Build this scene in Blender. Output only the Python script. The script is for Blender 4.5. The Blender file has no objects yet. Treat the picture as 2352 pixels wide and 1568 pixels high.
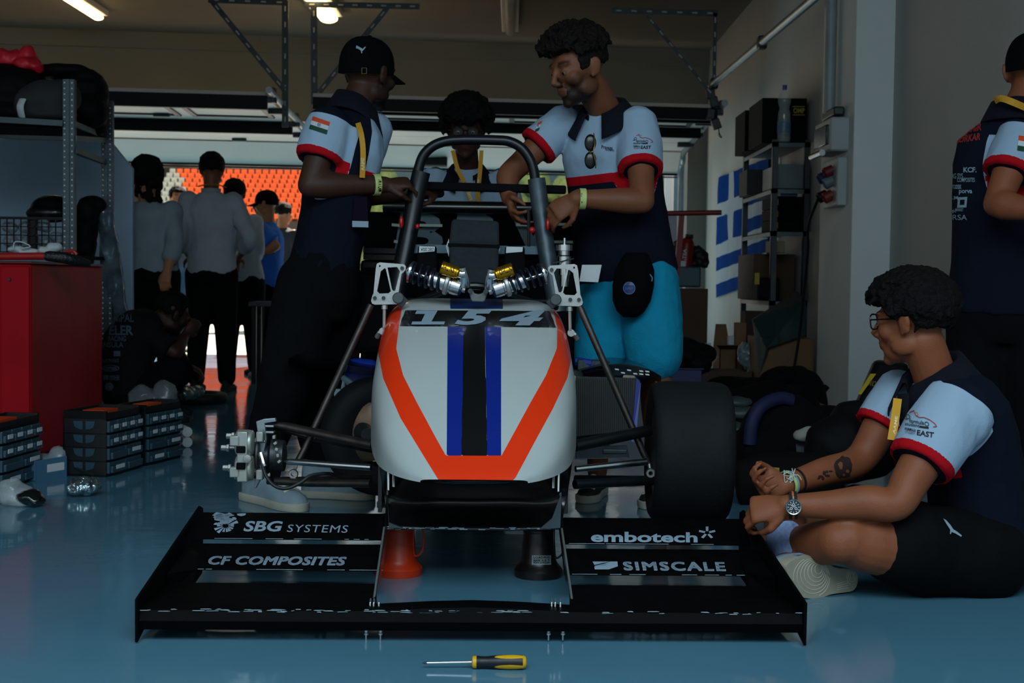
import bpy, bmesh, math, random
import numpy as np
from mathutils import Vector as V, Matrix as M, noise
from mathutils.bvhtree import BVHTree
random.seed(7)
scene = bpy.context.scene
COL = scene.collection
PI = math.pi

# ------------------------------------------------------------------ camera, world, lights, exposure
FPX, CAMZ = 3200.0, 0.82
CAM_R = (M.Rotation(math.radians(90 - 2.4), 3, 'X') @ M.Rotation(0.013, 3, 'Z'))
CAM_O = V((0, 0, CAMZ))
cam_data = bpy.data.cameras.new('camera')
cam = bpy.data.objects.new('camera', cam_data)
COL.objects.link(cam)
cam.matrix_world = M.Translation(CAM_O) @ CAM_R.to_4x4()
cam_data.sensor_width = 36.0
cam_data.lens = FPX * 36.0 / 2352.0
cam_data.clip_end = 400
cam_data.dof.use_dof = True
cam_data.dof.focus_distance = 3.9
cam_data.dof.aperture_fstop = 8.0
scene.camera = cam

scene.view_settings.view_transform = 'Standard'
scene.view_settings.look = 'None'
scene.view_settings.gamma = 1.0
scene.view_settings.exposure = 0.0

world = bpy.data.worlds.new('world')
scene.world = world
world.use_nodes = True
wn = world.node_tree.nodes
wn['Background'].inputs[0].default_value = (0.62, 0.74, 0.80, 1)
wn['Background'].inputs[1].default_value = 0.9


def add_area(name, loc, target, sx, sy, power, col, spread=180):
    d = bpy.data.lights.new(name, 'AREA')
    d.shape = 'RECTANGLE'
    d.size, d.size_y = sx, sy
    d.energy = power
    d.color = col
    d.spread = math.radians(spread)
    o = bpy.data.objects.new(name, d)
    COL.objects.link(o)
    o.location = loc
    o.rotation_euler = (V(target) - V(loc)).to_track_quat('-Z', 'Y').to_euler()
    return o


sun_d = bpy.data.lights.new('sun', 'SUN')
sun_d.energy = 22.0
sun_d.angle = math.radians(0.6)
sun_d.color = (1.0, 0.90, 0.78)
sun = bpy.data.objects.new('sun', sun_d)
COL.objects.link(sun)
sun.rotation_euler = V((-.2, -.60, -.78)).to_track_quat('-Z', 'Y').to_euler()
# daylight entering through the open front of the garage, behind the camera
add_area('front_opening_daylight', (0.9, 0.0, 3.5), (0.2, 3.9, 0.0), 5.6, 2.2, 270, (0.70, 0.90, 1.0))


# ------------------------------------------------------------------ picture geometry helpers
def ray(px, py):
    d = CAM_R @ V(((px - 1176) / FPX, -(py - 784) / FPX, -1))
    return d


def P(px, py, d):
    """the point that is seen at (px, py) and stands d metres in front of the camera"""
    r = ray(px, py)
    return CAM_O + r * (d / r.y)


def F(px, py, z=0.0):
    r = ray(px, py)
    return CAM_O + r * ((z - CAMZ) / r.z)


def proj(p):
    q = CAM_R.transposed() @ (V(p) - CAM_O)
    return (1176 + FPX * q.x / -q.z, 784 - FPX * q.y / -q.z)


# ------------------------------------------------------------------ materials
def lin(h):
    if isinstance(h, (tuple, list)):
        return tuple(h) + ((1,) if len(h) == 3 else ())
    h = h.lstrip('#')
    c = [int(h[i:i + 2], 16) / 255 for i in (0, 2, 4)]
    return tuple(x / 12.92 if x <= .04045 else ((x + .055) / 1.055) ** 2.4 for x in c) + (1,)


MATS = {}


def mat(name, col, rough=.5, metal=0., var=.12, scale=6., bump=0., bscale=60., coat=0., spec=.5, trans=0., alpha=1., sheen=0., stretch=None, emit=None, estr=0.):
    """a principled material whose colour varies a little with noise, with an optional fine bump"""
    if name in MATS:
        return MATS[name]
    m = bpy.data.materials.new(name)
    m.use_nodes = True
    nt = m.node_tree
    b = nt.nodes['Principled BSDF']
    c = lin(col)
    b.inputs['Roughness'].default_value = rough
    b.inputs['Metallic'].default_value = metal
    b.inputs['Coat Weight'].default_value = coat
    b.inputs['Coat Roughness'].default_value = .08
    b.inputs['Specular IOR Level'].default_value = spec
    b.inputs['Transmission Weight'].default_value = trans
    b.inputs['Alpha'].default_value = alpha
    b.inputs['Sheen Weight'].default_value = sheen
    tc = nt.nodes.new('ShaderNodeTexCoord')
    src = tc.outputs['Object']
    if stretch:
        mp = nt.nodes.new('ShaderNodeMapping')
        mp.inputs['Scale'].default_value = stretch
        nt.links.new(src, mp.inputs[0])
        src = mp.outputs[0]
    n = nt.nodes.new('ShaderNodeTexNoise')
    n.inputs['Scale'].default_value = scale
    n.inputs['Detail'].default_value = 4
    nt.links.new(src, n.inputs['Vector'])
    r = nt.nodes.new('ShaderNodeValToRGB')
    r.color_ramp.elements[0].position = .3
    r.color_ramp.elements[1].position = .7
    r.color_ramp.elements[0].color = tuple(x * (1 - var) for x in c[:3]) + (1,)
    r.color_ramp.elements[1].color = tuple(min(1, x * (1 + var)) for x in c[:3]) + (1,)
    nt.links.new(n.outputs[0], r.inputs[0])
    nt.links.new(r.outputs[0], b.inputs['Base Color'])
    if bump:
        n2 = nt.nodes.new('ShaderNodeTexNoise')
        n2.inputs['Scale'].default_value = bscale
        n2.inputs['Detail'].default_value = 3
        nt.links.new(src, n2.inputs['Vector'])
        bp = nt.nodes.new('ShaderNodeBump')
        bp.inputs['Strength'].default_value = bump
        bp.inputs['Distance'].default_value = .01
        nt.links.new(n2.outputs[0], bp.inputs['Height'])
        nt.links.new(bp.outputs[0], b.inputs['Normal'])
    if emit:
        b.inputs['Emission Color'].default_value = lin(emit)
        b.inputs['Emission Strength'].default_value = estr
    MATS[name] = m
    return m


def zoned(name, base, zones, rough=.8, bump=.25, bscale=220., coat=0., var=.06, scale=9., sheen=0., spec=.4, metal=0., soft=None):
    """cloth, skin or paint of several colours: each zone is (vertex attribute, colour) and shows where the attribute is above zero"""
    m = mat(name, base, rough, metal, var, scale, bump, bscale, coat, spec, sheen=sheen)
    nt = m.node_tree
    b = nt.nodes['Principled BSDF']
    cur = b.inputs['Base Color'].links[0].from_socket
    for att, c in zones:
        a = nt.nodes.new('ShaderNodeAttribute')
        a.attribute_name = att
        if soft and att in soft:
            g = nt.nodes.new('ShaderNodeMapRange')
            g.inputs[1].default_value = -soft[att]
            g.inputs[2].default_value = soft[att]
            nt.links.new(a.outputs['Fac'], g.inputs[0])
        else:
            g = nt.nodes.new('ShaderNodeMath')
            g.operation = 'GREATER_THAN'
            g.inputs[1].default_value = 0
            nt.links.new(a.outputs['Fac'], g.inputs[0])
        x = nt.nodes.new('ShaderNodeMix')
        x.data_type = 'RGBA'
        nt.links.new(g.outputs[0], x.inputs[0])
        nt.links.new(cur, x.inputs[6])
        x.inputs[7].default_value = lin(c)
        cur = x.outputs[2]
    nt.links.new(cur, b.inputs['Base Color'])
    return m


# ------------------------------------------------------------------ object helpers
def world_of(o):
    w = o.matrix_basis.copy()
    while o.parent:
        o = o.parent
        w = o.matrix_basis @ w
    return w


def tag(o, label=None, cat=None, group=None, kind=None):
    if label: o['label'] = label
    if cat: o['category'] = cat
    if group: o['group'] = group
    if kind: o['kind'] = kind
    return o


def thing(name, label, cat, loc=(0, 0, 0), group=None):
    o = bpy.data.objects.new(name, None)
    o.empty_display_size = .1
    COL.objects.link(o)
    o.location = loc
    return tag(o, label, cat, group)


def copy_tree(o, parent=None):
    c = o.copy()
    COL.objects.link(c)
    c.parent = parent
    for ch in [x for x in bpy.data.objects if x.parent == o]:
        copy_tree(ch, c)
    return c


def link_mesh(name, me, mats, parent=None, label=None, smooth=True, angle=35, bevel=0., bseg=2):
    o = bpy.data.objects.new(name, me)
    COL.objects.link(o)
    for m in (mats if isinstance(mats, (list, tuple)) else [mats]):
        me.materials.append(m)
    if parent:
        o.parent = parent
        me.transform(world_of(parent).inverted())
    if smooth and len(me.polygons):
        me.polygons.foreach_set('use_smooth', [True] * len(me.polygons))
        if angle < 180:
            me.set_sharp_from_angle(angle=math.radians(angle))
    if bevel:
        b = o.modifiers.new('bevel', 'BEVEL')
        b.width = bevel
        b.segments = bseg
        b.limit_method = 'ANGLE'
        b.angle_limit = math.radians(40)
    if label:
        o['label'] = label
    return o


def frame_of(z, up=None):
    z = V(z).normalized()
    up = V(up) if up is not None else (V((0, 0, 1)) if abs(z.z) < .95 else V((0, 1, 0)))
    x = up.cross(z)
    if x.length < 1e-6:
        x = V((1, 0, 0)).cross(z)
    x.normalize()
    y = z.cross(x)
    return x, y, z


class MB:
    def __init__(s):
        s.v, s.f, s.m = [], [], []
        s.cur = 0

    def add(s, vs, fs):
        o = len(s.v)
        s.v += [tuple(p) for p in vs]
        for f in fs:
            s.f.append(tuple(i + o for i in f))
            s.m.append(s.cur)
        return s

    def box(s, c, size, rot=None):
        h = V(size) / 2
        R = rot if rot is not None else M.Identity(3)
        vs = [V(c) + R @ V((x * h.x, y * h.y, z * h.z)) for x in (-1, 1) for y in (-1, 1) for z in (-1, 1)]
        return s.add(vs, [(0, 1, 3, 2), (4, 6, 7, 5), (0, 4, 5, 1), (2, 3, 7, 6), (0, 2, 6, 4), (1, 5, 7, 3)])

    def span(s, a, b):
        a, b = V(a), V(b)
        return s.box((a + b) / 2, (abs(b.x - a.x), abs(b.y - a.y), abs(b.z - a.z)))

    def hexa(s, q1, q2):
        """two quads, joined"""
        return s.add(list(q1) + list(q2), [(3, 2, 1, 0), (4, 5, 6, 7), (0, 1, 5, 4), (1, 2, 6, 5), (2, 3, 7, 6), (3, 0, 4, 7)])

    def slab(s, pts, off):
        """polygon given thickness by the vector off"""
        n = len(pts)
        off = V(off)
        vs = [V(p) for p in pts] + [V(p) + off for p in pts]
        return s.add(vs, [tuple(range(n - 1, -1, -1)), tuple(range(n, 2 * n))] + [(i, (i + 1) % n, n + (i + 1) % n, n + i) for i in range(n)])

    def bar(s, a, b, w, h, up=None):
        a, b = V(a), V(b)
        x, y, z = frame_of(b - a, up)
        q = [(-w / 2, -h / 2), (w / 2, -h / 2), (w / 2, h / 2), (-w / 2, h / 2)]
        return s.hexa([a + x * i + y * j for i, j in q], [b + x * i + y * j for i, j in q])

    def rings(s, rings, closed=True, cap=True, loop=False):
        n = len(rings[0])
        fs = []
        k = len(rings)
        for i in range(k if loop else k - 1):
            for j in range(n if closed else n - 1):
                a, b = i * n + j, i * n + (j + 1) % n
                c, d = ((i + 1) % k) * n + (j + 1) % n, ((i + 1) % k) * n + j
                fs.append((a, b, c, d))
        if cap and not loop and closed:
            fs.append(tuple(range(n - 1, -1, -1)))
            fs.append(tuple(range((k - 1) * n, k * n)))
        return s.add([p for r in rings for p in r], fs)

    def tube(s, pts, rad, seg=12, cap=True, loop=False, up=None, flat=1.):
        """tube along a path; rad a number or one per point, or (ra, rb) pairs; flat squashes the second axis"""
        pts = [V(p) for p in pts]
        n = len(pts)
        if not isinstance(rad, (list, tuple)) or (isinstance(rad, tuple) and len(rad) == 2 and n != 2):
            rad = [rad] * n
        rings = []
        px = None
        for i in range(n):
            if loop:
                t = pts[(i + 1) % n] - pts[i - 1]
            else:
                t = pts[min(i + 1, n - 1)] - pts[max(i - 1, 0)]
            if t.length < 1e-9:
                t = V((0, 0, 1))
            t.normalize()
            if px is None:
                x, y, _ = frame_of(t, up)
            else:
                x = px - t * px.dot(t)
                x.normalize()
                y = t.cross(x)
            px = x
            r = rad[i]
            ra, rb = r if isinstance(r, (list, tuple)) else (r, r * flat)
            rings.append([pts[i] + x * (ra * math.cos(2 * PI * k / seg)) + y * (rb * math.sin(2 * PI * k / seg)) for k in range(seg)])
        return s.rings(rings, cap=cap, loop=loop)

    def lathe(s, prof, c, axis=(0, 0, 1), seg=32, cap=True):
        """profile of (radius, height) pairs turned about an axis through c"""
        x, y, z = frame_of(axis)
        c = V(c)
        rings = [[c + z * h + (x * math.cos(2 * PI * k / seg) + y * math.sin(2 * PI * k / seg)) * max(r, 1e-5) for k in range(seg)] for r, h in prof]
        return s.rings(rings, cap=cap)

    def ball(s, c, r, seg=16, rot=None):
        r = V(r) if isinstance(r, (tuple, list, V)) else V((r, r, r))
        R = rot if rot is not None else M.Identity(3)
        rings = []
        k = max(6, seg // 2)
        for i in range(k + 1):
            a = PI * i / k
            a = min(max(a, .02), PI - .02)
            rings.append([V(c) + R @ V((r.x * math.sin(a) * math.cos(2 * PI * j / seg), r.y * math.sin(a) * math.sin(2 * PI * j / seg), -r.z * math.cos(a))) for j in range(seg)])
        return s.rings(rings)

    def grid(s, fn, nu, nv, closed=False):
        vs = [fn(i / nu, j / nv) for i in range(nu + 1) for j in range(nv + 1)]
        w = nv + 1
        fs = [(i * w + j, i * w + j + 1, (i + 1) * w + j + 1, (i + 1) * w + j) for i in range(nu) for j in range(nv)]
        return s.add(vs, fs)

    def mesh(s, name='mesh'):
        me = bpy.data.meshes.new(name)
        me.from_pydata(s.v, [], s.f)
        me.update()
        bm = bmesh.new()
        bm.from_mesh(me)
        bmesh.ops.recalc_face_normals(bm, faces=bm.faces)
        bm.to_mesh(me)
        bm.free()
        if any(s.m):
            me.polygons.foreach_set('material_index', s.m)
        return me

    def build(s, name, mats, parent=None, label=None, bevel=0., smooth=True, angle=35, bseg=2, solid=0.):
        o = link_mesh(name, s.mesh(name), mats, parent, label, smooth, angle, bevel, bseg)
        if solid:
            md = o.modifiers.new('solid', 'SOLIDIFY')
            md.thickness = solid
            md.offset = 0
        return o


def build_each(mb, name, mats, parent, **k):
    """build every separate shape of mb as a part of its own"""
    n = len(mb.v)
    root = list(range(n))

    def find(i):
        while root[i] != i:
            root[i] = root[root[i]]
            i = root[i]
        return i
    for f in mb.f:
        for i in f[1:]:
            root[find(i)] = find(f[0])
    groups = {}
    for f, m in zip(mb.f, mb.m):
        groups.setdefault(find(f[0]), []).append((f, m))
    out = []
    for g in groups.values():
        q = MB()
        idx = {}
        for f, m in g:
            for i in f:
                if i not in idx:
                    idx[i] = len(q.v)
                    q.v.append(mb.v[i])
            q.f.append(tuple(idx[i] for i in f))
            q.m.append(m)
        out.append(q.build(name, mats, parent, **k))
    return out


def bake(o):
    """the object's mesh with its modifiers applied"""
    bpy.context.view_layer.update()
    dg = bpy.context.evaluated_depsgraph_get()
    me = bpy.data.meshes.new_from_object(o.evaluated_get(dg), preserve_all_data_layers=True, depsgraph=dg)
    old = o.data
    bpy.data.objects.remove(o)
    if old and old.users == 0:
        (bpy.data.meshes if isinstance(old, bpy.types.Mesh) else bpy.data.curves).remove(old)
    return me


def fuse(mb, voxel, smooth=6, fac=.5):
    """many overlapping closed shapes grown together into one continuous surface"""
    o = bpy.data.objects.new('fuse', mb.mesh('fuse'))
    COL.objects.link(o)
    r = o.modifiers.new('r', 'REMESH')
    r.mode = 'VOXEL'
    r.voxel_size = voxel
    if smooth:
        q = o.modifiers.new('s', 'SMOOTH')
        q.factor = fac
        q.iterations = smooth
    return bake(o)


def verts_of(me):
    a = np.empty(len(me.vertices) * 3)
    me.vertices.foreach_get('co', a)
    return a.reshape(-1, 3)


def normals_of(me):
    a = np.empty(len(me.vertices) * 3)
    me.vertices.foreach_get('normal', a)
    return a.reshape(-1, 3)


def set_verts(me, co):
    me.vertices.foreach_set('co', np.ascontiguousarray(co).ravel())
    me.update()


def set_attr(me, name, vals):
    a = me.attributes.get(name) or me.attributes.new(name, 'FLOAT', 'POINT')
    a.data.foreach_set('value', np.ascontiguousarray(vals, dtype=np.float32))


def wrinkle(me, amp, scale, stretch=(1, 1, 1), seed=0., ridged=True):
    co, no = verts_of(me), normals_of(me)
    out = np.empty(len(co))
    s = V(stretch) * scale
    for i, c in enumerate(co):
        q = V((c[0] * s.x + seed, c[1] * s.y + seed * .7, c[2] * s.z))
        n = noise.noise(q)
        out[i] = (1 - abs(n) * 2.2) * .6 if ridged else n
    set_verts(me, co + no * (out * amp)[:, None])


def bvh_of(objs):
    vs, fs = [], []
    for o in objs:
        w = world_of(o)
        k = len(vs)
        vs += [w @ v.co for v in o.data.vertices]
        fs += [tuple(i + k for i in p.vertices) for p in o.data.polygons]
    return BVHTree.FromPolygons(vs, fs)


# ------------------------------------------------------------------ flat shapes: text, plates, decals
def curve_mesh(cu):
    o = bpy.data.objects.new('tmp', cu)
    COL.objects.link(o)
    me = bake(o)
    vs = [v.co.copy() for v in me.vertices]
    fs = [tuple(p.vertices) for p in me.polygons]
    bpy.data.meshes.remove(me)
    return vs, fs


def text_shape(body, bold=0., shear=0., spacing=1., align='LEFT', lines=1.):
    cu = bpy.data.curves.new('txt', 'FONT')
    cu.body = body
    cu.size = 1
    cu.offset = bold
    cu.shear = shear
    cu.space_character = spacing
    cu.space_line = lines
    cu.align_x = align
    cu.resolution_u = 3
    cu.fill_mode = 'FRONT'
    return norm2d(*curve_mesh(cu))


def norm2d(vs, fs, box=None):
    if box:
        x0, y0, x1, y1 = box
    else:
        x0, x1 = min(v.x for v in vs), max(v.x for v in vs)
        y0, y1 = min(v.y for v in vs), max(v.y for v in vs)
    return [((v.x - x0) / (x1 - x0), (v.y - y0) / (y1 - y0)) for v in vs], fs


def plate_shape(outer, holes=(), box=None):
    """polygon with holes, in picture-like coordinates (y down), normalised to its box"""
    cu = bpy.data.curves.new('pl', 'CURVE')
    cu.dimensions = '2D'
    cu.fill_mode = 'FRONT'
    for poly in [outer] + list(holes):
        sp = cu.splines.new('POLY')
        sp.points.add(len(poly) - 1)
        for p, q in zip(sp.points, poly):
            p.co = (q[0], -q[1], 0, 1)
        sp.use_cyclic_u = True
    vs, fs = curve_mesh(cu)
    if box:
        box = (box[0], -box[3], box[2], -box[1])
    return norm2d(vs, fs, box)


def circ(cx, cy, rx, n=14, ry=None):
    ry = ry or rx
    return [(cx + rx * math.cos(2 * PI * i / n), cy + ry * math.sin(2 * PI * i / n)) for i in range(n)]


def refine(shape, cuts):
    if not cuts:
        return shape
    vs, fs = shape
    bm = bmesh.new()
    bv = [bm.verts.new((x, y, 0)) for x, y in vs]
    for f in fs:
        try:
            bm.faces.new([bv[i] for i in f])
        except ValueError:
            pass
    bmesh.ops.triangulate(bm, faces=bm.faces)
    for _ in range(cuts):
        es = [e for e in bm.edges if e.calc_length() > .06]
        if es:
            bmesh.ops.subdivide_edges(bm, edges=es, cuts=1)
            bmesh.ops.triangulate(bm, faces=bm.faces)
    bm.verts.index_update()
    out = [(v.co.x, v.co.y) for v in bm.verts], [tuple(v.index for v in f.verts) for f in bm.faces]
    bm.free()
    return out


RECT = ([(0, 0), (1, 0), (1, 1), (0, 1)], [(0, 1, 2, 3)])


def bil(c, u, v):
    tl, tr, br, bl = c
    return [(tl[i] * (1 - u) + tr[i] * u) * v + (bl[i] * (1 - u) + br[i] * u) * (1 - v) for i in range(len(tl))]


def decal(name, shapes, bvh, mats, parent, off=.0015, cuts=2, label=None):
    """printed shapes laid on a curved surface: shapes is a list of (shape, corners in the photograph, material index)"""
    mb = MB()
    for shape, c, mi in shapes:
        vs, fs = refine(shape, cuts)
        pts = []
        for u, v in vs:
            px, py = bil(c, u, v)
            r = ray(px, py).normalized()
            h, n, i, d = bvh.ray_cast(CAM_O, r)
            if h is None:
                h, n, i, d = bvh.find_nearest(CAM_O + r * (pts[-1] - CAM_O).length if pts else P(px, py, 5))
            if n.dot(r) > 0:
                n = -n
            pts.append(h + n * off)
        mb.cur = mi
        mb.add(pts, fs)
    o = mb.build(name, mats, parent, label, smooth=False)
    return o


def flat_print(mb, shape, corners, off, mi=0, cuts=0):
    """printed shape on a plane given by four corners (tl, tr, br, bl)"""
    vs, fs = refine(shape, cuts)
    mb.cur = mi
    mb.add([V(bil(corners, u, v)) + V(off) for u, v in vs], fs)


def plate(mb, shape, corners, thick):
    """flat shape with thickness; corners tl, tr, br, bl in the place"""
    vs, fs = shape
    n = len(vs)
    a = [V(bil(corners, u, v)) for u, v in vs]
    nrm = (V(corners[1]) - V(corners[0])).cross(V(corners[3]) - V(corners[0])).normalized()
    b = [p + nrm * thick for p in a]
    cnt = {}
    for f in fs:
        for i in range(len(f)):
            e = (f[i], f[(i + 1) % len(f)])
            cnt[e] = 1
    rim = [e for e in cnt if (e[1], e[0]) not in cnt]
    mb.add(a + b, [tuple(reversed(f)) for f in fs] + [tuple(i + n for i in f) for f in fs] + [(i, j, j + n, i + n) for i, j in rim])


def box_px(x0, y0, x1, y1):
    return [(x0, y0), (x1, y0), (x1, y1), (x0, y1)]


def spline(pts, n=8, loop=False):
    """smooth path through points"""
    pts = [V(p) for p in pts]
    out = []
    k = len(pts)
    for i in range(k if loop else k - 1):
        if loop:
            a, b, c, d = pts[i - 1], pts[i], pts[(i + 1) % k], pts[(i + 2) % k]
        else:
            a, b, c, d = pts[max(i - 1, 0)], pts[i], pts[i + 1], pts[min(i + 2, k - 1)]
        for j in range(n):
            t = j / n
            out.append(.5 * ((2 * b) + (c - a) * t + (2 * a - 5 * b + 4 * c - d) * t * t + (3 * b - a - 3 * c + d) * t ** 3))
    if not loop:
        out.append(pts[-1])
    return out
# ------------------------------------------------------------------ the setting
ZC = 3.3          # ceiling height
WX = 2.05         # right wall
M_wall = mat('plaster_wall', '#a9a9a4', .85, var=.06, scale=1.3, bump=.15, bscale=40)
M_ceil = mat('painted_ceiling', '#6a675e', .9, var=.06, scale=.9, bump=.1, bscale=25)
M_steel = mat('galvanised_steel', '#8f989b', .38, .9, var=.15, scale=14)
M_dsteel = mat('dark_steel', '#3a4043', .45, .7, var=.15, scale=14)
M_chrome = mat('bright_aluminium', '#c9cdcf', .25, .95, var=.08, scale=20)
M_black = mat('black_plastic', '#0b0d0f', .45, var=.2, spec=.25)
M_dblack = mat('matt_black', '#07080a', .85, var=.2, spec=.12)
M_door = mat('white_door_panel', '#c2b7ad', .55, var=.04, scale=3)
M_white = mat('white_paint', '#c9ccca', .5, var=.04)
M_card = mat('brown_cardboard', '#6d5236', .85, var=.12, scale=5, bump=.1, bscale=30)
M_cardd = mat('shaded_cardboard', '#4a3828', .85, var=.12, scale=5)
M_paper = mat('white_paper', '#c3cbd0', .7, var=.05)
M_film = mat('clear_plastic_film', '#cfdadd', .12, var=.1, alpha=.34, bump=.9, bscale=18, coat=.6)
M_red = mat('red_enamel', '#a30f1c', .5, var=.12, scale=3, bump=.08, bscale=9, spec=.08)
M_orange = mat('orange_plastic', '#c8400c', .5, var=.1)


def floor_material():
    m = mat('polished_resin_floor', '#4d7c92', .1, var=.10, scale=.9, spec=.6)
    nt = m.node_tree
    b = nt.nodes['Principled BSDF']
    tc = nt.nodes.new('ShaderNodeTexCoord')
    mp = nt.nodes.new('ShaderNodeMapping')
    mp.inputs['Scale'].default_value = (1.2, 1.2, 1)
    n = nt.nodes.new('ShaderNodeTexNoise')
    n.inputs['Scale'].default_value = 5.5
    n.inputs['Detail'].default_value = 2.5
    bp = nt.nodes.new('ShaderNodeBump')
    bp.inputs['Strength'].default_value = .10
    bp.inputs['Distance'].default_value = .012
    nt.links.new(tc.outputs['Object'], mp.inputs[0])
    nt.links.new(mp.outputs[0], n.inputs['Vector'])
    nt.links.new(n.outputs[0], bp.inputs['Height'])
    nt.links.new(bp.outputs[0], b.inputs['Normal'])
    n2 = nt.nodes.new('ShaderNodeTexNoise')
    n2.inputs['Scale'].default_value = 2.2
    n2.inputs['Detail'].default_value = 6
    r = nt.nodes.new('ShaderNodeMapRange')
    r.inputs[1].default_value, r.inputs[2].default_value = .35, .75
    r.inputs[3].default_value, r.inputs[4].default_value = .06, .15
    nt.links.new(tc.outputs['Object'], n2.inputs['Vector'])
    nt.links.new(n2.outputs[0], r.inputs[0])
    nt.links.new(r.outputs[0], b.inputs['Roughness'])
    return m


M_floor = floor_material()
SK = .115


def D(x, y, z):
    """point of the back wall and its doors, which stand slightly askew"""
    return V((x, y + (x - 1.79) * SK, z))


def struct(mb, name, m, parent=None, **k):
    o = mb.build(name, m, parent, smooth=False, **k)
    if not parent:
        o['kind'] = 'structure'
    return o


def dspan(mb, a, b):
    x0, y0, z0 = a
    x1, y1, z1 = b
    return mb.hexa([D(x0, y0, z0), D(x1, y0, z0), D(x1, y1, z0), D(x0, y1, z0)], [D(x0, y0, z1), D(x1, y0, z1), D(x1, y1, z1), D(x0, y1, z1)])


YB = 14.85
struct(MB().span((-6.2, -2, -.1), (3.2, 15.2, 0)), 'floor', M_floor)
struct(MB().span((-6.2, 1.2, ZC), (3.2, 15.3, ZC + .2)), 'ceiling', M_ceil)
struct(MB().span((-6.2, -2, 0), (-6.0, 15.0, ZC)), 'wall_left', M_wall)
struct(MB().span((WX, -2, 0), (WX + .3, 15.2, ZC)), 'wall_right', M_wall)
wb = MB()
dspan(wb, (-6.0, YB, 2.45), (2.1, YB + .25, ZC))
dspan(wb, (-1.98, YB, 0), (-1.72, YB + .25, 2.45))
dspan(wb, (1.84, YB, 0), (2.1, YB + .25, 2.45))
dspan(wb, (-6.0, YB, 0), (-5.5, YB + .25, 2.45))
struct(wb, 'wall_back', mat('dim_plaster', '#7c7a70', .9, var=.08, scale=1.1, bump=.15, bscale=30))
struct(MB().span((1.84, 7.6, 0), (2.06, 8.4, ZC)), 'wall_column', mat('column_plaster', '#c3c8c7', .85, var=.05, scale=2, bump=.15, bscale=40), bevel=.008)
# shallow beam along the back wall under the ceiling
bm_ = MB()
dspan(bm_, (-6.0, YB - .06, ZC - .16), (2.06, YB + .02, ZC + .01))
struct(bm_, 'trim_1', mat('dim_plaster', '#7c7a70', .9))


def rail_z(y):
    return 2.2 + (14.5 - y) / 2.6 * .115


def sectional_door(name, x0, x1, bars, windows, right_track):
    ys = [11.9, 12.55, 13.25, 13.9, 14.45]
    r = MB()
    for a, b in zip(ys[:-1], ys[1:]):
        r.hexa([D(x0, a + .008, rail_z(a)), D(x1, a + .008, rail_z(a)), D(x1, b - .008, rail_z(b)), D(x0, b - .008, rail_z(b))],
               [D(x0, a + .008, rail_z(a) + .04), D(x1, a + .008, rail_z(a) + .04), D(x1, b - .008, rail_z(b) + .04), D(x0, b - .008, rail_z(b) + .04)])
    r.hexa([D(x0, 14.46, 2.19), D(x1, 14.46, 2.19), D(x1, 14.78, 1.985), D(x0, 14.78, 1.985)],
           [D(x0, 14.48, 2.23), D(x1, 14.48, 2.23), D(x1, 14.81, 2.02), D(x0, 14.81, 2.02)])
    root = struct(r, name, M_door)
    for y, h in bars:
        b = MB()
        dspan(b, (x0, y, rail_z(y) - h), (x1, y + .05, rail_z(y) + .01))
        b.build('stiffener_bar', mat('dark_stiffener', '#121517', .6, .2, spec=.2), root, smooth=False)
    for wx0, wx1, wy0, wy1 in windows:
        fr = MB()
        t = .045
        for a, b in (((wx0, wy0), (wx1, wy0 + t)), ((wx0, wy1 - t), (wx1, wy1)), ((wx0, wy0), (wx0 + t, wy1)), ((wx1 - t, wy0), (wx1, wy1))):
            q = [(a[0], a[1]), (b[0], a[1]), (b[0], b[1]), (a[0], b[1])]
            fr.hexa([D(x, y, rail_z(y) - .014) for x, y in q], [D(x, y, rail_z(y) + .002) for x, y in q])
        fr.build('window_frame', M_dsteel, root, smooth=False)
    sl = MB()
    for z, w in ((1.975, .02), (2.02, .008), (1.95, .012)):
        dspan(sl, (x0, 14.76, z), (x1, 14.80, z + w))
    sl.build('bottom_seal', M_black, root, smooth=False)
    hd = MB()
    for x, y in ((x0 + 2.1, 12.05), (x0 + 2.35, 12.9), (x0 + 2.6, 13.6), (x0 + 2.75, 14.3)):
        a = D(x, y, rail_z(y) - .015)
        hd.box(a, (.14, .05, .03))
    build_each(hd, 'hinge_plate', M_dsteel, root, bevel=.006)
    tr = MB()
    xs = x1 + .03 if right_track else x1 + .05
    path = [D(xs, 11.7, rail_z(11.7) + .02), D(xs, 14.2, rail_z(14.2)), D(xs, 14.55, 2.1), D(xs, 14.7, 1.85), D(xs, 14.72, 0)]
    tr.tube(spline(path, 6), .028, 10)
    tr.build('track', M_steel, root)
    br = MB()
    for y in (11.95, 12.5, 13.2, 13.85):
        c = D(xs - .06, y, rail_z(y) - .02)
        br.box(c, (.16, .07, .05)).box(c + V((.06, 0, .04)), (.03, .1, .12))
    br.build('roller_bracket', M_dsteel, root, bevel=.005)
    return root


d1 = sectional_door('door_1', -5.46, -2.03, [(11.9, .105), (13.2, .11)], [(-2.85, -2.14, 12.22, 12.95), (-3.65, -2.95, 12.22, 12.95), (-4.45, -3.75, 12.22, 12.95)], False)
d2 = sectional_door('door_2', -1.66, 1.72, [(11.9, .092), (12.15, .08), (12.95, .088)],
                    [(-1.45, -.35, 12.4, 12.85), (-.05, .95, 12.4, 12.85), (1.05, 1.6, 12.4, 12.85)], True)
hp = MB().box(D(-.82, 14.62, 2.06), (.27, .05, .13), M.Rotation(-.5, 3, 'X'))
hp.build('door_handle', M_black, d2, bevel=.01)

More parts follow.
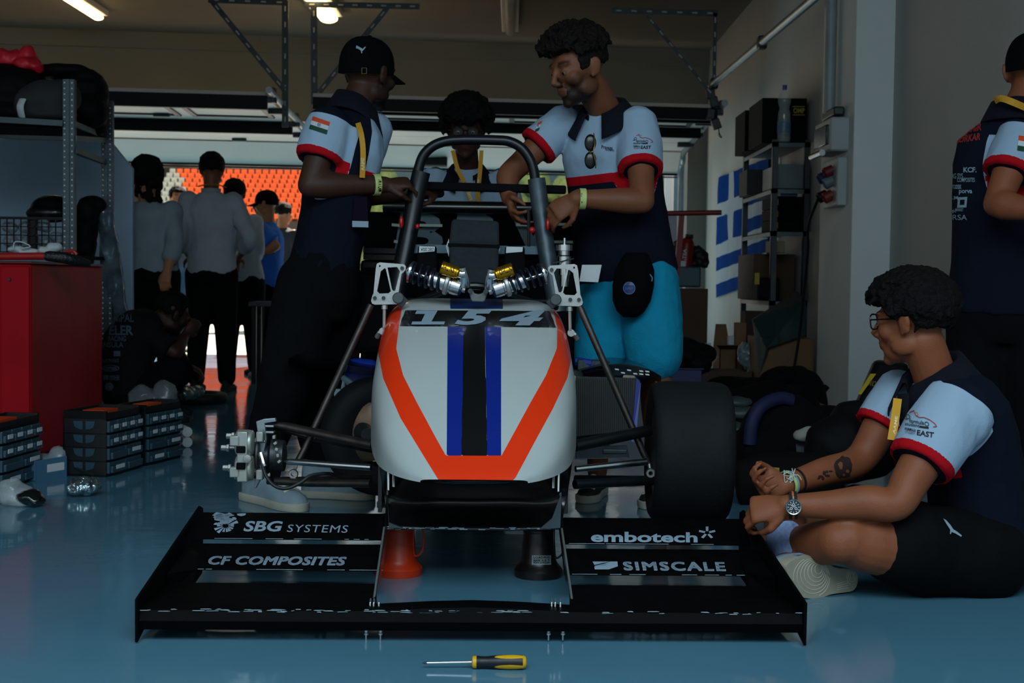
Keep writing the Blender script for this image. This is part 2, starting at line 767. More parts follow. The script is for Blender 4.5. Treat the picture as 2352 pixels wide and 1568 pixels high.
# hanging frame of slotted angle that carries the door rails
def slotted(mb, a, b, w=.045):
    a, b = V(a), V(b)
    x, y, z = frame_of(b - a, V((0, 1, 0)))
    mb.bar(a, b, w, .006, (0, 1, 0))
    L = (b - a).length
    n = int(L / .12)
    return [(a + z * (L * (i + .5) / n), z) for i in range(n)]


def hanger(name, label, segs, parent=None):
    root = thing(name, label, 'strut')
    root.location = V(segs[0][0])
    for i, (a, b, w) in enumerate(segs):
        m = MB()
        sl = slotted(m, a, b, w)
        m.cur = 1
        for p, z in sl:
            m.bar(p - z * .022 + V((0, -.006, 0)), p + z * .022 + V((0, -.006, 0)), .012, .003, (0, 1, 0))
        m.build('angle_bar' if i else 'cross_bar', [M_dsteel, mat('slot_shine', '#a9a79f', .6)], root, smooth=False)
    return root


DH = 11.9
hanger('ceiling_hanger', 'slotted steel hanger holding the rail of the left garage door', [
    (P(478, 0, DH), P(660, 6, DH), .05), (P(655, 2, DH), P(655, 292, DH - .02), .055), (P(487, 3, DH - .05), P(652, 205, DH - .05), .045)])
hanger('ceiling_hanger', 'slotted steel hanger above the capped man, holding the middle door rail', [
    (P(700, 10, DH), P(964, 15, DH), .05), (P(721, 12, DH), P(722, 240, DH), .055), (P(890, 18, DH - .05), P(733, 212, DH - .05), .045)])
hanger('ceiling_hanger', 'slotted steel hanger in the right corner above the door rail end', [
    (P(1404, 24, DH), P(1648, 31, DH), .05), (P(1643, 30, DH), P(1640, 195, DH), .03), (P(1486, 36, DH - .05), P(1640, 222, DH - .05), .03)])

pr = thing('support_pipe', 'grey support pipe running along the upper right wall', 'pipe', P(1632, 205, DH))
MB().tube([P(1632, 198, DH), P(1750, 98, 9.85), P(1880, -12, 8.0)], .028, 12).build('pipe', M_steel, pr)
m = MB()
for q, d in (((1750, 98), 9.85), ((1640, 192), 11.8)):
    m.box(P(*q, d), (.06, .09, .09))
build_each(m, 'pipe_clamp', M_dsteel, pr, bevel=.01)
m = MB()
for q in ((1632, 215), (1640, 235), (1632, 262), (1645, 285)):
    m.box(P(*q, DH - .02), (.07, .06, .09), M.Rotation(random.uniform(-.4, .4), 3, 'Y'))
build_each(m, 'rail_end_fitting', M_dsteel, pr, bevel=.008)
MB().tube(spline([P(1650, 290, 11.6), P(1652, 305, 11.6), P(1658, 316, 11.6), P(1652, 312, 11.6), P(1651, 296, 11.6)], 4), .004, 6).build('pull_cord', M_black, pr)

# ceiling lamps
def fluoro(label, x, y0, y1, w, lit, strength):
    r = thing('ceiling_light', label, 'light', (x, (y0 + y1) / 2, ZC), 'fluorescent ceiling lights')
    MB().span((x - w / 2 - .03, y0 - .03, ZC - .05), (x + w / 2 + .03, y1 + .03, ZC + .02)).build('housing', M_white, r, bevel=.01)
    e = mat('fluorescent_tube_lit', '#ffe2a8', .4, emit='#ffdc98', estr=strength) if lit else mat('fluorescent_tube_unlit', '#9a9a92', .4)
    MB().tube([(x, y0, ZC - .07), (x, y1, ZC - .07)], w * .42, 14, flat=.5).build('tube', e, r)


fluoro('lit warm fluorescent ceiling light at the upper left', P(222, 20, 13.0).x, 11.6, 13.05, .12, True, 9)
fluoro('lit ceiling light behind the slotted bar above the capped man', P(757, 20, 13.0).x, 11.8, 12.95, .2, True, 3)
fluoro('unlit ceiling light fitting at the top centre', P(1172, 30, 13.3).x, 11.8, 13.6, .1, False, 0)

# ------------------------------------------------------------------ outside the doors
M_asph = mat('sunlit_asphalt', '#b5ada2', .9, var=.08, scale=.5)
struct(MB().span((-60, 14.9, -.12), (60, 130, -.02)), 'ground', M_asph)
st = MB()
for i in range(16):
    y = 90 + i * .8
    st.span((-42, y, -.05), (14, y + .8, 4.6 + i * .37))
struct(st, 'trim_2', mat('grandstand_concrete', '#3a3531', .9))
M_so = mat('orange_seat', '#f0702a', .5, var=.1)
M_sw = mat('white_seat', '#b9bcae', .5, var=.1)


def seat_proto(m, label, grp, name):
    s = MB()
    s.box((0, 0, .22), (.40, .42, .05)).box((0, .2, .40), (.37, .06, .34), M.Rotation(-.15, 3, 'X'))
    s.box((0, .05, .08), (.12, .1, .26))
    me = s.mesh(name)
    me.materials.append(m)
    return me


ms_o, ms_w = seat_proto(M_so, '', '', 'seat_o'), seat_proto(M_sw, '', '', 'seat_w')
b0 = P(520, 400, 90)
for r in range(10):
    for c in range(28):
        y = 90.35 + r * .8
        z = 4.6 + r * .37
        x = -23.9 + c * .5 + (r % 2) * .03
        px, py = proj((x, y, z + .4))
        orange = px > 395 + 5.0 * (c * 0 + (10 - r)) + 8
        o = bpy.data.objects.new('grandstand_seat', ms_o if orange else ms_w)
        COL.objects.link(o)
        o.location = (x, y, z)
        if orange:
            tag(o, 'orange plastic grandstand seat seen through the open door', 'seat', 'orange grandstand seats')
        else:
            tag(o, 'off white plastic grandstand seat beside the orange block', 'seat', 'off white grandstand seats')

# greenery and a white frame beyond the right-hand door
g = MB()
rnd = random.Random(3)
for i in range(260):
    x, y, z = rnd.uniform(-3.5, 1.5), rnd.uniform(24, 25), rnd.uniform(.1, 2.6)
    g.ball((x, y, z), rnd.uniform(.12, .28), 6)
o = g.build('hedge', mat('green_foliage', '#7f8f52', .8, var=.4, scale=8), smooth=True)
tag(o, 'sunlit green hedge outside the right garage door', 'hedge', kind='stuff')
wf = thing('display_stand', 'white metal display stand outside the right garage door', 'frame', (1.4, 19, 0))
for x in (.85, 1.35, 2.05, 2.6):
    MB().span((x, 19, 0), (x + .12, 19.1, 2.9)).build('post', M_white, wf, bevel=.01)
MB().span((.85, 19, 1.6), (2.7, 19.1, 1.72)).build('rail', M_white, wf, bevel=.01)
et = thing('added_trailer', 'made-up dark blue trailer outside the right garage door, added to dim the floor reflection', 'trailer', (.6, 17.5, 0))  # made-up trailer, added to keep bright sky out of the floor reflection
MB().span((-1.3, 17.0, .35), (2.8, 18.6, 1.72)).build('body', mat('added_trailer_blue', '#16263a', .5, var=.1), et, bevel=.05, smooth=False)
for x in (-.3, 1.8):
    MB().lathe([(.05, -.09), (.24, -.09), (.29, -.06), (.29, .06), (.24, .09), (.05, .09)], (x, 16.95, .29), (0, 1, 0), 24).build('wheel', M_dblack, et)
wl = MB().span((-2.6, 28, -.02), (12, 28.4, 9))  # made-up wall, added tall and dark so the floor mirrors less sky
struct(wl, 'wall_added_outside', mat('added_wall_blue_grey', '#4d6470', .8))
# ------------------------------------------------------------------ the racing car on two stands
M_carbon = mat('black_carbon', '#0b0d0f', .28, var=.25, scale=40, bump=.03, bscale=300, coat=.25)
M_carbonm = mat('worn_black_wing', '#050607', .55, var=.3, scale=25, bump=.05, bscale=120, spec=.04)
M_print = mat('pale_blue_lettering', '#8296a6', .6, var=.05)
M_hoop = mat('satin_black_tube', '#11171b', .35, .3, var=.2)
M_tube = mat('raw_steel_tube', '#4b4644', .38, .85, var=.25, scale=30)
M_alu = mat('machined_aluminium', '#a5a7a5', .42, .75, var=.1, scale=25, bump=.05, bscale=90)
M_polish = mat('polished_aluminium', '#cfd3d5', .2, 1., var=.06)
M_gold = mat('gold_anodised', '#b58216', .28, .9, var=.1)
M_tyre = mat('slick_tyre_rubber', '#0d1114', .72, var=.3, scale=7, bump=.15, bscale=70, spec=.2)
M_rubber = mat('black_rubber', '#0e0f10', .6, var=.2)
M_spring = mat('blue_black_spring', '#101c2c', .3, .4)
M_fabric = mat('black_fabric', '#12181c', .9, var=.15, scale=60, bump=.4, bscale=260)
M_blue = mat('blue_panel', '#0a2a86', .4, var=.1)
M_scuff = mat('scuffed_edge', '#8aa0aa', .6)
YAW = .032


def CP(u, d, z):
    return V((-.0795 - YAW * (d - 3.14) + u, d + YAW * u, z))


car = thing('race_car', 'open-wheel race car numbered 154 on two stands, one front wheel off', 'race car', CP(0, 4.1, 0))

# ---- nose cone: lofted stations from rear bulkhead to tip
NS = [(4.30, .770, .278, .43, 6.5), (4.20, .762, .282, .42, 6.5), (4.08, .728, .286, .405, 6.2), (3.98, .69, .288, .39, 5.6), (3.86, .63, .288, .375, 5.2), (3.74, .555, .274, .352, 5.),
      (3.62, .468, .250, .336, 4.8), (3.53, .395, .212, .327, 4.4), (3.475, .352, .170, .322, 4.0), (3.45, .330, .135, .319, 3.6)]


def nose_at(s, t):
    """s 0..1 rear to tip, t 0..1 from left lower edge over the top to the right lower edge"""
    f = s * (len(NS) - 1)
    i = min(int(f), len(NS) - 2)
    w = f - i
    p0, p1, p2, p3 = NS[max(i - 1, 0)], NS[i], NS[i + 1], NS[min(i + 2, len(NS) - 1)]
    q = [.5 * (2 * b + (c - a) * w + (2 * a - 5 * b + 4 * c - e) * w * w + (3 * b - a - 3 * c + e) * w ** 3) for a, b, c, e in zip(p0, p1, p2, p3)]
    d, zt, hw, zb, n = q
    a = PI * (1 - t)
    ca, sa = math.cos(a), math.sin(a)
    rr = (abs(ca) ** n + abs(sa) ** n) ** (-1 / n)
    u = hw * ca * rr
    z = zb + (zt - zb) * abs(sa) * rr
    # the whole face leans back, so the sides sit further back than the ridge
    return CP(u, d + .05 * (abs(u) / hw) ** 4 * (1 - s * .5), z)


nm = MB()
nm.grid(lambda u, v: nose_at(u, v), 150, 180)
me = nm.mesh('nose_cone')
co = verts_of(me)
pp = np.array([proj(c) for c in co])


def seg_sd(poly):
    """signed distance (positive inside) of every nose vertex to a polygon"""
    poly = np.array(poly, float)
    n = len(poly)
    dmin = np.full(len(pp), 1e9)
    ins = np.zeros(len(pp), bool)
    for i in range(n):
        a, b = poly[i], poly[(i + 1) % n]
        e = b - a
        w = pp - a
        t = np.clip((w @ e) / (e @ e), 0, 1)
        dmin = np.minimum(dmin, np.hypot(*(w - t[:, None] * e).T))
        c = (poly[i][1] > pp[:, 1]) != (poly[(i + 1) % n][1] > pp[:, 1])
        with np.errstate(divide='ignore', invalid='ignore'):
            xi = a[0] + (pp[:, 1] - a[1]) * e[0] / e[1]
        ins ^= c & (pp[:, 0] < xi)
    return np.where(ins, dmin, -dmin)


oL = [(700, 690), (926, 690), (916, 752), (910, 800), (926, 862), (958, 925), (1000, 1003), (1024, 1046), (1152, 1046), (1176, 1002), (1218, 925), (1254, 862), (1279, 800), (1280, 752), (1266, 690), (1500, 690),
      (1500, 800), (1316, 806), (1303, 868), (1270, 938), (1228, 1015), (1184, 1097), (1150, 1130), (1030, 1130), (1004, 1097), (966, 1035), (920, 960), (880, 868), (868, 806), (700, 800)]
set_attr(me, 'orange', seg_sd(oL))
set_attr(me, 'blue', np.maximum(seg_sd([(1028, 748), (1066, 748), (1060, 1046), (1026, 1046)]), seg_sd([(1114, 748), (1151, 748), (1151, 1046), (1119, 1046)])))
set_attr(me, 'black', np.maximum(np.maximum(seg_sd([(1066, 748), (1113, 748), (1119, 1046), (1060, 1046)]), seg_sd([(931, 712), (1263, 714), (1277, 752), (918, 749)])), -1 + 0 * pp[:, 0]))
set_attr(me, 'bluetop', seg_sd([(1034, 685), (1155, 685), (1155, 709), (1034, 709)]))
M_paint = zoned('nose_paint', '#a9b1b1', [('orange', '#e23208'), ('bluetop', '#0b2a63'), ('blue', '#08217c'), ('black', '#0b0c0d')], rough=.38, bump=0, coat=.35, var=.02, spec=.4)
nose = link_mesh('nose_cone', me, M_paint, car, angle=180)
nb = bvh_of([nose])
decal('number', [(plate_shape([(12, 0), (58, 0), (44, 26), (74, 26), (72, 33), (0, 33), (2, 26), (22, 26), (30, 8), (8, 8)]), box_px(945, 714, 1022, 746), 0), (text_shape('5', .05, .28), box_px(1044, 713, 1130, 747), 0), (text_shape('4', .05, .28), box_px(1146, 713, 1253, 748), 0)],
      nb, M_print, nose, cuts=2)

# lower front of the tub: recessed black surface under the nose with a bottom lip
rows = []
top = [(868, 1030), (885, 1066), (940, 1080), (1000, 1101), (1090, 1104), (1180, 1101), (1250, 1082), (1300, 1058), (1316, 1030)]
td = [3.78, 3.74, 3.66, 3.54, 3.50, 3.54, 3.66, 3.74, 3.78]
mid = [(884, 1150), (900, 1150), (950, 1150), (1010, 1145), (1090, 1145), (1170, 1145), (1240, 1150), (1284, 1150), (1300, 1150)]
md = [3.80, 3.80, 3.82, 3.84, 3.84, 3.84, 3.82, 3.80, 3.80]
bot = [(888, 1212), (900, 1213), (950, 1214), (1010, 1215), (1090, 1216), (1170, 1216), (1240, 1215), (1276, 1214), (1288, 1213)]
bd = [3.72] * 9
rows = [[P(*q, d) for q, d in zip(a, b)] for a, b in ((top, td), (mid, md), (bot, bd))]
cols = [spline([r[i] for r in rows], 6) for i in range(9)]
sm = [spline(list(r), 4) for r in zip(*cols)]
k = MB()
k.rings(sm, closed=False, cap=False)
tub = k.build('tub', M_carbon, car, angle=180, solid=.006)
sd = MB()
for sx, q in ((-1, (872, 700)), (1, (1308, 705))):
    # side walls of the monocoque running back from the nose
    u0 = .262 * sx
    sd.hexa([CP(u0, 3.82, .185), CP(u0 * 1.02, 4.32, .2), CP(u0 * 1.02, 4.32, .5), CP(u0, 3.82, .36)], [CP(u0 * .96, 3.82, .185), CP(u0 * .98, 4.32, .2), CP(u0 * .98, 4.32, .5), CP(u0 * .96, 3.82, .36)])
    sd.hexa([CP(u0 * 1.02, 4.32, .2), CP(u0 * 1.1, 5.6, .2), CP(u0 * 1.1, 5.6, .55), CP(u0 * 1.02, 4.32, .70)], [CP(u0 * .98, 4.32, .2), CP(u0 * 1.06, 5.6, .2), CP(u0 * 1.06, 5.6, .55), CP(u0 * .98, 4.32, .70)])
sd.span(CP(-.27, 3.9, .185), CP(.27, 5.6, .20))
sd.build('side_wall', M_carbon, tub, smooth=False)
g = MB()
for pts in ([(889, 1125), (893, 1200), (925, 1212), (893, 1212)], [(1290, 1130), (1287, 1212), (1240, 1214), (1268, 1190)]):
    g.slab([P(*q, 3.70) for q in pts], (0, .01, 0))
build_each(g, 'gusset', mat('bare_carbon_gusset', '#39484f', .35), tub, smooth=False)
# open cockpit edge with its dark interior and curved cables behind the nose
ck = MB()
ck.tube(spline([P(905, 700, 4.36), P(985, 688, 4.42), P(1045, 664, 4.5), P(1088, 656, 4.52), P(1135, 664, 4.5), P(1200, 690, 4.42), P(1280, 704, 4.36)], 6), .012, 10)
ck.tube(spline([P(945, 694, 4.4), P(1010, 672, 4.6), P(1088, 664, 4.65), P(1165, 674, 4.6), P(1240, 698, 4.4)], 6), .008, 8)
ck.build('front_hoop', M_hoop, car)
lp = MB()
lp.rings([[P(x, y0 + (x - 930) * .011, d) for x in range(936, 1266, 10)] for y0, d in ((697, 4.30), (690, 4.31), (686, 4.36), (684, 4.42), (692, 4.6))], closed=False, cap=False)
lp.build('cockpit_edge', M_carbon, car, angle=180)

# ---- main roll hoop
hoop = MB()
hd = 5.08
hp_ = [P(958, 405, hd), P(962, 385, hd), P(973, 356, hd), P(995, 335, hd), P(1025, 324, hd), P(1060, 321, hd), P(1100, 321, hd), P(1140, 322, hd), P(1170, 325, hd), P(1198, 340, hd), P(1217, 366, hd), P(1226, 392, hd), P(1230, 420, hd)]
hoop.tube(spline(hp_, 4), .0185, 14)
rh = hoop.build('roll_hoop', M_hoop, car)
lg = MB()
lg.tube([P(968, 394, hd), P(957, 440, hd), P(934, 560, hd - .02), P(905, 700, hd - .1)], .033, 12, flat=.8)
lg.build('hoop_leg', M_hoop, rh)
lg = MB()
lg.tube([P(1232, 410, hd), P(1240, 470, hd), P(1256, 580, hd - .02), P(1282, 720, hd - .1)], .032, 12, flat=.8)
lg.build('hoop_leg', mat('scratched_hoop_leg', '#3d4a52', .4, .4, var=.25, scale=30), rh, 'bare grey hoop leg with stickers')
cb = MB()
cb.bar(P(940, 426, hd + .08), P(1300, 436, hd + .08), .045, .03)
cb.build('harness_bar', M_dblack, car, bevel=.006)
bs = MB()
bs.tube([P(1232, 440, hd), P(1250, 560, 5.9), P(1260, 640, 6.2)], .014, 8)
bs.tube([P(948, 440, hd), P(930, 560, 5.9), P(920, 640, 6.2)], .014, 8)
bs.tube([P(1214, 480, 5.0), P(1215, 566, 5.0)], .006, 8)
build_each(bs, 'hoop_brace', M_hoop, car)
kb = MB()
for q, rx, rz in (((922, 510), .008, .022), ((1258, 515), .008, .022), ((959, 520), .008, .01), ((1222, 528), .012, .012)):
    kb.ball(P(*q, 5.0), (rx, .012, rz), 10)
build_each(kb, 'kill_switch', mat('red_switch', '#c01a1a', .4), car, label='red round switch knob on the hoop')

# headrest and harness pads
hr = MB()
hr.hexa([P(1038, 503, 4.92), P(1146, 508, 4.92), P(1147, 580, 4.9), P(1030, 570, 4.9)], [P(1038, 503, 5.0), P(1146, 508, 5.0), P(1147, 580, 5.0), P(1030, 570, 5.0)])
hr.hexa([P(1032, 552, 4.90), P(1146, 556, 4.90), P(1144, 655, 4.8), P(1034, 655, 4.8)], [P(1032, 552, 4.99), P(1146, 556, 4.99), P(1144, 655, 5.0), P(1034, 655, 5.0)])
hrs = hr.build('headrest', mat('dark_headrest_foam', '#1c2429', .9, var=.15, scale=50, bump=.4, bscale=240), car, bevel=.012, bseg=3)
sb = MB()
sb.bar(P(1029, 562, 4.895), P(1148, 566, 4.895), .022, .012)
sb.build('strap', M_dblack, hrs)
sw = MB()
for q in ([(1031, 548), (1024, 566), (1031, 590)], [(1143, 560), (1149, 570), (1142, 592)]):
    sw.slab([P(*x, 4.91) for x in q], (0, .03, 0))
build_each(sw, 'side_label', M_paper, hrs, smooth=False)
for i, (x0, x1, y0, lab) in enumerate(((960, 1003, 563, 1), (1160, 1205, 564, 0))):
    pd = MB()
    pd.hexa([P(x0, y0, 4.95), P(x1, y0 + 1, 4.95), P(x1 + 2, y0 + 70, 4.85), P(x0 - 3, y0 + 70, 4.85)], [P(x0, y0, 5.02), P(x1, y0 + 1, 5.02), P(x1 + 2, y0 + 70, 5.0), P(x0 - 3, y0 + 70, 5.0)])
    o = pd.build('harness_pad', M_dblack, car, bevel=.01)
    lb = MB()
    lb.hexa([P(x0 + 3, y0 + 2, 4.935), P(x1 - 4, y0 + 3, 4.935), P(x1 - 5, y0 + 14, 4.925), P(x0 + 2, y0 + 17, 4.925)], [P(x0 + 3, y0 + 2, 4.94), P(x1 - 4, y0 + 3, 4.94), P(x1 - 5, y0 + 14, 4.94), P(x0 + 2, y0 + 17, 4.94)])
    lo = lb.build('pad_label', M_paper, o, smooth=False)
    tx = MB()
    if lab:
        flat_print(tx, text_shape('DEC 2024', .01), [P(x1 - 8, y0 + 13, 4.93), P(x0 + 8, y0 + 14, 4.93), P(x0 + 7, y0 + 6, 4.936), P(x1 - 7, y0 + 6, 4.936)], (0, -.004, 0))
        tx.build('lettering', M_black, lo, smooth=False)
gb = MB()
gb.bar(P(945, 571, 5.1), P(1250, 575, 5.1), .03, .03)
gb.build('cross_tube', mat('grey_cross_tube', '#4c6470', .45, .4), car)

# ---- rear wing behind the driver's hoop
rw = MB()
rw.hexa([P(835, 486, 6.25), P(1345, 492, 6.25), P(1345, 600, 6.3), P(835, 596, 6.3)], [P(835, 486, 6.28), P(1345, 492, 6.28), P(1345, 600, 6.33), P(835, 596, 6.33)])
rear = rw.build('rear_wing', M_carbonm, car, smooth=False)
rt = MB()
rt.tube([P(880, 474, 6.2), P(1340, 480, 6.2)], .028, 12)
rt.build('wing_top_roll', M_carbon, rear)
tx = MB()
for ch, x0, x1 in (('B', 905, 1018), ('R', 1037, 1156), ('V', 1172, 1292)):
    flat_print(tx, text_shape(ch, .03, .1), [P(x0, 488, 6.24), P(x1, 489, 6.24), P(x1, 582, 6.285), P(x0, 581, 6.285)], (0, -.006, 0))
tx.build('lettering', mat('grey_blue_lettering', '#5a6d76', .6), rear, smooth=False)
sl = MB()
for a, b in (((900, 516), (922, 518)), ((1258, 514), (1320, 516)), ((960, 517), (1016, 518)), ((1185, 516), (1214, 517)), ((905, 554), (918, 556)), ((1256, 555), (1320, 556))):
    sl.bar(P(*a, 6.22), P(*b, 6.22), .012, .012)
sl.build('gap_strip', mat('pale_strip', '#9aa79c', .5), rear, smooth=False)
for i in range(3):
    e = MB()
    z = (575, 590, 608)[i]
    e.bar(P(835, z, 5.6), P(940, z + 2, 5.6), .02, .02)
    e.build('rear_frame_tube', M_hoop, car)
eng = MB()
for c, s in ((P(1100, 700, 5.5), (.6, .5, .35)), (P(880, 720, 5.5), (.2, .4, .3)), (P(1290, 720, 5.5), (.16, .4, .3))):
    eng.box(c, s)
build_each(eng, 'engine_block', M_dblack, car, bevel=.03)
ec = MB()
ec.hexa([P(828, 596, 5.95), P(1345, 600, 5.95), P(1345, 850, 5.95), P(828, 850, 5.95)], [P(828, 596, 6.2), P(1345, 600, 6.2), P(1345, 850, 6.2), P(828, 850, 6.2)])
ec.build('engine_cover', M_dblack, car, bevel=.02)

# ---- rockers, dampers, push rods
RK = [(120, 205), (150, 192), (400, 212), (420, 232), (418, 268), (400, 290), (375, 312), (345, 500), (372, 535), (378, 560), (345, 625), (100, 630), (70, 618), (60, 590), (72, 540), (85, 512), (108, 260)]
RKH = [[(160, 285), (200, 252), (212, 258), (265, 490), (240, 512), (145, 515), (122, 490)], [(230, 245), (330, 240), (360, 285), (310, 485), (290, 488), (275, 470)],
       circ(150, 230, 10), circ(383, 252, 17), circ(100, 560, 19), circ(190, 560, 19)]
def rk_px(x, y):
    return (840 + x / 4.523, 560 + y / 4.523)


shp = plate_shape([rk_px(*q) for q in RK], [[rk_px(*q) for q in h] for h in RKH])
x0, y0, x1, y1 = 840 + 60 / 4.523, 560 + 192 / 4.523, 840 + 420 / 4.523, 560 + 630 / 4.523
rdp = 4.14
mir = lambda x: 2191.5 - x
for s in (0, 1):
    m = MB()
    if s == 0:
        c = [P(x0, y0, rdp), P(x1, y0, rdp), P(x1, y1, rdp), P(x0, y1, rdp)]
    else:
        c = [P(mir(x0), y0 + 4, rdp), P(mir(x1), y0 + 3, rdp), P(mir(x1), y1 + 3, rdp), P(mir(x0), y1 + 4, rdp)]
    plate(m, shp, c, -.012 if s == 0 else .012)
    rk = m.build('rocker', M_alu, car, smooth=False, bevel=.0015)
    f = (lambda x: x) if s == 0 else mir
    dy = 0 if s == 0 else 4
    bo = MB()
    for q in ((862, 684), (882, 684), (924.6, 615.7)):
        bo.lathe([(.001, -.008), (.0055, -.008), (.0055, .02), (.001, .02)], P(f(q[0]), q[1] + dy, rdp), (0, -1, 0), 10)
    build_each(bo, 'bolt', M_dsteel, rk)
    ar = MB()
    ar.bar(P(f(914), 684 + dy, rdp - .02), P(f(930), 697 + dy, rdp - .01), .03, .014, (0, 1, 0))
    ar.lathe([(.017, -.01), (.017, .01)], P(f(915), 684 + dy, rdp - .02), (0, 1, 0), 16)
    ar.build('pivot_arm', mat('grey_pivot', '#4a5052', .5, .6), car, bevel=.003)
    li = MB()
    li.tube([P(f(883), 702 + dy, rdp), P(f(882), 755 + dy, rdp)], .005, 8).tube([P(f(883), 700 + dy, rdp), P(f(883), 710 + dy, rdp)], .009, 6)
    li.lathe([(.011, -.012), (.011, .012)], P(f(880), 760 + dy, rdp + .01), (0, 1, 0), 14).tube([P(f(880), 760 + dy, rdp + .02), P(f(872), 764 + dy, rdp + .02), P(f(866), 774 + dy, rdp + .03)], .008, 8)
    li.build('drop_link', M_alu, car)
    # damper: axis from the rocker eye towards the centre bracket
    A, B = P(f(930), 620 + dy, rdp - .01), P(f(1080), 668 + dy, rdp - .03)
    ax = (B - A)
    L = ax.length
    ax.normalize()
    at = lambda t: A + ax * (L * t)
    dm = MB()
    dm.lathe([(.006, 0), (.006, L * .38)], at(.05), ax, 12)
    dm.lathe([(.019, 0), (.024, L * .02), (.024, L * .14), (.02, L * .15), (.0245, L * .17), (.0245, L * .34), (.027, L * .35), (.027, L * .48), (.012, L * .52), (.012, L * .56)], at(.37), ax, 20)
    dmo = dm.build('damper', M_polish, car)
    se = MB()
    se.lathe([(.008, -.012), (.02, -.006), (.034, 0), (.033, .006), (.012, .01)], at(.08), ax, 20)
    se.build('spring_seat', M_polish, dmo)
    sp = MB()
    ex, ey, _ = frame_of(ax)
    sp.tube([at(.1 + .5 * i / 84) + (ex * math.cos(2 * PI * 5.2 * i / 84) + ey * math.sin(2 * PI * 5.2 * i / 84)) * .0295 for i in range(85)], .0042, 8)
    sp.build('spring', M_spring, dmo)
    cl = MB()
    cl.lathe([(.031, 0), (.034, .003), (.034, .011), (.031, .014)], at(.62), ax, 24)
    cl.build('adjuster_ring', M_alu, dmo)
    R0, R1 = P(f(1012), 613 + dy, rdp - .05), P(f(1056), 628 + dy, rdp - .05)
    rs = MB()
    ra = (R1 - R0)
    rl = ra.length
    rs.lathe([(.014, 0), (.0195, .003), (.0195, rl * .8), (.017, rl * .82), (.017, rl * .9), (.012, rl)], R0, ra, 22)
    ro = rs.build('reservoir', M_gold, dmo)
    rb = bvh_of([ro])
    bx = [(1014, 604), (1046, 615), (1042, 627), (1010, 616)] if s == 0 else [(mir(1046) - 1, 616 + dy), (mir(1014), 605 + dy), (mir(1010), 616 + dy), (mir(1042) - 1, 628 + dy)]
    decal('lettering', [(text_shape('OHLINS', .03), bx, 0)], rb, M_black, ro, off=.0008, cuts=0)
    cn = MB()
    cn.tube([R1 - ra * .08, R1 + ra * .1, P(f(1068), 628 + dy, rdp - .05)], .013, 12)
    cn.tube([P(f(1062), 614 + dy, rdp - .05), P(f(1067), 640 + dy, rdp - .04), P(f(1066), 655 + dy, rdp - .03)], [.011, .016, .018], 14)
    cn.build('reservoir_neck', M_polish, dmo)
# centre bracket carrying the two inner damper eyes
m = MB()
bk = [(1068, 478), (1085, 462), (1108, 474), (1130, 512), (1175, 520), (1212, 510), (1230, 482), (1250, 472), (1272, 488), (1262, 520), (1240, 590), (1225, 604), (1105, 600), (1090, 580)]
m.slab([P(840 + x / 4.523, 560 + y / 4.523, 4.08) for x, y in bk], (0, .015, 0))
m.build('damper_bracket', mat('brushed_grey_bracket', '#5e6465', .5, .6, var=.2, scale=30), car, bevel=.003)
m = MB()
for q in ((1080, 668), (1116, 669)):
    m.lathe([(.003, -.01), (.007, -.01), (.007, .02), (.003, .02)], P(*q, 4.075), (0, 1, 0), 14)
build_each(m, 'bolt', M_dsteel, car)
for name, pts, r in (('push_rod', [P(852, 700, 4.13), P(700, 1030, 4.07), P(682, 1064, 4.06)], .0105), ('push_rod', [P(1331, 703, 4.13), P(1478, 1040, 4.08), P(1490, 1062, 4.08)], .0105)):
    m = MB()
    m.tube(pts, r, 12)
    o = m.build(name, M_tube, car)
    e = MB()
    c = pts[-1]
    q = proj(c)
    c2 = P(q[0] - 8 if q[0] < 1000 else q[0] + 4, q[1] + 24, c.y - .01)
    e.tube([c, c.lerp(c2, .55)], .005, 8).lathe([(.0065, -.008), (.0125, -.008), (.0145, 0), (.0125, .008), (.0065, .008), (.0065, -.008)], c2, (0, 1, 0), 18, cap=False)
    e.build('rod_end', M_alu, o)
arms = [('upper_wishbone', [P(632, 975, 4.06), P(660, 980, 4.06), P(856, 1022, 3.92)], [.008, .0135, .0135], M_tube),
        ('upper_wishbone', [P(640, 982, 4.1), P(720, 1005, 4.1), P(858, 1034, 4.28)], [.008, .010, .010], M_tube),
        ('lower_wishbone', [P(615, 1103, 4.06), P(710, 1109, 4.03), P(852, 1110, 3.92)], [.012, .0115, .0115], M_tube),
        ('lower_wishbone', [P(620, 1104, 4.08), P(715, 1101, 4.15), P(852, 1095, 4.3)], [.012, .009, .009], M_tube),
        ('tie_rod', [P(655, 1059, 4.02), P(668, 1060, 4.01), P(852, 1073, 3.95)], [.005, .0095, .0095], M_polish),
        ('upper_wishbone', [P(1492, 988, 4.08), P(1320, 1024, 3.95)], [.017, .017], M_hoop),
        ('upper_wishbone', [P(1490, 992, 4.1), P(1322, 1010, 4.3)], [.011, .011], M_hoop),
        ('lower_wishbone', [P(1500, 1103, 4.08), P(1320, 1112, 3.95)], [.014, .014], M_hoop),
        ('lower_wishbone', [P(1500, 1100, 4.1), P(1322, 1098, 4.3)], [.01, .01], M_hoop),
        ('tie_rod', [P(1484, 1060, 4.04), P(1322, 1077, 3.97)], [.0105, .0095], M_polish)]
for n, p, r, mm in arms:
    MB().tube(p, r, 12).build(n, mm, car)

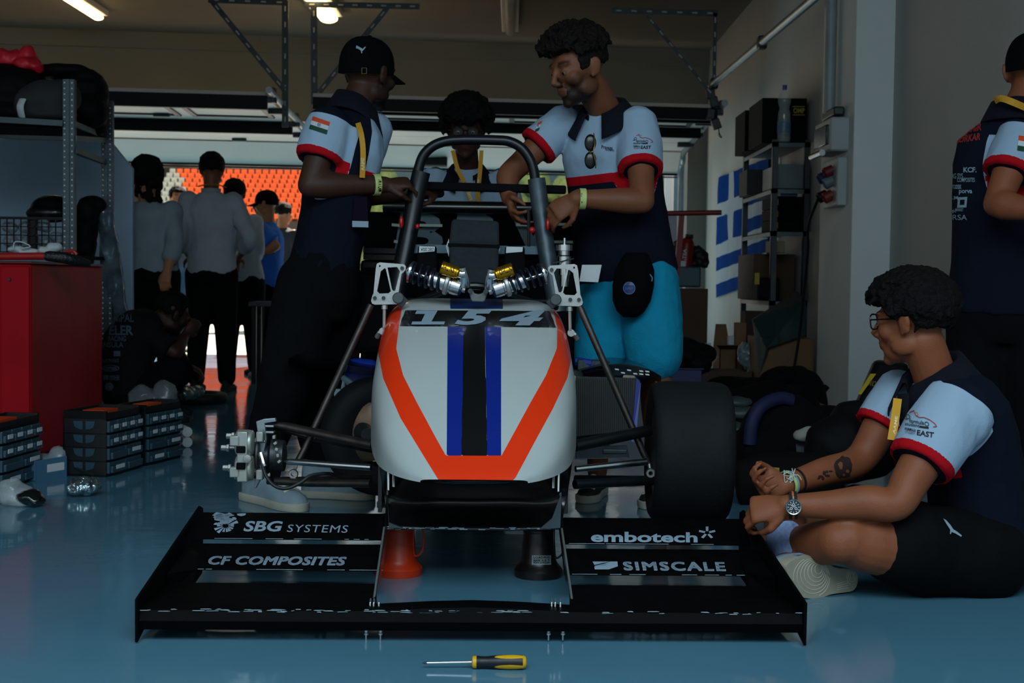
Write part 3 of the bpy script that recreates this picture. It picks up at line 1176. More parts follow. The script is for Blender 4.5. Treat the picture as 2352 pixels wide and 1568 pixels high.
# ---- bare left upright with brake caliper
up = MB()
up.slab([P(x, y, 4.03) for x, y in [(588, 968), (606, 962), (632, 960), (634, 968), (608, 972), (612, 1010), (603, 1052), (604, 1090), (587, 1122), (582, 1120), (590, 1085), (598, 1040)]], (0, .02, 0))
up.box(P(619, 977, 4.06), (.033, .05, .006)).box(P(619, 991, 4.06), (.033, .05, .006)).box(P(606, 984, 4.06), (.006, .05, .025))
upo = up.build('upright', mat('upright_aluminium', '#8d9aa0', .35, .8, var=.1), car, smooth=False, bevel=.0015)
hb = MB()
hb.lathe([(.02, -.05), (.045, -.045), (.05, -.01), (.03, 0), (.03, .02), (.07, .022), (.07, .028), (.03, .03), (.028, .07)], P(618, 1046, 4.06), (-1, 0, 0), 26)
hb.build('wheel_hub', M_dsteel, upo)
dc = MB()
dc.lathe([(.045, -.004), (.088, -.004), (.088, .004), (.045, .004)], P(634, 1048, 4.1), (-1, 0, 0), 36, cap=False)
dc.build('brake_disc', mat('dark_brake_disc', '#22262a', .4, .8), upo)
cp = MB()
cx = P(562, 1045, 4.0)
for z in (.036, -.036):
    cp.lathe([(.02, -.016), (.036, -.012), (.038, .0), (.038, .03), (.033, .036), (.02, .038)], cx + V((.012, 0, z)), (-1, 0, 0), 24)
cp.box(cx + V((.0, -.015, 0)), (.03, .05, .145)).box(cx + V((-.02, -.03, .045)), (.032, .02, .03)).box(cx + V((-.02, -.03, -.045)), (.032, .02, .03)).box(cx + V((.045, .0, .055)), (.02, .03, .03)).box(cx + V((.045, .0, -.055)), (.02, .03, .03))
cpo = cp.build('brake_caliper', mat('cast_caliper', '#a3a7a0', .42, .55, var=.1, scale=20), upo, bevel=.003)
w = MB()
for q in ((553, 1032), (553, 1070)):
    c = P(*q, 3.955)
    w.box(c, (.026, .008, .02))
w.build('caliper_slot', M_dblack, cpo, bevel=.003)
bl = MB()
for q in ((536, 1001), (524, 1028), (528, 1074), (586, 1013), (585, 1083)):
    c = P(*q, 4.02)
    bl.lathe([(.004, -.02), (.009, -.02), (.009, -.004), (.012, -.004), (.012, .004), (.005, .004), (.005, .03)], c, (1, 0, 0), 6)
bl.lathe([(.004, -.005), (.012, -.004), (.012, .008), (.004, .008)], P(568, 1053, 3.94), (0, 1, 0), 16)
bl.tube([P(541, 1085, 4.0), P(541, 1100, 4.0)], .004, 8)
for i in range(5):
    bl.box(P(630 + i * 3, 1003 + 14 * i, 3.99), (.008, .02, .01), M.Rotation(i, 3, 'Y'))
build_each(bl, 'stud', M_alu, cpo, bevel=.001)
hs = MB()
hs.tube(spline([P(598, 1042, 3.98), P(601, 1060, 3.97), P(612, 1094, 3.96), P(632, 1116, 3.95), P(660, 1121, 3.95), P(690, 1108, 3.96), P(715, 1092, 3.98), P(760, 1088, 4.02), P(800, 1101, 4.05)], 6), .0055, 8)
hs.build('brake_hose', M_rubber, upo)
MB().tube([P(598, 1040, 3.98), P(604, 1062, 3.97), P(607, 1070, 3.97)], .0075, 8).build('hose_fitting', M_polish, upo)

# ---- right front wheel
ty = MB()
tc = P(1581, 1037, 4.08)
R, W = .207, .116
prof = [(.13, -W * .86), (.165, -W * .96), (.185, -W * .98), (.196, -W * .92), (.2035, -W * .80), (.2065, -W * .6), (.207, 0), (.2065, W * .6), (.2035, W * .80), (.196, W * .92), (.185, W * .98), (.165, W * .96), (.13, W * .86)]
ty.lathe(prof, tc, (1, -.01, -.012), 64, cap=False)
tyo = ty.build('front_tyre', M_tyre, car, angle=180)
rm = MB()
rm.lathe([(.13, -W * .86), (.125, -W * .6), (.04, -W * .3), (.04, W * .3), (.125, W * .6), (.13, W * .86)], tc, (1, -.01, -.012), 40)
rm.build('wheel_rim', M_dsteel, tyo)

# ---- wheel and copper disc standing between the left suspension and the tub
wc = P(834, 985, 4.75)
wt = MB()
wt.lathe([(.10, -.07), (.14, -.085), (.185, -.085), (.20, -.06), (.203, 0), (.20, .06), (.185, .085), (.14, .085), (.10, .07)], wc + V((.06, 0, -.02)), (.25, -1, 0), 48, cap=False)
wto = wt.build('rear_tyre', M_tyre, car, angle=180)
cd = MB()
cd.lathe([(.03, -.02), (.085, -.008), (.1, 0), (.085, .004), (.03, .002)], wc + V((.02, -.09, 0)), (.25, 1, 0), 36)
cd.build('copper_disc', mat('copper_disc', '#6e5a4a', .35, .8, var=.25, scale=20), wto)
MB().lathe([(.036, 0), (.03, .02), (.02, .06), (.001, .06)], wc + V((.015, -.10, 0)), (.25, -1, 0), 24).build('hub_nut', M_dsteel, wto)
rg = MB()
rg.tube([wc + V((.06, -.06, -.02)) + V((math.cos(a) * .15, -.02, math.sin(a) * .15)) for a in [2 * PI * i / 40 for i in range(40)]], .003, 6, loop=True)
rg.build('rim_line', mat('pale_line', '#9aa3a3', .5), wto)

# ---- side pods: glossy black ducts, radiator on the right
def duct(pts_t, pts_b, d0, d1, name):
    a = spline([P(*q, d0) for q in pts_t], 5)
    b = spline([P(*q, (d0 + d1) / 2) for q in pts_b], 5)
    m_ = MB()
    rings = []
    for p, q in zip(a, b):
        rings.append([p, (p + q) / 2 + V((0, -.03, .012)), q, q + V((0, d1 - d0, -.01)), (p + q) / 2 + V((0, d1 - d0, .02)), p + V((0, d1 - d0, 0))])
    m_.rings(rings)
    return m_.build(name, M_carbon, car, angle=60)


duct([(668, 822), (690, 812), (740, 816), (800, 838), (864, 848)], [(662, 836), (700, 850), (750, 848), (810, 858), (864, 862)], 4.75, 5.1, 'sidepod_duct')
duct([(1328, 852), (1390, 838), (1440, 836), (1490, 848), (1516, 862)], [(1322, 864), (1400, 862), (1450, 862), (1490, 868), (1518, 880)], 4.7, 5.1, 'sidepod_duct')
ck_ = MB()
for i in range(6):
    for j in range(2):
        if (i + j) % 2 == 0 or i > 3:
            x = 1412 + i * 14
            ck_.slab([P(x, 846 + j * 7 + i, 4.69), P(x + 9, 847 + j * 7 + i, 4.69), P(x + 10, 850 + j * 7 + i, 4.688), P(x + 1, 849 + j * 7 + i, 4.688)], (0, .004, 0))
ck_.build('chequer_print', M_paper, car, smooth=False)
rd = MB()
rd.hexa([P(1322, 864, 4.72), P(1462, 868, 4.72), P(1452, 1008, 4.68), P(1322, 1012, 4.68)], [P(1322, 864, 4.77), P(1462, 868, 4.77), P(1452, 1008, 4.73), P(1322, 1012, 4.73)])
rdo = rd.build('radiator', mat('radiator_core', '#090c0e', .6, .1, var=.3, scale=60), car, smooth=False)
fn = MB()
for i in range(30):
    x = 1326 + i * 4.4
    fn.bar(P(x, 868, 4.712), P(x - .8 * i / 30, 1006, 4.672), .0022, .006, (0, 1, 0))
fn.build('radiator_fins', mat('fin_aluminium', '#14191c', .6, .2), rdo, smooth=False)
tk = MB()
tk.hexa([P(1462, 868, 4.70), P(1472, 880, 4.70), P(1460, 1014, 4.66), P(1450, 1014, 4.66)], [P(1462, 868, 4.78), P(1472, 880, 4.78), P(1460, 1014, 4.74), P(1450, 1014, 4.74)])
tk.build('blue_edge', M_blue, rdo, smooth=False)
tp = MB()
tp.hexa([P(1326, 824, 4.8), P(1400, 828, 4.8), P(1400, 850, 4.78), P(1326, 850, 4.78)], [P(1326, 824, 4.9), P(1400, 828, 4.9), P(1400, 850, 4.88), P(1326, 850, 4.88)])
tp.build('upper_radiator', mat('radiator_tank', '#30393c', .5, .6, var=.3, scale=80), rdo, smooth=False, bevel=.004)
tr = MB()
tr.hexa([P(1322, 1026, 4.62), P(1440, 1022, 4.62), P(1446, 1052, 4.58), P(1322, 1054, 4.58)], [P(1322, 1026, 4.7), P(1440, 1022, 4.7), P(1446, 1052, 4.66), P(1322, 1054, 4.66)])
tr.box(P(1412, 1036, 4.6), (.08, .02, .014))
tr.build('radiator_tray', mat('grey_tray', '#39454a', .5, .5, var=.2, scale=20), rdo, smooth=False, bevel=.003)
lb = MB()
lb.hexa([P(800, 822, 4.95), P(868, 826, 4.95), P(868, 930, 4.9), P(780, 930, 4.9)], [P(800, 822, 5.2), P(868, 826, 5.2), P(868, 930, 5.2), P(780, 930, 5.2)])
lb.build('blue_tank', M_blue, car, bevel=.02)
fb = MB()
fb.box(P(776, 916, 4.8), (.022, .03, .07)).tube([P(790, 868, 4.85), P(810, 885, 4.8), P(856, 894, 4.8)], .012, 10).tube([P(792, 870, 4.84), P(786, 900, 4.84)], .008, 8)
fb.build('fluid_line', mat('pale_fitting', '#6f878f', .4, .4), car)
lf = MB()
for i, c in enumerate(((835, 700), (850, 760), (826, 790))):
    lf.bar(P(c[0], c[1] - 30, 5.5), P(c[0] - 12, c[1] + 40, 5.5), .03, .03)
lf.build('orange_jack_bar', mat('dull_orange', '#8a3212', .6), car)
yb = MB().box(P(842, 691, 5.45), (.055, .03, .022))
yb.build('yellow_block', mat('dull_yellow', '#a58a1a', .6), car, bevel=.004)
af = MB()
A, B = P(822, 662, 5.7), P(862, 658, 5.7)
af.lathe([(.03, 0), (.042, .004), (.042, .02), (.03, .022), (.034, .03), (.046, .1), (.01, .1)], A, B - A, 24)
af.build('air_filter', mat('grey_violet_filter', '#46424f', .8, stretch=(1, 1, 30), var=.4, scale=4), car)
cn = MB()
cn.lathe([(.016, -.07), (.016, -.03), (.02, -.03), (.02, 0), (.026, 0), (.026, .035), (.02, .04), (.02, .055), (.03, .056), (.03, .076), (.006, .078), (.005, .1)], P(1296, 612, 4.9), (0, 0, 1), 20)
cn.tube([P(1268, 605, 4.86), P(1318, 594, 4.86)], .0025, 6)
cn.build('fluid_reservoir', M_polish, car)
for a, b in (((1324, 830), (1360, 836)), ((1345, 846), (1370, 842))):
    MB().tube([P(*a, 4.82), P(*b, 4.8)], .016, 8).build('blue_hose', mat('blue_hose', '#10308f', .4), car)

# ---- front wing
wing = MB()
def wsec(d0, z0, d1, z1, th, n=10, flat=True):
    """airfoil outline from leading edge (d0,z0) to trailing edge (d1,z1)"""
    o = []
    for i in range(n + 1):
        t = i / n
        th_ = th * (1.48 * math.sqrt(t) - .63 * t - 1.76 * t * t + 1.42 * t ** 3 - .5 * t ** 4) * 2
        o.append((t, th_))
    up_ = [(d0 + (d1 - d0) * t, z0 + (z1 - z0) * t + h) for t, h in o]
    lo = [(d0 + (d1 - d0) * t, z0 + (z1 - z0) * t - h * .55) for t, h in reversed(o[1:-1])]
    return up_ + lo


def foil(name, u0, u1, sec, m=M_carbonm, parent=None):
    w_ = MB()
    k_ = 12
    w_.rings([[CP(u0 + (u1 - u0) * i / k_, d, z) for d, z in sec] for i in range(k_ + 1)])
    return w_.build(name, m, parent, angle=50)


# main plane: bluff front face 1412..1465, then a thin blade
def main_sec(chord, hump=0.):
    return [(3.14, .028), (3.130, .05), (3.142, .072 + hump), (3.17, .076 + hump), (3.2 + (chord - .06) * .5, .066 + hump), (3.14 + chord, .070 + hump), (3.14 + chord, .066 + hump), (3.2 + (chord - .06) * .5, .052), (3.22, .03), (3.18, .022)]


fw = MB()
half_l, half_r = -.752, .752
stations = [(half_l, .30, 0), (-.24, .30, 0), (-.225, .085, 0), (-.1, .085, .007), (0, .085, .01), (.1, .085, .007), (.225, .085, 0), (.24, .30, 0), (half_r, .30, 0)]
fw.rings([[CP(u, d, z) for d, z in main_sec(c, h)] for u, c, h in stations])
front = fw.build('front_wing', M_carbonm, car, angle=40)
def flap_secs(s):
    dz = -.007 if s > 0 else 0
    return wsec(3.54, .080 + dz, 3.68, .122 + dz, .008), wsec(3.69, .131 + dz, 3.84, .178 + dz, .008)


flaps = []
for u0, u1 in ((-.745, -.235), (.235, .745)):
    s1_, s2_ = flap_secs(u0)
    flaps.append(foil('lower_flap', u0, u1, s1_, parent=front))
    flaps.append(foil('upper_flap', u0, u1, s2_, parent=front))
EP = [(3.12, .001), (3.118, .10), (3.30, .123), (3.85, .192), (3.89, .180), (3.89, .06), (3.5, .03), (3.24, .028)]
for s in (-1, 1):
    e = MB()
    u = .752 * s
    e.slab([CP(u, d, z + .002) for d, z in EP], CP(u + .007 * s, 3.4, 0) - CP(u, 3.4, 0))
    e.build('endplate', M_carbonm, front, smooth=False, bevel=.002)
    # curved fillet joining plane and endplate, and the short inner plate
    e = MB()
    pr_ = []
    for i in range(7):
        a = i / 6 * PI / 2
        pr_.append((.768 - .035 * (1 - math.sin(a)), .072 + .03 * (1 - math.cos(a))))
    e.rings([[CP(x * s, d, z) for x, z in pr_] for d in (3.2, 3.3, 3.44)], closed=False, cap=False)
    e = MB()
    e.hexa([CP(.748 * s, 3.40, .05), CP(.700 * s, 3.46, .05), CP(.700 * s, 3.60, .06), CP(.748 * s, 3.60, .06)], [CP(.748 * s, 3.40, .10), CP(.700 * s, 3.52, .086), CP(.700 * s, 3.66, .11), CP(.748 * s, 3.66, .12)])
    e.build('endplate_foot', M_carbonm, front, smooth=False)
    # tall fence between flaps and the middle
    e = MB()
    u = .236 * s
    e.slab([CP(u, d, z) for d, z in [(3.30, .062), (3.36, .08), (3.68, .165), (3.78, .24), (3.84, .38), (3.90, .38), (3.90, .2), (3.72, .12), (3.5, .06)]], CP(u + .004, 3.4, 0) - CP(u, 3.4, 0))
    e.build('fence', M_carbon, front, smooth=False)
    e = MB()
    e.tube([CP(u, 3.30, .066), CP(u, 3.36, .084), CP(u, 3.68, .168)], .003, 6)
    e.build('fence_edge', mat('raw_edge', '#59605f', .7), front)
    # bright mount between tub and fence
    e = MB()
    e.hexa([CP(u - .012 * s, 3.72, .26), CP(u - .004 * s, 3.72, .26), CP(u - .002 * s, 3.74, .37), CP(u - .008 * s, 3.74, .37)], [CP(u - .012 * s, 3.76, .26), CP(u - .004 * s, 3.76, .26), CP(u - .002 * s, 3.78, .37), CP(u - .008 * s, 3.78, .37)])
    e.hexa([CP(u - .026 * s, 3.715, .27), CP(u - .018 * s, 3.715, .27), CP(u - .018 * s, 3.735, .34), CP(u - .024 * s, 3.735, .34)], [CP(u - .026 * s, 3.74, .27), CP(u - .018 * s, 3.74, .27), CP(u - .018 * s, 3.76, .34), CP(u - .024 * s, 3.76, .34)])
    e.build('wing_mount', M_polish, front, bevel=.002)
# clevis brackets on the main plane
for px in (857, 1273):
    e = MB()
    c = P(px, 1409, 3.185)
    e.box(c + V((-.014, 0, .003)), (.05, .03, .006)).box(c + V((.024, 0, .003)), (.036, .03, .006))
    for dx in (-.008, .0, .012):
        e.slab([c + V((dx, -.012, .004)), c + V((dx, .014, .004)), c + V((dx, .012, .03)), c + V((dx, .002, .036)), c + V((dx, -.008, .028))], (.0035, 0, 0))
    e.box(c + V((-.025, -.002, .008)), (.008, .008, .005)).box(c + V((.034, -.002, .008)), (.008, .008, .005))
    e.build('clevis_bracket', M_chrome, front, smooth=False, bevel=.001)
sc = MB()
for px in (841, 874, 1260, 1293):
    c = P(px, 1458, 3.16)
    sc.lathe([(.002, .012), (.0042, .012), (.0042, .006), (.0055, .005), (.0055, .001), (.002, .0)], c, (0, 0, 1), 10)
    sc.lathe([(.002, -.012), (.002, .002)], c, (0, 0, 1), 8)
build_each(sc, 'screw', M_chrome, front)
# scuffed pale edge along the leading edge
ed = MB()
rnd = random.Random(5)
for i in range(90):
    u = rnd.uniform(-.76, .1) if i < 72 else rnd.uniform(.1, .75)
    L = rnd.uniform(.004, .03)
    z = .0725 + rnd.uniform(-.003, .003)
    ed.slab([CP(u, 3.1405, z), CP(u + L, 3.1405, z + rnd.uniform(-.001, .001)), CP(u + L * .8, 3.142, z + .0008), CP(u + L * .1, 3.142, z + .0006)], (0, -.0025, 0))
for f0, z0 in ((3.54, .083), (3.69, .134)):
    for sgn in (-1, 1):
        for i in range(16):
            u = sgn * .24 + (rnd.uniform(.0, .5) ** 1) * sgn
            L = rnd.uniform(.01, .05)
            zz = z0 - (.007 if sgn > 0 else 0)
            ed.slab([CP(u, f0 - .001, zz), CP(u + L, f0 - .001, zz), CP(u + L, f0, zz + .0008), CP(u, f0, zz + .0006)], (0, -.002, 0))
for i in range(30):
    x = rnd.uniform(.0, 1)
    p_ = P(890 + 395 * x, 1213 + rnd.uniform(-2, 3), 3.714)
    ed.box(p_, (rnd.uniform(.006, .03), .003, rnd.uniform(.0015, .003)))
ed.build('scuff', M_scuff, front, smooth=False)['kind'] = 'stuff'
# sponsor lettering on the flaps
wb_ = bvh_of(flaps)
SH = .22


def heavy(shape, c, dx, dy):
    return [(shape, [(x + a * dx, y + b * dy) for x, y in c], 0) for a in (-1, 0, 1) for b in (-1, 1)]


L1 = [(text_shape('SBG', .03, SH), box_px(559, 1198, 650, 1222), 0), (text_shape('SYSTEMS', .0, .18, 1.1), [(659, 1206), (800, 1208), (800, 1225), (659, 1223)], 0)]
for i in range(14):
    a = 2 * PI * i / 14
    r1 = 27 if i in (1, 2) else (24 if i in (8, 9) else 17)
    c0 = (518, 1209)
    def q_(r, t):
        return (c0[0] + r * math.cos(t) * 1.15, c0[1] - r * math.sin(t) * .85)
    pl = [q_(6, a - .12), q_(r1, a - .17), q_(r1, a + .12), q_(6, a + .10)]
    s_ = plate_shape(pl)
    xs, ys = [p[0] for p in pl], [p[1] for p in pl]
    L1.append((s_, box_px(min(xs), min(ys), max(xs), max(ys)), 0))
rs_ = random.Random(11)
for i in range(46):
    x, y = 497 + abs(rs_.gauss(0, 1)) * 18, 1183 + abs(rs_.gauss(0, 10))
    if y > 1232 or x > 560: continue
    n_ = 7
    w_, h_ = rs_.uniform(3, 13), rs_.uniform(1.5, 6)
    pl = [(x + w_ * math.cos(2 * PI * j / n_) * rs_.uniform(.5, 1.2), y + h_ * math.sin(2 * PI * j / n_) * rs_.uniform(.5, 1.2)) for j in range(n_)]
    xs, ys = [p[0] for p in pl], [p[1] for p in pl]
    L1.append((plate_shape(pl), box_px(min(xs), min(ys), max(xs), max(ys)), 0))
decal('lettering', L1, wb_, M_print, flaps[1], cuts=3, off=.0025)
decal('lettering', heavy(text_shape('CF COMPOSITES', 0, .3, 1.05), [(480, 1279), (795, 1281), (795, 1299), (480, 1297)], 1.3, .9), wb_, M_print, flaps[0], cuts=3, off=.0025)
L3 = [(text_shape('embotech', .03), [(1357, 1222), (1602, 1224), (1602, 1247), (1357, 1246)], 0)]
for i in range(5):
    a = PI / 2 + 2 * PI * i / 5
    c0 = (1624, 1225)
    pl = [(c0[0] + r * math.cos(t) * 1.15, c0[1] - r * math.sin(t) * .85) for r, t in ((5, a - .5), (17, a - .16), (17, a + .16), (5, a + .5))]
    xs, ys = [p[0] for p in pl], [p[1] for p in pl]
    L3.append((plate_shape(pl), box_px(min(xs), min(ys), max(xs), max(ys)), 0))
decal('lettering', L3, wb_, M_print, flaps[3], cuts=3, off=.0025)
L4 = heavy(text_shape('SIMSCALE', 0, -.12, 1.18), [(1432, 1292), (1666, 1293), (1666, 1312), (1432, 1310)], 1.5, .9)
for pl in ([(1361, 1291), (1400, 1291), (1365, 1299)], [(1402, 1291), (1418, 1291), (1419, 1302), (1398, 1309), (1366, 1309), (1365, 1303)], [(1400, 1293), (1366, 1301), (1366, 1302), (1390, 1300)]):
    xs, ys = [p[0] for p in pl], [p[1] for p in pl]
    L4.append((plate_shape(pl), box_px(min(xs), min(ys), max(xs), max(ys)), 0))
decal('lettering', L4, wb_, M_print, flaps[2], cuts=3, off=.0025)

# ---- the two stands and the screwdriver
def stand(name, label, c, m, handle, tagm=None):
    r = thing(name, label, 'stand', c, 'stands under the car nose')
    b = MB()
    b.lathe([(.05, .0), (.066, .0), (.068, .02), (.062, .028), (.056, .034), (.05, .045), (.046, .10), (.043, .125), (.045, .128), (.045, .133), (.043, .136), (.043, .158), (.046, .162), (.046, .168), (.03, .172)], c, (0, 0, 1), 36)
    b.build('body', m, r)
    h = MB()
    o = V(c) + V((.045, -.015, 0))
    h.tube(spline([o + V(q) for q in ((.0, 0, .15), (.012, -.01, .155), (.024, -.012, .13), (.027, -.012, .1), (.022, -.01, .07), (.006, -.004, .055), (-.002, -.004, .07), (-.003, -.004, .12))], 5, True), .003, 8, loop=True)
    h.build('handle', m, r)
    if tagm:
        rb = bvh_of([x for x in bpy.data.objects if x.parent == r and x.name.startswith('body')])
        lo = decal('label_plate', [(RECT, [(1222, 1275), (1265, 1275), (1265, 1297), (1222, 1297)], 0)], rb, tagm, r, cuts=3)
        rows_ = [(text_shape(t, .02), [(1226, y), (1262, y), (1262, y + 5), (1226, y + 5)], 0) for t, y in (('LOADING', 1277), ('BAR 0.5 T', 1284), ('BAUJAHR', 1290))]
        decal('lettering', rows_, rb, M_black, lo, off=.0022, cuts=0)
    return r


stand('car_stand', 'orange bell-shaped stand under the left of the car nose', F(915, 1318), mat('orange_stand_paint', '#bb3007', .4, var=.15, scale=12, bump=.1, bscale=30), 1)
stand('car_stand', 'dark brown bell-shaped stand with a metal label under the right of the nose', F(1236, 1322), mat('dark_stand_paint', '#150f0e', .35, var=.3, scale=12, bump=.1, bscale=30), 1, mat('worn_label', '#7f8f92', .5, .3, var=.3, scale=60))

sdv = thing('screwdriver', 'yellow and black screwdriver lying on the floor in front of the wing', 'screwdriver', F(1090, 1530))
a, b, c_ = F(976, 1522, .012), F(1086, 1520, .014), F(1210, 1520, .016)
ax = (c_ - b)
L = ax.length
ax.normalize()
MB().tube([a + (b - a) * .04, b], .0028, 12).build('shaft', M_chrome, sdv)
MB().lathe([(.0028, 0), (.0026, .006), (.0005, .012)], a + (b - a) * .06, a - b, 8).build('tip', M_dsteel, sdv)
MB().lathe([(.008, -.002), (.0125, 0), (.0132, .004), (.0132, .008)], b, ax, 20).build('collar', mat('yellow_plastic', '#c99b10', .4), sdv)
gm = zoned('screwdriver_grip', '#0d1216', [('yel', '#c99b10')], rough=.45, bump=.05)
h = MB()
h.lathe([(.0132, .008), (.0135, .012), (.0125, .016), (.0122, .03), (.0145, .052), (.0155, .075), (.0155, .095), (.0145, L * .93), (.011, L * .985), (.004, L)], b, ax, 48)
me = h.mesh('grip')
bmx = bmesh.new(); bmx.from_mesh(me); bmesh.ops.subdivide_edges(bmx, edges=[e for e in bmx.edges if e.calc_length() > .004], cuts=5, use_grid_fill=True); bmx.to_mesh(me); bmx.free()
co = verts_of(me)
rel = co - np.array(b)
t = rel @ np.array(ax)
rad = rel - t[:, None] * np.array(ax)
ang = np.arctan2(rad[:, 2], -rad[:, 1])
# long oval yellow inlays above and below, and the yellow end cap
ov = lambda a0: 1 - ((t - L * .70) / .034) ** 2 - ((ang - a0) / .42) ** 2
set_attr(me, 'yel', np.maximum.reduce([ov(1.15), ov(-.55), (t - L * .93) / .01]))
link_mesh('grip', me, gm, sdv, angle=60)
# ------------------------------------------------------------------ people
SKIN = dict(dark='#3a2118', mid='#6b3f2a', warm='#7d4a31')


def skin_mat(name, col, lip, stub):
    return zoned(name, col, [('beard', stub), ('lips', lip)], rough=.55, bump=.12, bscale=260, var=.08, scale=18, spec=.3, soft={'beard': .018, 'lips': .004})


def hair_mat(name, col='#0a0908'):
    return mat(name, col, .75, var=.3, scale=40, bump=.6, bscale=160, spec=.12)


M_navy = '#0d1220'
M_polo_w = '#92a9bf'


class Head:
    """a head at c looking along fwd with its crown along up; s scales it"""
    def __init__(h, c, fwd, up=(0, 0, 1), s=1., lid=0.):
        h.c = V(c)
        h.lid = lid
        y = V(fwd).normalized()
        x = y.cross(V(up)).normalized()
        z = x.cross(y)
        h.x, h.y, h.z, h.s = x, y, z, s
        h.R = M((x, y, z)).transposed()

    def at(h, x, y, z):
        return h.c + (h.x * x + h.y * y + h.z * z) * h.s

    def local(h, co):
        return (co - np.array(h.c)) @ np.array(h.R) / h.s

    def ball(h, mb, c, r, seg=16, rx=0, rz=0):
        R = h.R @ M.Rotation(rx, 3, 'X') @ M.Rotation(rz, 3, 'Z')
        mb.ball(h.at(*c), V(r) * h.s, seg, R)

    def add(h, mb, ears=True):
        b = h.ball
        b(mb, (0, -.012, .035), (.076, .096, .084), 24)
        b(mb, (0, .012, .01), (.071, .078, .085), 24)
        b(mb, (0, .02, -.05), (.058, .062, .058), 20)
        b(mb, (0, .045, -.075), (.044, .044, .036), 18)
        b(mb, (0, .074, -.098), (.022, .019, .018), 14)
        for s in (-1, 1):
            b(mb, (.040 * s, .055, -.018), (.030, .030, .030), 14)
            b(mb, (.052 * s, .01, -.06), (.016, .04, .03), 12)
            if ears:
                b(mb, (.080 * s, -.008, .0), (.011, .020, .034), 14, rx=-.2, rz=.35 * s)
                b(mb, (.087 * s, -.018, .010), (.008, .014, .022), 12, rx=-.2, rz=.5 * s)
                b(mb, (.076 * s, .002, -.026), (.007, .008, .011), 10)
            b(mb, (.033 * s, .079, .031), (.024, .012, .0085), 12, rz=-.3 * s)
            b(mb, (.032 * s, .0745, .010), (.0165, .013, .011), 12)
            b(mb, (.032 * s, .0775, .0125 - .004 * h.lid), (.0142, .0128, .0095 + .002 * h.lid), 12, rz=-.15 * s)
            b(mb, (.0125 * s, .100, -.029), (.0095, .011, .0085), 10)
        mb.tube([h.at(0, .085, .026), h.at(0, .100, .0), h.at(0, .113, -.022), h.at(0, .104, -.034)], [.0085 * h.s, .0095 * h.s, .0125 * h.s, .009 * h.s], 10)
        b(mb, (0, .089, -.050), (.026, .012, .007), 12)
        b(mb, (0, .088, -.063), (.022, .012, .008), 12)
        b(mb, (0, .080, -.056), (.030, .014, .016), 12)

    def attrs(h, me, beard=True):
        q = h.local(verts_of(me))
        near = np.linalg.norm(q, axis=1) < .17
        x, y, z = np.abs(q[:, 0]), q[:, 1], q[:, 2]
        lips = np.minimum.reduce([.024 - x, .0115 - np.abs(z + .0565), y - .088])
        jaw = np.minimum(-.032 - z + .6 * np.maximum(0, x - .035) + .25 * np.maximum(0, .06 - y), z + .135)
        mous = np.minimum.reduce([.034 - x, .010 - np.abs(z + .0405), y - .075])
        bd = np.maximum(np.minimum(jaw, y + .012), mous) if beard else np.full(len(q), -1.)
        bd = np.minimum(bd, .064 - x)
        bd = np.where(lips > -.002, -1, bd)
        brow = np.minimum.reduce([.017 - np.abs(x - .034), .0055 - np.abs(z - .036 + .12 * np.abs(x - .03)), y - .06]) * 3
        set_attr(me, 'lips', np.where(near, lips, -1))
        set_attr(me, 'beard', np.where(near, np.maximum(bd, brow), -1))

    def eyes(h, parent, closed=False):
        m = mat('eye_white', '#6e6660', .3)
        d = mat('dark_iris', '#100a07', .5, spec=.2)
        for s in (-1, 1):
            e = MB()
            e.cur = 0
            e.ball(h.at(.032 * s, .0768, .006), .0115 * h.s, 16)
            e.cur = 1
            e.ball(h.at(.032 * s, .0830, .004), (.0064 * h.s,) * 3, 12)
            e.build('eye', [m, d], parent)


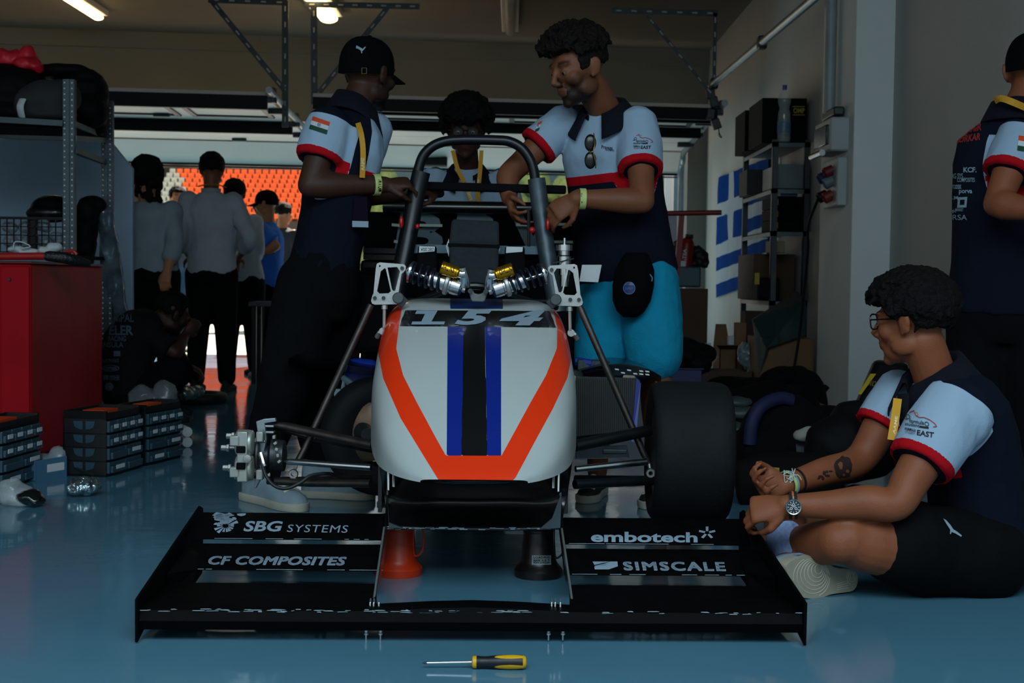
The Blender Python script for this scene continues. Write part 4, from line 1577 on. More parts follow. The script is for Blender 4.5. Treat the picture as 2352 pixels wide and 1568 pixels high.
def hand(mb, wrist, direc, palm, side, curl=(.5, .55, .6, .65), thumb=.4, s=1., spread=.06):
    """palm, five jointed fingers; palm is the direction the palm faces, side +1 puts the thumb on palm x direc"""
    x = V(direc).normalized()
    n = V(palm)
    n = (n - x * n.dot(x)).normalized()
    y = n.cross(x) * side
    w = V(wrist)
    at = lambda a, b, c: w + (x * a + y * b + n * c) * s
    rings = []
    for a, hw, ht in ((-.03, .027, .021), (0, .028, .020), (.03, .036, .018), (.06, .042, .0165), (.085, .042, .014), (.094, .038, .011)):
        rings.append([at(a, math.cos(2 * PI * k / 16) * hw, math.sin(2 * PI * k / 16) * ht) for k in range(16)])
    mb.rings(rings)
    mb.ball(at(.035, .026, .010), V((.026, .018, .014)) * s, 12, M((x, y, n)).transposed())
    offs = (.031, .0105, -.0105, -.030)
    lens = ((.042, .026, .021), (.046, .030, .022), (.042, .028, .021), (.033, .021, .019))
    for i in range(4):
        base = at(.083 - .004 * abs(i - 1), offs[i], 0)
        d0 = (x + y * (spread * (1.5 - i))).normalized()
        ang = 0
        pts, rad = [base - d0 * .012 * s, base], [.0085 * s, .0095 * s]
        p = base
        for j, L in enumerate(lens[i]):
            ang += curl[i] * (1.0, 1.25, .8)[j]
            dd = d0 * math.cos(ang) + n * math.sin(ang)
            p = p + dd * L * s
            pts.append(p)
            rad.append((.0088, .0080, .0062)[j] * s)
        mb.tube(pts, rad, 10)
        mb.ball(pts[-1], rad[-1] * 1.02, 8)
        mb.ball(pts[1], .0102 * s, 8)
    b = at(.018, .026, .008)
    t0 = (x * .72 + y * .62 + n * .3).normalized()
    p1 = b + t0 * .043 * s
    t1 = (x * (.9 - .3 * thumb) + y * (.35 - thumb * .7) + n * (.25 + thumb * .6)).normalized()
    p2 = p1 + t1 * .032 * s
    t2 = (x * (.95 - .2 * thumb) + y * (.1 - thumb * .9) + n * (.25 + thumb * .7)).normalized()
    p3 = p2 + t2 * .024 * s
    mb.tube([b, p1, p2, p3], [.015 * s, .0115 * s, .0098 * s, .0075 * s], 10)
    mb.ball(p3, .0078 * s, 8)


def limb(mb, pts, rads, n=6, seg=18, flat=1., up=None):
    """a smooth tapering limb"""
    pts = [V(p) for p in pts]
    sp = spline([V((p.x, p.y, p.z)) for p in pts], n)
    rr = [v.x for v in spline([V((r, 0, 0)) for r in rads], n)]
    mb.tube(sp, rr, seg, flat=flat, up=up)
    mb.ball(sp[0], rr[0], seg)
    mb.ball(sp[-1], rr[-1], seg)


def arm(mb, sh, el, wr, s=1., flip=0):
    sh, el, wr = V(sh), V(el), V(wr)
    limb(mb, [sh, sh.lerp(el, .3), sh.lerp(el, .7), el], [.054 * s, .053 * s, .044 * s, .040 * s])
    limb(mb, [el, el.lerp(wr, .22), el.lerp(wr, .6), wr], [.040 * s, .044 * s, .036 * s, .0275 * s])


def leg(mb, hip, kn, an, s=1.):
    hip, kn, an = V(hip), V(kn), V(an)
    limb(mb, [hip, hip.lerp(kn, .35), hip.lerp(kn, .75), kn], [.088 * s, .083 * s, .066 * s, .058 * s])
    limb(mb, [kn, kn.lerp(an, .28), kn.lerp(an, .65), an], [.057 * s, .059 * s, .046 * s, .037 * s])


def torso(mb, pel, neck, rp, rn, spec, seg=28, belly=0., bend=None):
    """elliptical trunk from pelvis to neck; rp, rn are the right-hand directions at pelvis and shoulders"""
    pel, neck = V(pel), V(neck)
    ctrl = [pel, V(bend) if bend is not None else (pel + neck) / 2, neck]
    pth = lambda t: ctrl[0] * ((1 - t) ** 2) + ctrl[1] * (2 * t * (1 - t)) + ctrl[2] * (t * t)
    rings, frames = [], []
    for t, hw, hd in spec:
        c = pth(t)
        tn = (pth(min(t + .02, 1.1)) - pth(t - .02)).normalized()
        r = V(rp).normalized().lerp(V(rn).normalized(), min(max(t, 0), 1))
        r = (r - tn * r.dot(tn)).normalized()
        f = tn.cross(r)
        frames.append((c, r, f, tn))
        rings.append([c + r * hw * math.copysign(abs(math.cos(a)) ** .85, math.cos(a)) + f * hd * math.copysign(abs(math.sin(a)) ** .85, math.sin(a)) for a in [2 * PI * k / seg for k in range(seg)]])
    mb.rings(rings)
    return frames


SHIRT = [(-.10, .178, .128), (.0, .176, .128), (.2, .168, .120), (.4, .168, .118), (.6, .180, .124), (.75, .188, .126), (.87, .178, .108), (.95, .125, .082), (1.02, .07, .065)]


def shrink(spec, k, t0=-.06):
    return [(max(t, t0), a - k, b - k) for t, a, b in spec]


def collar(parent, m, c, axis, fwd, r=.068, h=.048, gap=.5, flare=.03):
    """polo collar: a folded band around the neck, open at the front"""
    z = V(axis).normalized()
    f = V(fwd)
    f = (f - z * f.dot(z)).normalized()
    x = f.cross(z)
    mb = MB()
    rings = []
    n = 28
    for i in range(n + 1):
        a = gap + (2 * PI - 2 * gap) * i / n
        k = abs(i / n - .5) * 2
        dirv = f * math.cos(a) + x * math.sin(a)
        drop = .03 * max(0, k - .55) / .45
        base = V(c) + dirv * r * (1.08 if k > .8 else 1) - z * drop * .9
        top = base + z * h * (1 - .35 * k) - dirv * .004
        out = base + dirv * (flare + .018 * k) - z * (.012 + .026 * k ** 3)
        rings.append([base - z * .012, top, top + dirv * .012 + z * .003, out, out - z * .006])
    mb.rings(rings, closed=False, cap=False)
    return mb.build('collar', m, parent, angle=180, solid=.004)


def sleeve(mb, sh, el, t1, r0=.072, r1=.074):
    sh, el = V(sh), V(el)
    e = sh.lerp(el, t1)
    mb.tube([sh - (el - sh).normalized() * .03, sh.lerp(e, .4), sh.lerp(e, .8), e], [r0 * .9, r0, (r0 + r1) / 2, r1], 22)
    return (sh, e, max(r0, r1) + .03)


def polo_attrs(me, sleeves, pel, neck, rgt, band=(.50, .565), front_min=-.02, hem=.026, all_front=True, side_cut=.0):
    """white sleeves with a red hem; front: white chest over a red band; navy elsewhere"""
    co = verts_of(me)
    pel, neck = np.array(pel), np.array(neck)
    ax = neck - pel
    L = np.linalg.norm(ax)
    axn = ax / L
    t = (co - pel) @ axn / L
    r = np.array(V(rgt).normalized())
    r = r - axn * (r @ axn)
    r /= np.linalg.norm(r)
    f = np.cross(axn, r)
    dv = (co - pel) - np.outer((co - pel) @ axn, axn)
    fy = dv @ f
    white = np.minimum(t - band[0], (fy - front_min) * 3)
    red = np.minimum.reduce([t - band[0], band[1] - t, (fy - front_min) * 3])
    insl = np.full(len(co), -1.)
    holes = np.full(len(co), -1.)
    for sh, e, rad in sleeves:
        a, b = np.array(sh), np.array(e)
        d = b - a
        ln = np.linalg.norm(d)
        s = (co - a) @ d / (ln * ln)
        lat = np.linalg.norm(co - a - np.outer(np.clip(s, 0, 1.2), d), axis=1)
        ins = np.minimum.reduce([rad - lat, (s + .12) * .3 + 0 * lat])
        insl = np.maximum(insl, ins)
        red = np.where(ins > 0, np.maximum(-1, (s - (1 - hem / ln))), red)
        hole = np.minimum(s - (1 - .016 / ln), (rad - .03 - .017) - lat)  # shade of the hollow sleeve put into the colour of its closed end
        holes = np.maximum(holes, np.where(ins > 0, hole, -1))
    white = np.maximum(white, insl)
    set_attr(me, 'white', np.minimum(white, -holes))
    set_attr(me, 'red', np.minimum(red, -holes))


POLO = zoned('polo_cloth', M_navy, [('white', M_polo_w), ('red', '#a50d18')], rough=.9, bump=.25, bscale=420, var=.06, scale=12, spec=.1)
M_collar = mat('navy_collar', '#0b0f1a', .9, var=.15, scale=40, bump=.3, bscale=300, spec=.2)
M_trou = mat('black_trousers', '#0a0c0f', .9, var=.2, scale=10, bump=.25, bscale=60, spec=.08)
M_lany = mat('yellow_lanyard', '#c08a1a', .75, var=.08)
M_lany_t = mat('lanyard_print', '#d8c89a', .7)
M_band = mat('pale_yellow_wristband', '#b7c77a', .6)


def cloth(name, mb, m, parent, voxel=.008, smooth=8, wr=(.004, 14), seed=0., stretch=(1, 1, .6), angle=180, label=None):
    me = fuse(mb, voxel, smooth)
    if wr:
        wrinkle(me, wr[0] * 1.6, wr[1] * .5, (1.3, 1.3, .45), seed)
        wrinkle(me, wr[0] * .6, wr[1] * 1.7, stretch, seed + 3)
    o = link_mesh(name, me, m, parent, label, angle=angle)
    return o


def body_mesh(mb, m, parent, head=None, voxel=.006, smooth=5, beard=True):
    me = fuse(mb, voxel, smooth, .45)
    if head:
        head.attrs(me, beard)
    return link_mesh('body', me, m, parent, angle=180)


def hair(head, parent, m, spec, n=240, voxel=.006, seed=1, rough=.5, base=True):
    """curly hair: short curled locks over the scalp. spec(dir) gives (lock size, lift) or None for bare skin"""
    rd = random.Random(seed)
    mb = MB()
    k = tries = 0
    while k < n and tries < n * 12:
        tries += 1
        z = rd.uniform(-1, 1)
        a = rd.uniform(0, 2 * PI)
        r = math.sqrt(1 - z * z)
        d = V((r * math.cos(a), r * math.sin(a), z))
        s = spec(d)
        if not s:
            continue
        lump, lift = s
        c = V((d.x * .078, d.y * .098 - .012, d.z * .088 + .032))
        k += 1
        if k % 3 == 0:
            mb.ball(head.at(*(c + d * lift * .35)), lump * 1.25 * head.s, 7)
        # one curl: a little hook leaving the scalp and bending aside
        sd = V((rd.uniform(-1, 1), rd.uniform(-1, 1), rd.uniform(-1, 1)))
        sd = (sd - d * sd.dot(d)).normalized()
        L = lift * rd.uniform(1 - rough, 1.1)
        w = lump * rd.uniform(.38, .55)
        pts = [c - d * .006, c + d * L * .55 + sd * L * .1, c + d * L * .95 + sd * lump * .9, c + d * L * (.98 - rd.uniform(0, .2)) + sd * lump * 1.9]
        mb.tube([head.at(*q) for q in pts], [w * 1.2 * head.s, w * head.s, w * .9 * head.s, w * .5 * head.s], 6)
    me = fuse(mb, voxel, 1, .4)
    wrinkle(me, .003, 140, seed=seed, ridged=False)
    return link_mesh('hair', me, m, parent, angle=180)


def shoe(parent, heel, toe, up=(0, 0, 1), w=.05, h=.085, mu=None, ms=None, sole=.03, detail=True, name='shoe'):
    heel, toe = V(heel), V(toe)
    x = (toe - heel)
    L = x.length
    x.normalize()
    u = V(up)
    u = (u - x * u.dot(x)).normalized()
    y = u.cross(x)
    at = lambda a, b, c: heel + x * (a * L) + y * b + u * c
    outline = [(0, .55), (.03, .62), (.12, .68), (.3, .66), (.5, .74), (.68, .92), (.82, .92), (.92, .72), (.98, .4), (1.0, .1)]
    rings = []
    for z, k in ((0, .94), (.006, 1.0), (sole * .9, 1.02), (sole, .98)):
        rings.append([at(a, b * w * k, z) for a, b in outline] + [at(a, -b * w * k, z) for a, b in reversed(outline)])
    mb = MB()
    mb.rings(rings)
    so = MB()
    prof = [(.0, .40, .95), (.06, .55, 1.0), (.18, .60, 1.0), (.32, .58, .98), (.45, .62, .82), (.6, .76, .62), (.75, .84, .46), (.88, .72, .36), (.97, .35, .2)]
    rg = []
    for a, b, c in prof:
        rg.append([at(a + .01, b * w * math.cos(t) * 1.02, sole * .7 + max(0, math.sin(t)) ** .7 * (h - sole * .7) * c - (0.01 if math.sin(t) < 0 else 0)) for t in [2 * PI * i / 20 for i in range(20)]])
    so.rings(rg)
    up_o = so.build(name, mu, parent, angle=180)
    mb.build('sole', ms, up_o, bevel=.004, angle=50)
    if detail:
        la = MB()
        for i in range(5):
            a = .46 + i * .082
            hh = np.interp(a, [p[0] for p in prof], [p[2] for p in prof]) * (h - sole * .7) + sole * .7
            bw = np.interp(a, [p[0] for p in prof], [p[1] for p in prof]) * w
            la.tube(spline([at(a, -bw * .66, hh * .90), at(a + .02, 0, hh + .006), at(a, bw * .66, hh * .90)], 4), (.008, .005), 8)
        la.build('lace', mat('shoe_lace', '#c4c1b2', .8), up_o)
    return up_o


def lanyard(parent, pts, w=.016, label=None, text=None):
    """flat strap along points (world), slightly standing off"""
    mb = MB()
    sp = spline(pts, 5)
    rings = []
    for i, p in enumerate(sp):
        t = (sp[min(i + 1, len(sp) - 1)] - sp[max(i - 1, 0)]).normalized()
        v = (p - CAM_O).normalized()
        s = t.cross(v).normalized() * w / 2
        rings.append([p - s, p + s, p + s - v * .002, p - s - v * .002])
    mb.rings(rings)
    return mb.build('lanyard', M_lany, parent, smooth=False)


def wristband(parent, wr, el, r=.033, w=.018, m=M_band, name='wristband', pos=.12):
    wr, el = V(wr), V(el)
    c = wr.lerp(el, pos)
    ax = (el - wr).normalized()
    mb = MB()
    mb.lathe([(r, -w / 2), (r + .0016, -w / 2), (r + .0016, w / 2), (r, w / 2), (r, -w / 2)], c, ax, 32, cap=False)
    return mb.build(name, m, parent, angle=50)


def cap(parent, h, m, brim=True, back_cut=False, logo=None):
    mb = MB()
    n = 24
    rings = []
    for i in range(9):
        a = i / 8 * PI / 2
        rr = math.cos(a) ** .75 if i < 8 else .03
        rings.append([h.at(.086 * rr * math.cos(2 * PI * k / n), .106 * rr * math.sin(2 * PI * k / n) - .012, .028 + .100 * math.sin(a)) for k in range(n)])
    low = [h.at(.085 * math.cos(2 * PI * k / n), .104 * math.sin(2 * PI * k / n) - .012, .0 + .012 * math.sin(2 * PI * k / n)) for k in range(n)]
    mb.rings([low] + rings)
    mb.ball(h.at(0, -.012, .130), V((.008, .008, .005)) * h.s, 10, h.R)
    o = mb.build('cap', m, parent, angle=60)
    if brim:
        b = MB()
        rg = []
        for i in range(7):
            t = i / 6
            rg.append([h.at(.080 * math.sin(a) * (1 - .12 * t), .085 * math.cos(a) + .01 + .075 * t * math.cos(a * .8), .016 - .018 * t + .022 * (1 - math.cos(a)) * -1) for a in [-1.25 + 2.5 * k / 14 for k in range(15)]])
        b.rings(rg, closed=False, cap=False)
        b.build('brim', m, o, angle=180, solid=.004)
    return o


def flag_patch(bv, corners, parent):
    """three horizontal stripes with a small wheel"""
    mo, mw, mg, mb_ = mat('saffron_print', '#c4400f', .8), mat('white_print', '#b9c3c9', .8), mat('green_print', '#0a3a2a', .8), mat('blue_print', '#1a2f66', .8)
    tl, tr, br, bl = corners
    L = lambda a, b, t: (a[0] * (1 - t) + b[0] * t, a[1] * (1 - t) + b[1] * t)
    rows_ = []
    for i in range(3):
        rows_.append((RECT, [L(tl, bl, i / 3), L(tr, br, i / 3), L(tr, br, (i + 1) / 3), L(tl, bl, (i + 1) / 3)], i))
    ring = plate_shape(circ(.5, .5, .5, 20), [circ(.5, .5, .38, 20)])
    c = bil(corners, .46, .5)
    rr = (abs(tr[0] - tl[0]) + abs(bl[1] - tl[1])) * .055
    o = decal('flag_patch', rows_, bv, [mo, mw, mg], parent, cuts=4, off=.003)
    decal('wheel', [(ring, box_px(c[0] - rr, c[1] - rr, c[0] + rr, c[1] + rr), 0), (plate_shape(circ(.5, .5, .12, 10)), box_px(c[0] - rr * .3, c[1] - rr * .3, c[0] + rr * .3, c[1] + rr * .3), 0)], bv, mb_, o, cuts=0, off=.005)


def cat_logo(bv, pts, parent, name='emblem', c=None):
    """small leaping mark as a pale silhouette"""
    xs, ys = [p[0] for p in pts], [p[1] for p in pts]
    decal(name, [(plate_shape(pts), box_px(min(xs), min(ys), max(xs), max(ys)), 0)], bv, M_print if c is None else c, parent, cuts=1, off=.003)


def sleeve_logo(bv, x0, y0, k, parent, skew=0.):
    """racing car line drawing over FORMULA STUDENT EAST"""
    bk, rd_, yl = mat('dark_print', '#12161c', .8), mat('red_print', '#a51c1c', .8), mat('gold_print', '#b08a2a', .8)
    def S(x, y):
        return (x0 + x * k, y0 + y * k + x * skew * k)
    def line(pts, w):
        out = []
        for a, b in zip(pts[:-1], pts[1:]):
            d = (b[0] - a[0], b[1] - a[1])
            l = math.hypot(*d)
            nx, ny = -d[1] / l * w / 2, d[0] / l * w / 2
            out.append([(a[0] + nx, a[1] + ny), (b[0] + nx, b[1] + ny), (b[0] - nx, b[1] - ny), (a[0] - nx, a[1] - ny)])
        return out
    L = []
    for pts in line([(12, 8), (22, 2), (26, 12), (34, 16), (44, 14), (58, 18), (68, 24), (72, 30), (64, 32)], 1.6):
        L.append((RECT, [S(*q) for q in pts], 1))
    for c, r in (((9, 18), 5), ((50, 28), 5)):
        L.append((plate_shape(circ(.5, .5, .5, 18), [circ(.5, .5, .36, 18)]), [S(c[0] - r, c[1] - r), S(c[0] + r, c[1] - r), S(c[0] + r, c[1] + r), S(c[0] - r, c[1] + r)], 0))
    L.append((plate_shape(circ(.5, .5, .5, 16), [circ(.5, .5, .36, 16)]), [S(24, 4), S(32, 4), S(32, 13), S(24, 13)], 2))
    L.append((RECT, [S(0, 23), S(8, 23.5), S(8, 25), S(0, 24.5)], 0))
    T = lambda t, a, b, c, d, bold=.01, sh=0: L.append((text_shape(t, bold, sh), [S(a, b), S(c, b), S(c, d), S(a, d)], 0))
    T('formula', 12, 22, 44, 31)
    T('student', 2, 31, 34, 38)
    L.append((RECT, [S(34, 34), S(54, 34), S(54, 38), S(34, 38)], 0))
    T('FORMULA', 2, 43, 26, 49, .03)
    T('STUDENT', 3, 50, 25, 56, -.005)
    T('EAST', 28, 44, 66, 56, .02, .1)
    decal('sleeve_print', L, bv, [bk, rd_, yl], parent, cuts=1, off=.003)


def glasses(parent, h, square=False, lens=True):
    mb = MB()
    for s in (-1, 1):
        c = (.033 * s, .098, .010)
        n = 28
        rr = lambda a: (.024 * math.copysign(abs(math.cos(a)) ** (.6 if square else 1), math.cos(a)), .021 * math.copysign(abs(math.sin(a)) ** (.6 if square else 1), math.sin(a)))
        mb.tube([h.at(c[0] + rr(a)[0], c[1] - .004 * abs(rr(a)[0] * s > 0) * 0, c[2] + rr(a)[1]) for a in [2 * PI * i / n for i in range(n)]], .0022 * h.s, 6, loop=True)
        mb.tube([h.at(.056 * s, .098, .016), h.at(.077 * s, .088, .016), h.at(.082 * s, .02, .014), h.at(.083 * s, -.012, .006)], .0024 * h.s, 6)
    mb.tube([h.at(-.010, .1, .014), h.at(0, .103, .017), h.at(.010, .1, .014)], .002 * h.s, 6)
    o = mb.build('glasses', mat('black_spectacle_frame', '#0b0b0c', .35), parent)
    if lens:
        gl = mat('spectacle_lens', '#9fb0b4', .1, alpha=.06, spec=.25, var=0)
        m2 = MB()
        for s in (-1, 1):
            m2.lathe([(.0001, .0), (.0215 * h.s, 0)], h.at(.033 * s, .098, .010), h.y, 20, cap=False)
        build_each(m2, 'lens', gl, o)
    return o


S_dark = skin_mat('dark_skin', '#3b2319', '#4a2a24', '#120c0a')
S_mid = skin_mat('brown_skin', '#74452d', '#5a3326', '#22120b')
S_warm = skin_mat('warm_brown_skin', '#80492f', '#6a3a30', '#2a1810')
S_pale = skin_mat('tan_skin', '#a06a4a', '#8a5040', '#6a4632')
H_black = hair_mat('black_hair', '#0b0a0a')
H_brown = hair_mat('dark_brown_hair', '#15100d')
M_capb = mat('black_cap_cloth', '#060709', .9, var=.15, scale=30, bump=.2, bscale=200, spec=.06)
M_shoeu = mat('grey_canvas_shoe', '#7d919c', .8, var=.15, scale=14, bump=.2, bscale=150)
M_shoes = mat('off_white_rubber_sole', '#a7a697', .7, var=.12, scale=10)
M_dshoe = mat('dark_shoe', '#101214', .7, var=.2)
# ================================================================== left man: cap, back half turned, gripping the roll hoop
p = thing('person', 'person in black cap gripping the roll hoop, white sleeve with flag patch', 'person', F(680, 1165))
h = Head(P(846, 172, 5.2), (.62, .78, -.06), (.10, .02, 1), 1.07)
neck = P(812, 258, 5.15)
pel = P(738, 640, 5.12)
rgt = V((.25, -1, 0))
shR, shL = P(756, 292, 5.0), P(858, 300, 5.3)
elR, wrR = P(712, 425, 4.93), P(884, 424, 5.03)
elL, wrL = P(800, 448, 5.32), P(1000, 438, 5.22)
b = MB()
h.add(b)
limb(b, [neck + V((0, 0, -.05)), neck, h.at(0, -.02, -.05)], [.068, .06, .056])
torso(b, pel, neck, rgt, V((.45, -.9, 0)), shrink(SHIRT, .02))
arm(b, shR, elR, wrR, 1.1)
arm(b, shL, elL, wrL, 1.05)
hand(b, wrR, P(948, 418, 5.06) - wrR, V((.1, .5, -.75)), 1, (.75, .85, .95, 1.0), .7)
hand(b, wrL, P(972, 432, 5.14) - P(1004, 440, 5.2), V((-.3, .6, -.6)), -1, (.9, .95, 1., 1.), .5)
bo = body_mesh(b, S_dark, p, h, .0065)
h.eyes(bo)
kR, aR = P(650, 890, 5.0), P(594, 1062, 5.08)
kL, aL = P(722, 900, 5.28), P(738, 1070, 5.30)
t = MB()
torso(t, pel, neck, rgt, rgt, [(-.22, .15, .125), (-.1, .178, .135), (.0, .175, .13), (.15, .165, .12)])
for hp_, k_, a_ in ((P(712, 655, 5.05), kR, aR), (P(762, 655, 5.2), kL, aL)):
    limb(t, [hp_, hp_.lerp(k_, .5), k_, k_.lerp(a_, .5), a_], [.118, .108, .09, .078, .060])
cloth('trousers', t, M_trou, p, .01, 8, (.006, 9), 3.)
s = MB()
torso(s, pel, neck, rgt, V((.45, -.9, 0)), SHIRT)
sl = [sleeve(s, shR, elR, .58, .086, .080), sleeve(s, shL, elL, .6)]
s.ball(shR, .075, 16)
s.ball(shL, .07, 16)
so = cloth('shirt', s, POLO, p, .0075, 4, (.004, 13), 1.)
polo_attrs(so.data, [(world_of(p).inverted() @ a, world_of(p).inverted() @ e, r) for a, e, r in sl], world_of(p).inverted() @ pel, world_of(p).inverted() @ neck, rgt.normalized().lerp(V((.45, -.9, 0)), .7), (.575, .65), .035, .022)
collar(p, M_collar, neck + V((0, 0, -.005)), h.at(0, -.02, 0) - neck, V((.95, .35, 0)), .075, .06, .45)
cp_ = cap(p, h, M_capb)
bv = bvh_of([cp_])
cat_logo(bv, [(819, 105), (826, 109), (833, 113), (838, 108), (840, 109), (836, 115), (832, 118), (832, 123), (830, 123), (829, 117), (823, 113), (818, 112)], cp_)
bk = MB()
bk.tube([P(831, 156, 5.06), P(831, 169, 5.06), P(842, 169, 5.06), P(842, 156, 5.06)], .0016, 6, loop=True)
bk.build('buckle', mat('brass_buckle', '#b7a765', .3, .8), cp_)
bv = bvh_of([so])
flag_patch(bv, [(720, 268), (758, 281), (750, 309), (711, 296)], so)
wb1 = wristband(p, wrR, elR, .037, .024)
tbv = bvh_of([wb1])
decal('lettering', [(text_shape("I'M A CAM", .02), [(880, 412), (880, 440), (868, 440), (868, 412)], 0)], tbv, M_black, wb1, cuts=0, off=.001)
ln = lanyard(p, [P(822, 282, 4.99), P(830, 310, 4.95), P(834, 350, 4.94), P(832, 408, 4.95)], .019)
decal('lettering', [(text_shape('AAME', .03), [(829, 392), (829, 362), (837, 362), (837, 392)], 0)], bvh_of([ln]), M_lany_t, ln, cuts=0, off=.001)
bd = MB()
bd.slab([P(814, 452, 4.96), P(843, 452, 4.96), P(846, 522, 4.97), P(809, 521, 4.97)], (0, .003, 0))
bdo = bd.build('badge', mat('dark_violet_badge', '#150f1e', .85, spec=.05), ln, smooth=False)
bd = MB()
bd.slab([P(809, 507, 4.955), P(846, 508, 4.955), P(846, 522, 4.955), P(809, 521, 4.955)], (0, .003, 0))
bd.build('badge_footer', M_print, bdo, smooth=False)
for a_, toe, k in ((P(588, 1090, 5.05), (692, 1170), 0), (P(716, 1090, 5.3), (848, 1143), 1)):
    if k == 0:
        shoe(p, F(566, 1146), F(698, 1176), w=.062, h=.138, mu=M_shoeu, ms=M_shoes)
    else:
        shoe(p, F(694, 1141), F(862, 1147), w=.058, h=.13, mu=M_shoeu, ms=M_shoes)

# ================================================================== middle man behind the car: mop of curls, glasses, lanyard
p = thing('person', 'person with curly mop and round glasses facing the camera behind the roll hoop, yellow lanyard', 'person', F(1075, 1045))
h = Head(P(1070, 298, 6.72), (.02, -1, -.30), (0, -.3, 1), 1.06)
neck = P(1074, 392, 6.85)
pel = P(1080, 690, 6.98)
rgt = V((-1, 0, 0))
shR, shL = P(1000, 408, 6.86), P(1152, 410, 6.86)
elR, wrR = P(972, 535, 6.8), P(1010, 600, 6.6)
elL, wrL = P(1185, 535, 6.8), P(1150, 600, 6.6)
b = MB()
h.add(b)
limb(b, [neck + V((0, 0, -.05)), neck, h.at(0, -.02, -.05)], [.066, .058, .055])
torso(b, pel, neck, rgt, rgt, shrink(SHIRT, .02))
arm(b, shR, elR, wrR)
arm(b, shL, elL, wrL)
hand(b, wrR, V((.3, -.8, -.3)), V((.3, 0, -1)), 1)
hand(b, wrL, V((-.3, -.8, -.3)), V((-.3, 0, -1)), -1)
bo = body_mesh(b, S_dark, p, h, .0075, 5, False)
h.eyes(bo)
glasses(p, h)
t = MB()
torso(t, pel, neck, rgt, rgt, [(-.22, .15, .125), (-.1, .178, .135), (.0, .175, .13), (.15, .165, .12)])
for sx in (-1, 1):
    hp_ = pel + V((.09 * sx, 0, -.06))
    limb(t, [hp_, hp_ + V((.01 * sx, -.02, -.4)), hp_ + V((.02 * sx, .02, -.76))], [.11, .085, .07])
    shoe(p, V((pel.x + .11 * sx, pel.y + .08, 0)), V((pel.x + .13 * sx, pel.y - .2, 0)), mu=M_dshoe, ms=M_dshoe, detail=False)
cloth('trousers', t, M_trou, p, .012, 6, None)
s = MB()
torso(s, pel, neck, rgt, rgt, SHIRT)
sl = [sleeve(s, shR, elR, .6), sleeve(s, shL, elL, .6)]
so = cloth('shirt', s, POLO, p, .009, 4, (.003, 13), 5.)
iv = world_of(p).inverted()
polo_attrs(so.data, [(iv @ a, iv @ e, r) for a, e, r in sl], iv @ pel, iv @ neck, rgt, (.42, .49), -.06)
collar(p, M_collar, neck + V((0, -.01, -.02)), V((0, -.25, 1)), V((0, -1, -.3)), .072, .05, .4, .045)


def mop(d):
    if d.y > .35 and d.z < .25: return None
    if d.z < -.25: return None
    return (.017, .055 if d.z > .2 else .045)


hair(h, p, H_black, mop, 1100, .0065, 3)
for pts in ([P(1040, 345, 6.68), P(1052, 390, 6.66), P(1072, 430, 6.68), P(1084, 470, 6.70)], [P(1106, 345, 6.68), P(1102, 400, 6.66), P(1098, 440, 6.68), P(1097, 470, 6.70)]):
    ln = lanyard(p, pts, .02)
    c = (1078, 1090) if pts[0].x < P(1070, 0, 6.68).x else (1093, 1102)
    decal('lettering', [(text_shape('AAME', .03), [(c[0] + 2, 462), (c[0] - 7, 442), (c[0] + 1, 438), (c[0] + 10, 458)] if c[0] < 1085 else [(1094, 432), (1094, 412), (1101, 412), (1101, 432)], 0)], bvh_of([ln]), M_lany_t, ln, cuts=0, off=.001)

# ================================================================== right man: looking down, sunglasses on the placket, turquoise shorts
p = thing('person', 'bearded person looking down beside the roll hoop in polo and turquoise shorts', 'person', F(1440, 1140))
h = Head(P(1328, 158, 5.08), (-.80, -.50, -.34), (-.22, -.16, 1), 1.08, 1.)
neck = P(1392, 262, 5.22)
pel = P(1438, 622, 5.28)
rp = V((-.93, .30, 0))
rn = V((-.92, .38, 0))
shR, shL = P(1292, 285, 5.27), P(1466, 292, 5.16)
elR, wrR = P(1178, 392, 5.22), P(1170, 455, 5.16)
elL, wrL = P(1476, 462, 5.0), P(1322, 456, 4.98)
b = MB()
h.add(b)
limb(b, [neck + V((0, 0, -.06)), neck, h.at(.0, -.025, -.05)], [.07, .062, .058])
torso(b, pel, neck, rp, rn, shrink(SHIRT, .02))
limb(b, [shR, shR.lerp(elR, .4), elR.lerp(shR, .15), elR, elR.lerp(wrR, .3) + V((-.015, 0, 0)), wrR], [.056, .053, .046, .045, .044, .031])
arm(b, shL, elL, wrL, 1.08)
hand(b, wrR, P(1182, 500, 5.1) - wrR, V((.8, -.25, .1)), -1, (.55, .35, .45, .5), .55, spread=.12)
hand(b, wrL, P(1268, 492, 4.98) - wrL, V((-.35, .7, -.55)), -1, (.5, .55, .6, .6), .5)
hp2 = [(P(1400, 650, 5.3), P(1378, 860, 5.24), P(1372, 1085, 5.36)), (P(1488, 650, 5.22), P(1506, 850, 5.14), P(1512, 1095, 5.24))]
for a_, k_, n_ in hp2:
    leg(b, a_, k_, n_, 1.02)
bo = body_mesh(b, S_mid, p, h, .0055)
h.eyes(bo)
t = MB()
torso(t, pel, neck, rp, rp, [(-.24, .16, .125), (-.1, .182, .135), (.0, .178, .13), (.14, .168, .122)])
for (a_, k_, n_), r2 in zip(hp2, (.098, .10)):
    limb(t, [a_, a_.lerp(k_, .5), a_.lerp(k_, .84)], [.115, .110, r2], seg=22)
sh_ = cloth('shorts', t, mat('turquoise_cotton', '#0b7ea0', .9, var=.08, scale=14, bump=.3, bscale=180, spec=.2), p, .008, 7, (.006, 11), 8., (1, 1, 1))
s = MB()
torso(s, pel, neck, rp, rn, [(-.03, .196, .142), (.0, .194, .14), (.2, .182, .13), (.4, .178, .126), (.6, .182, .126), (.75, .186, .124), (.87, .176, .106), (.95, .125, .082), (1.02, .07, .065)])
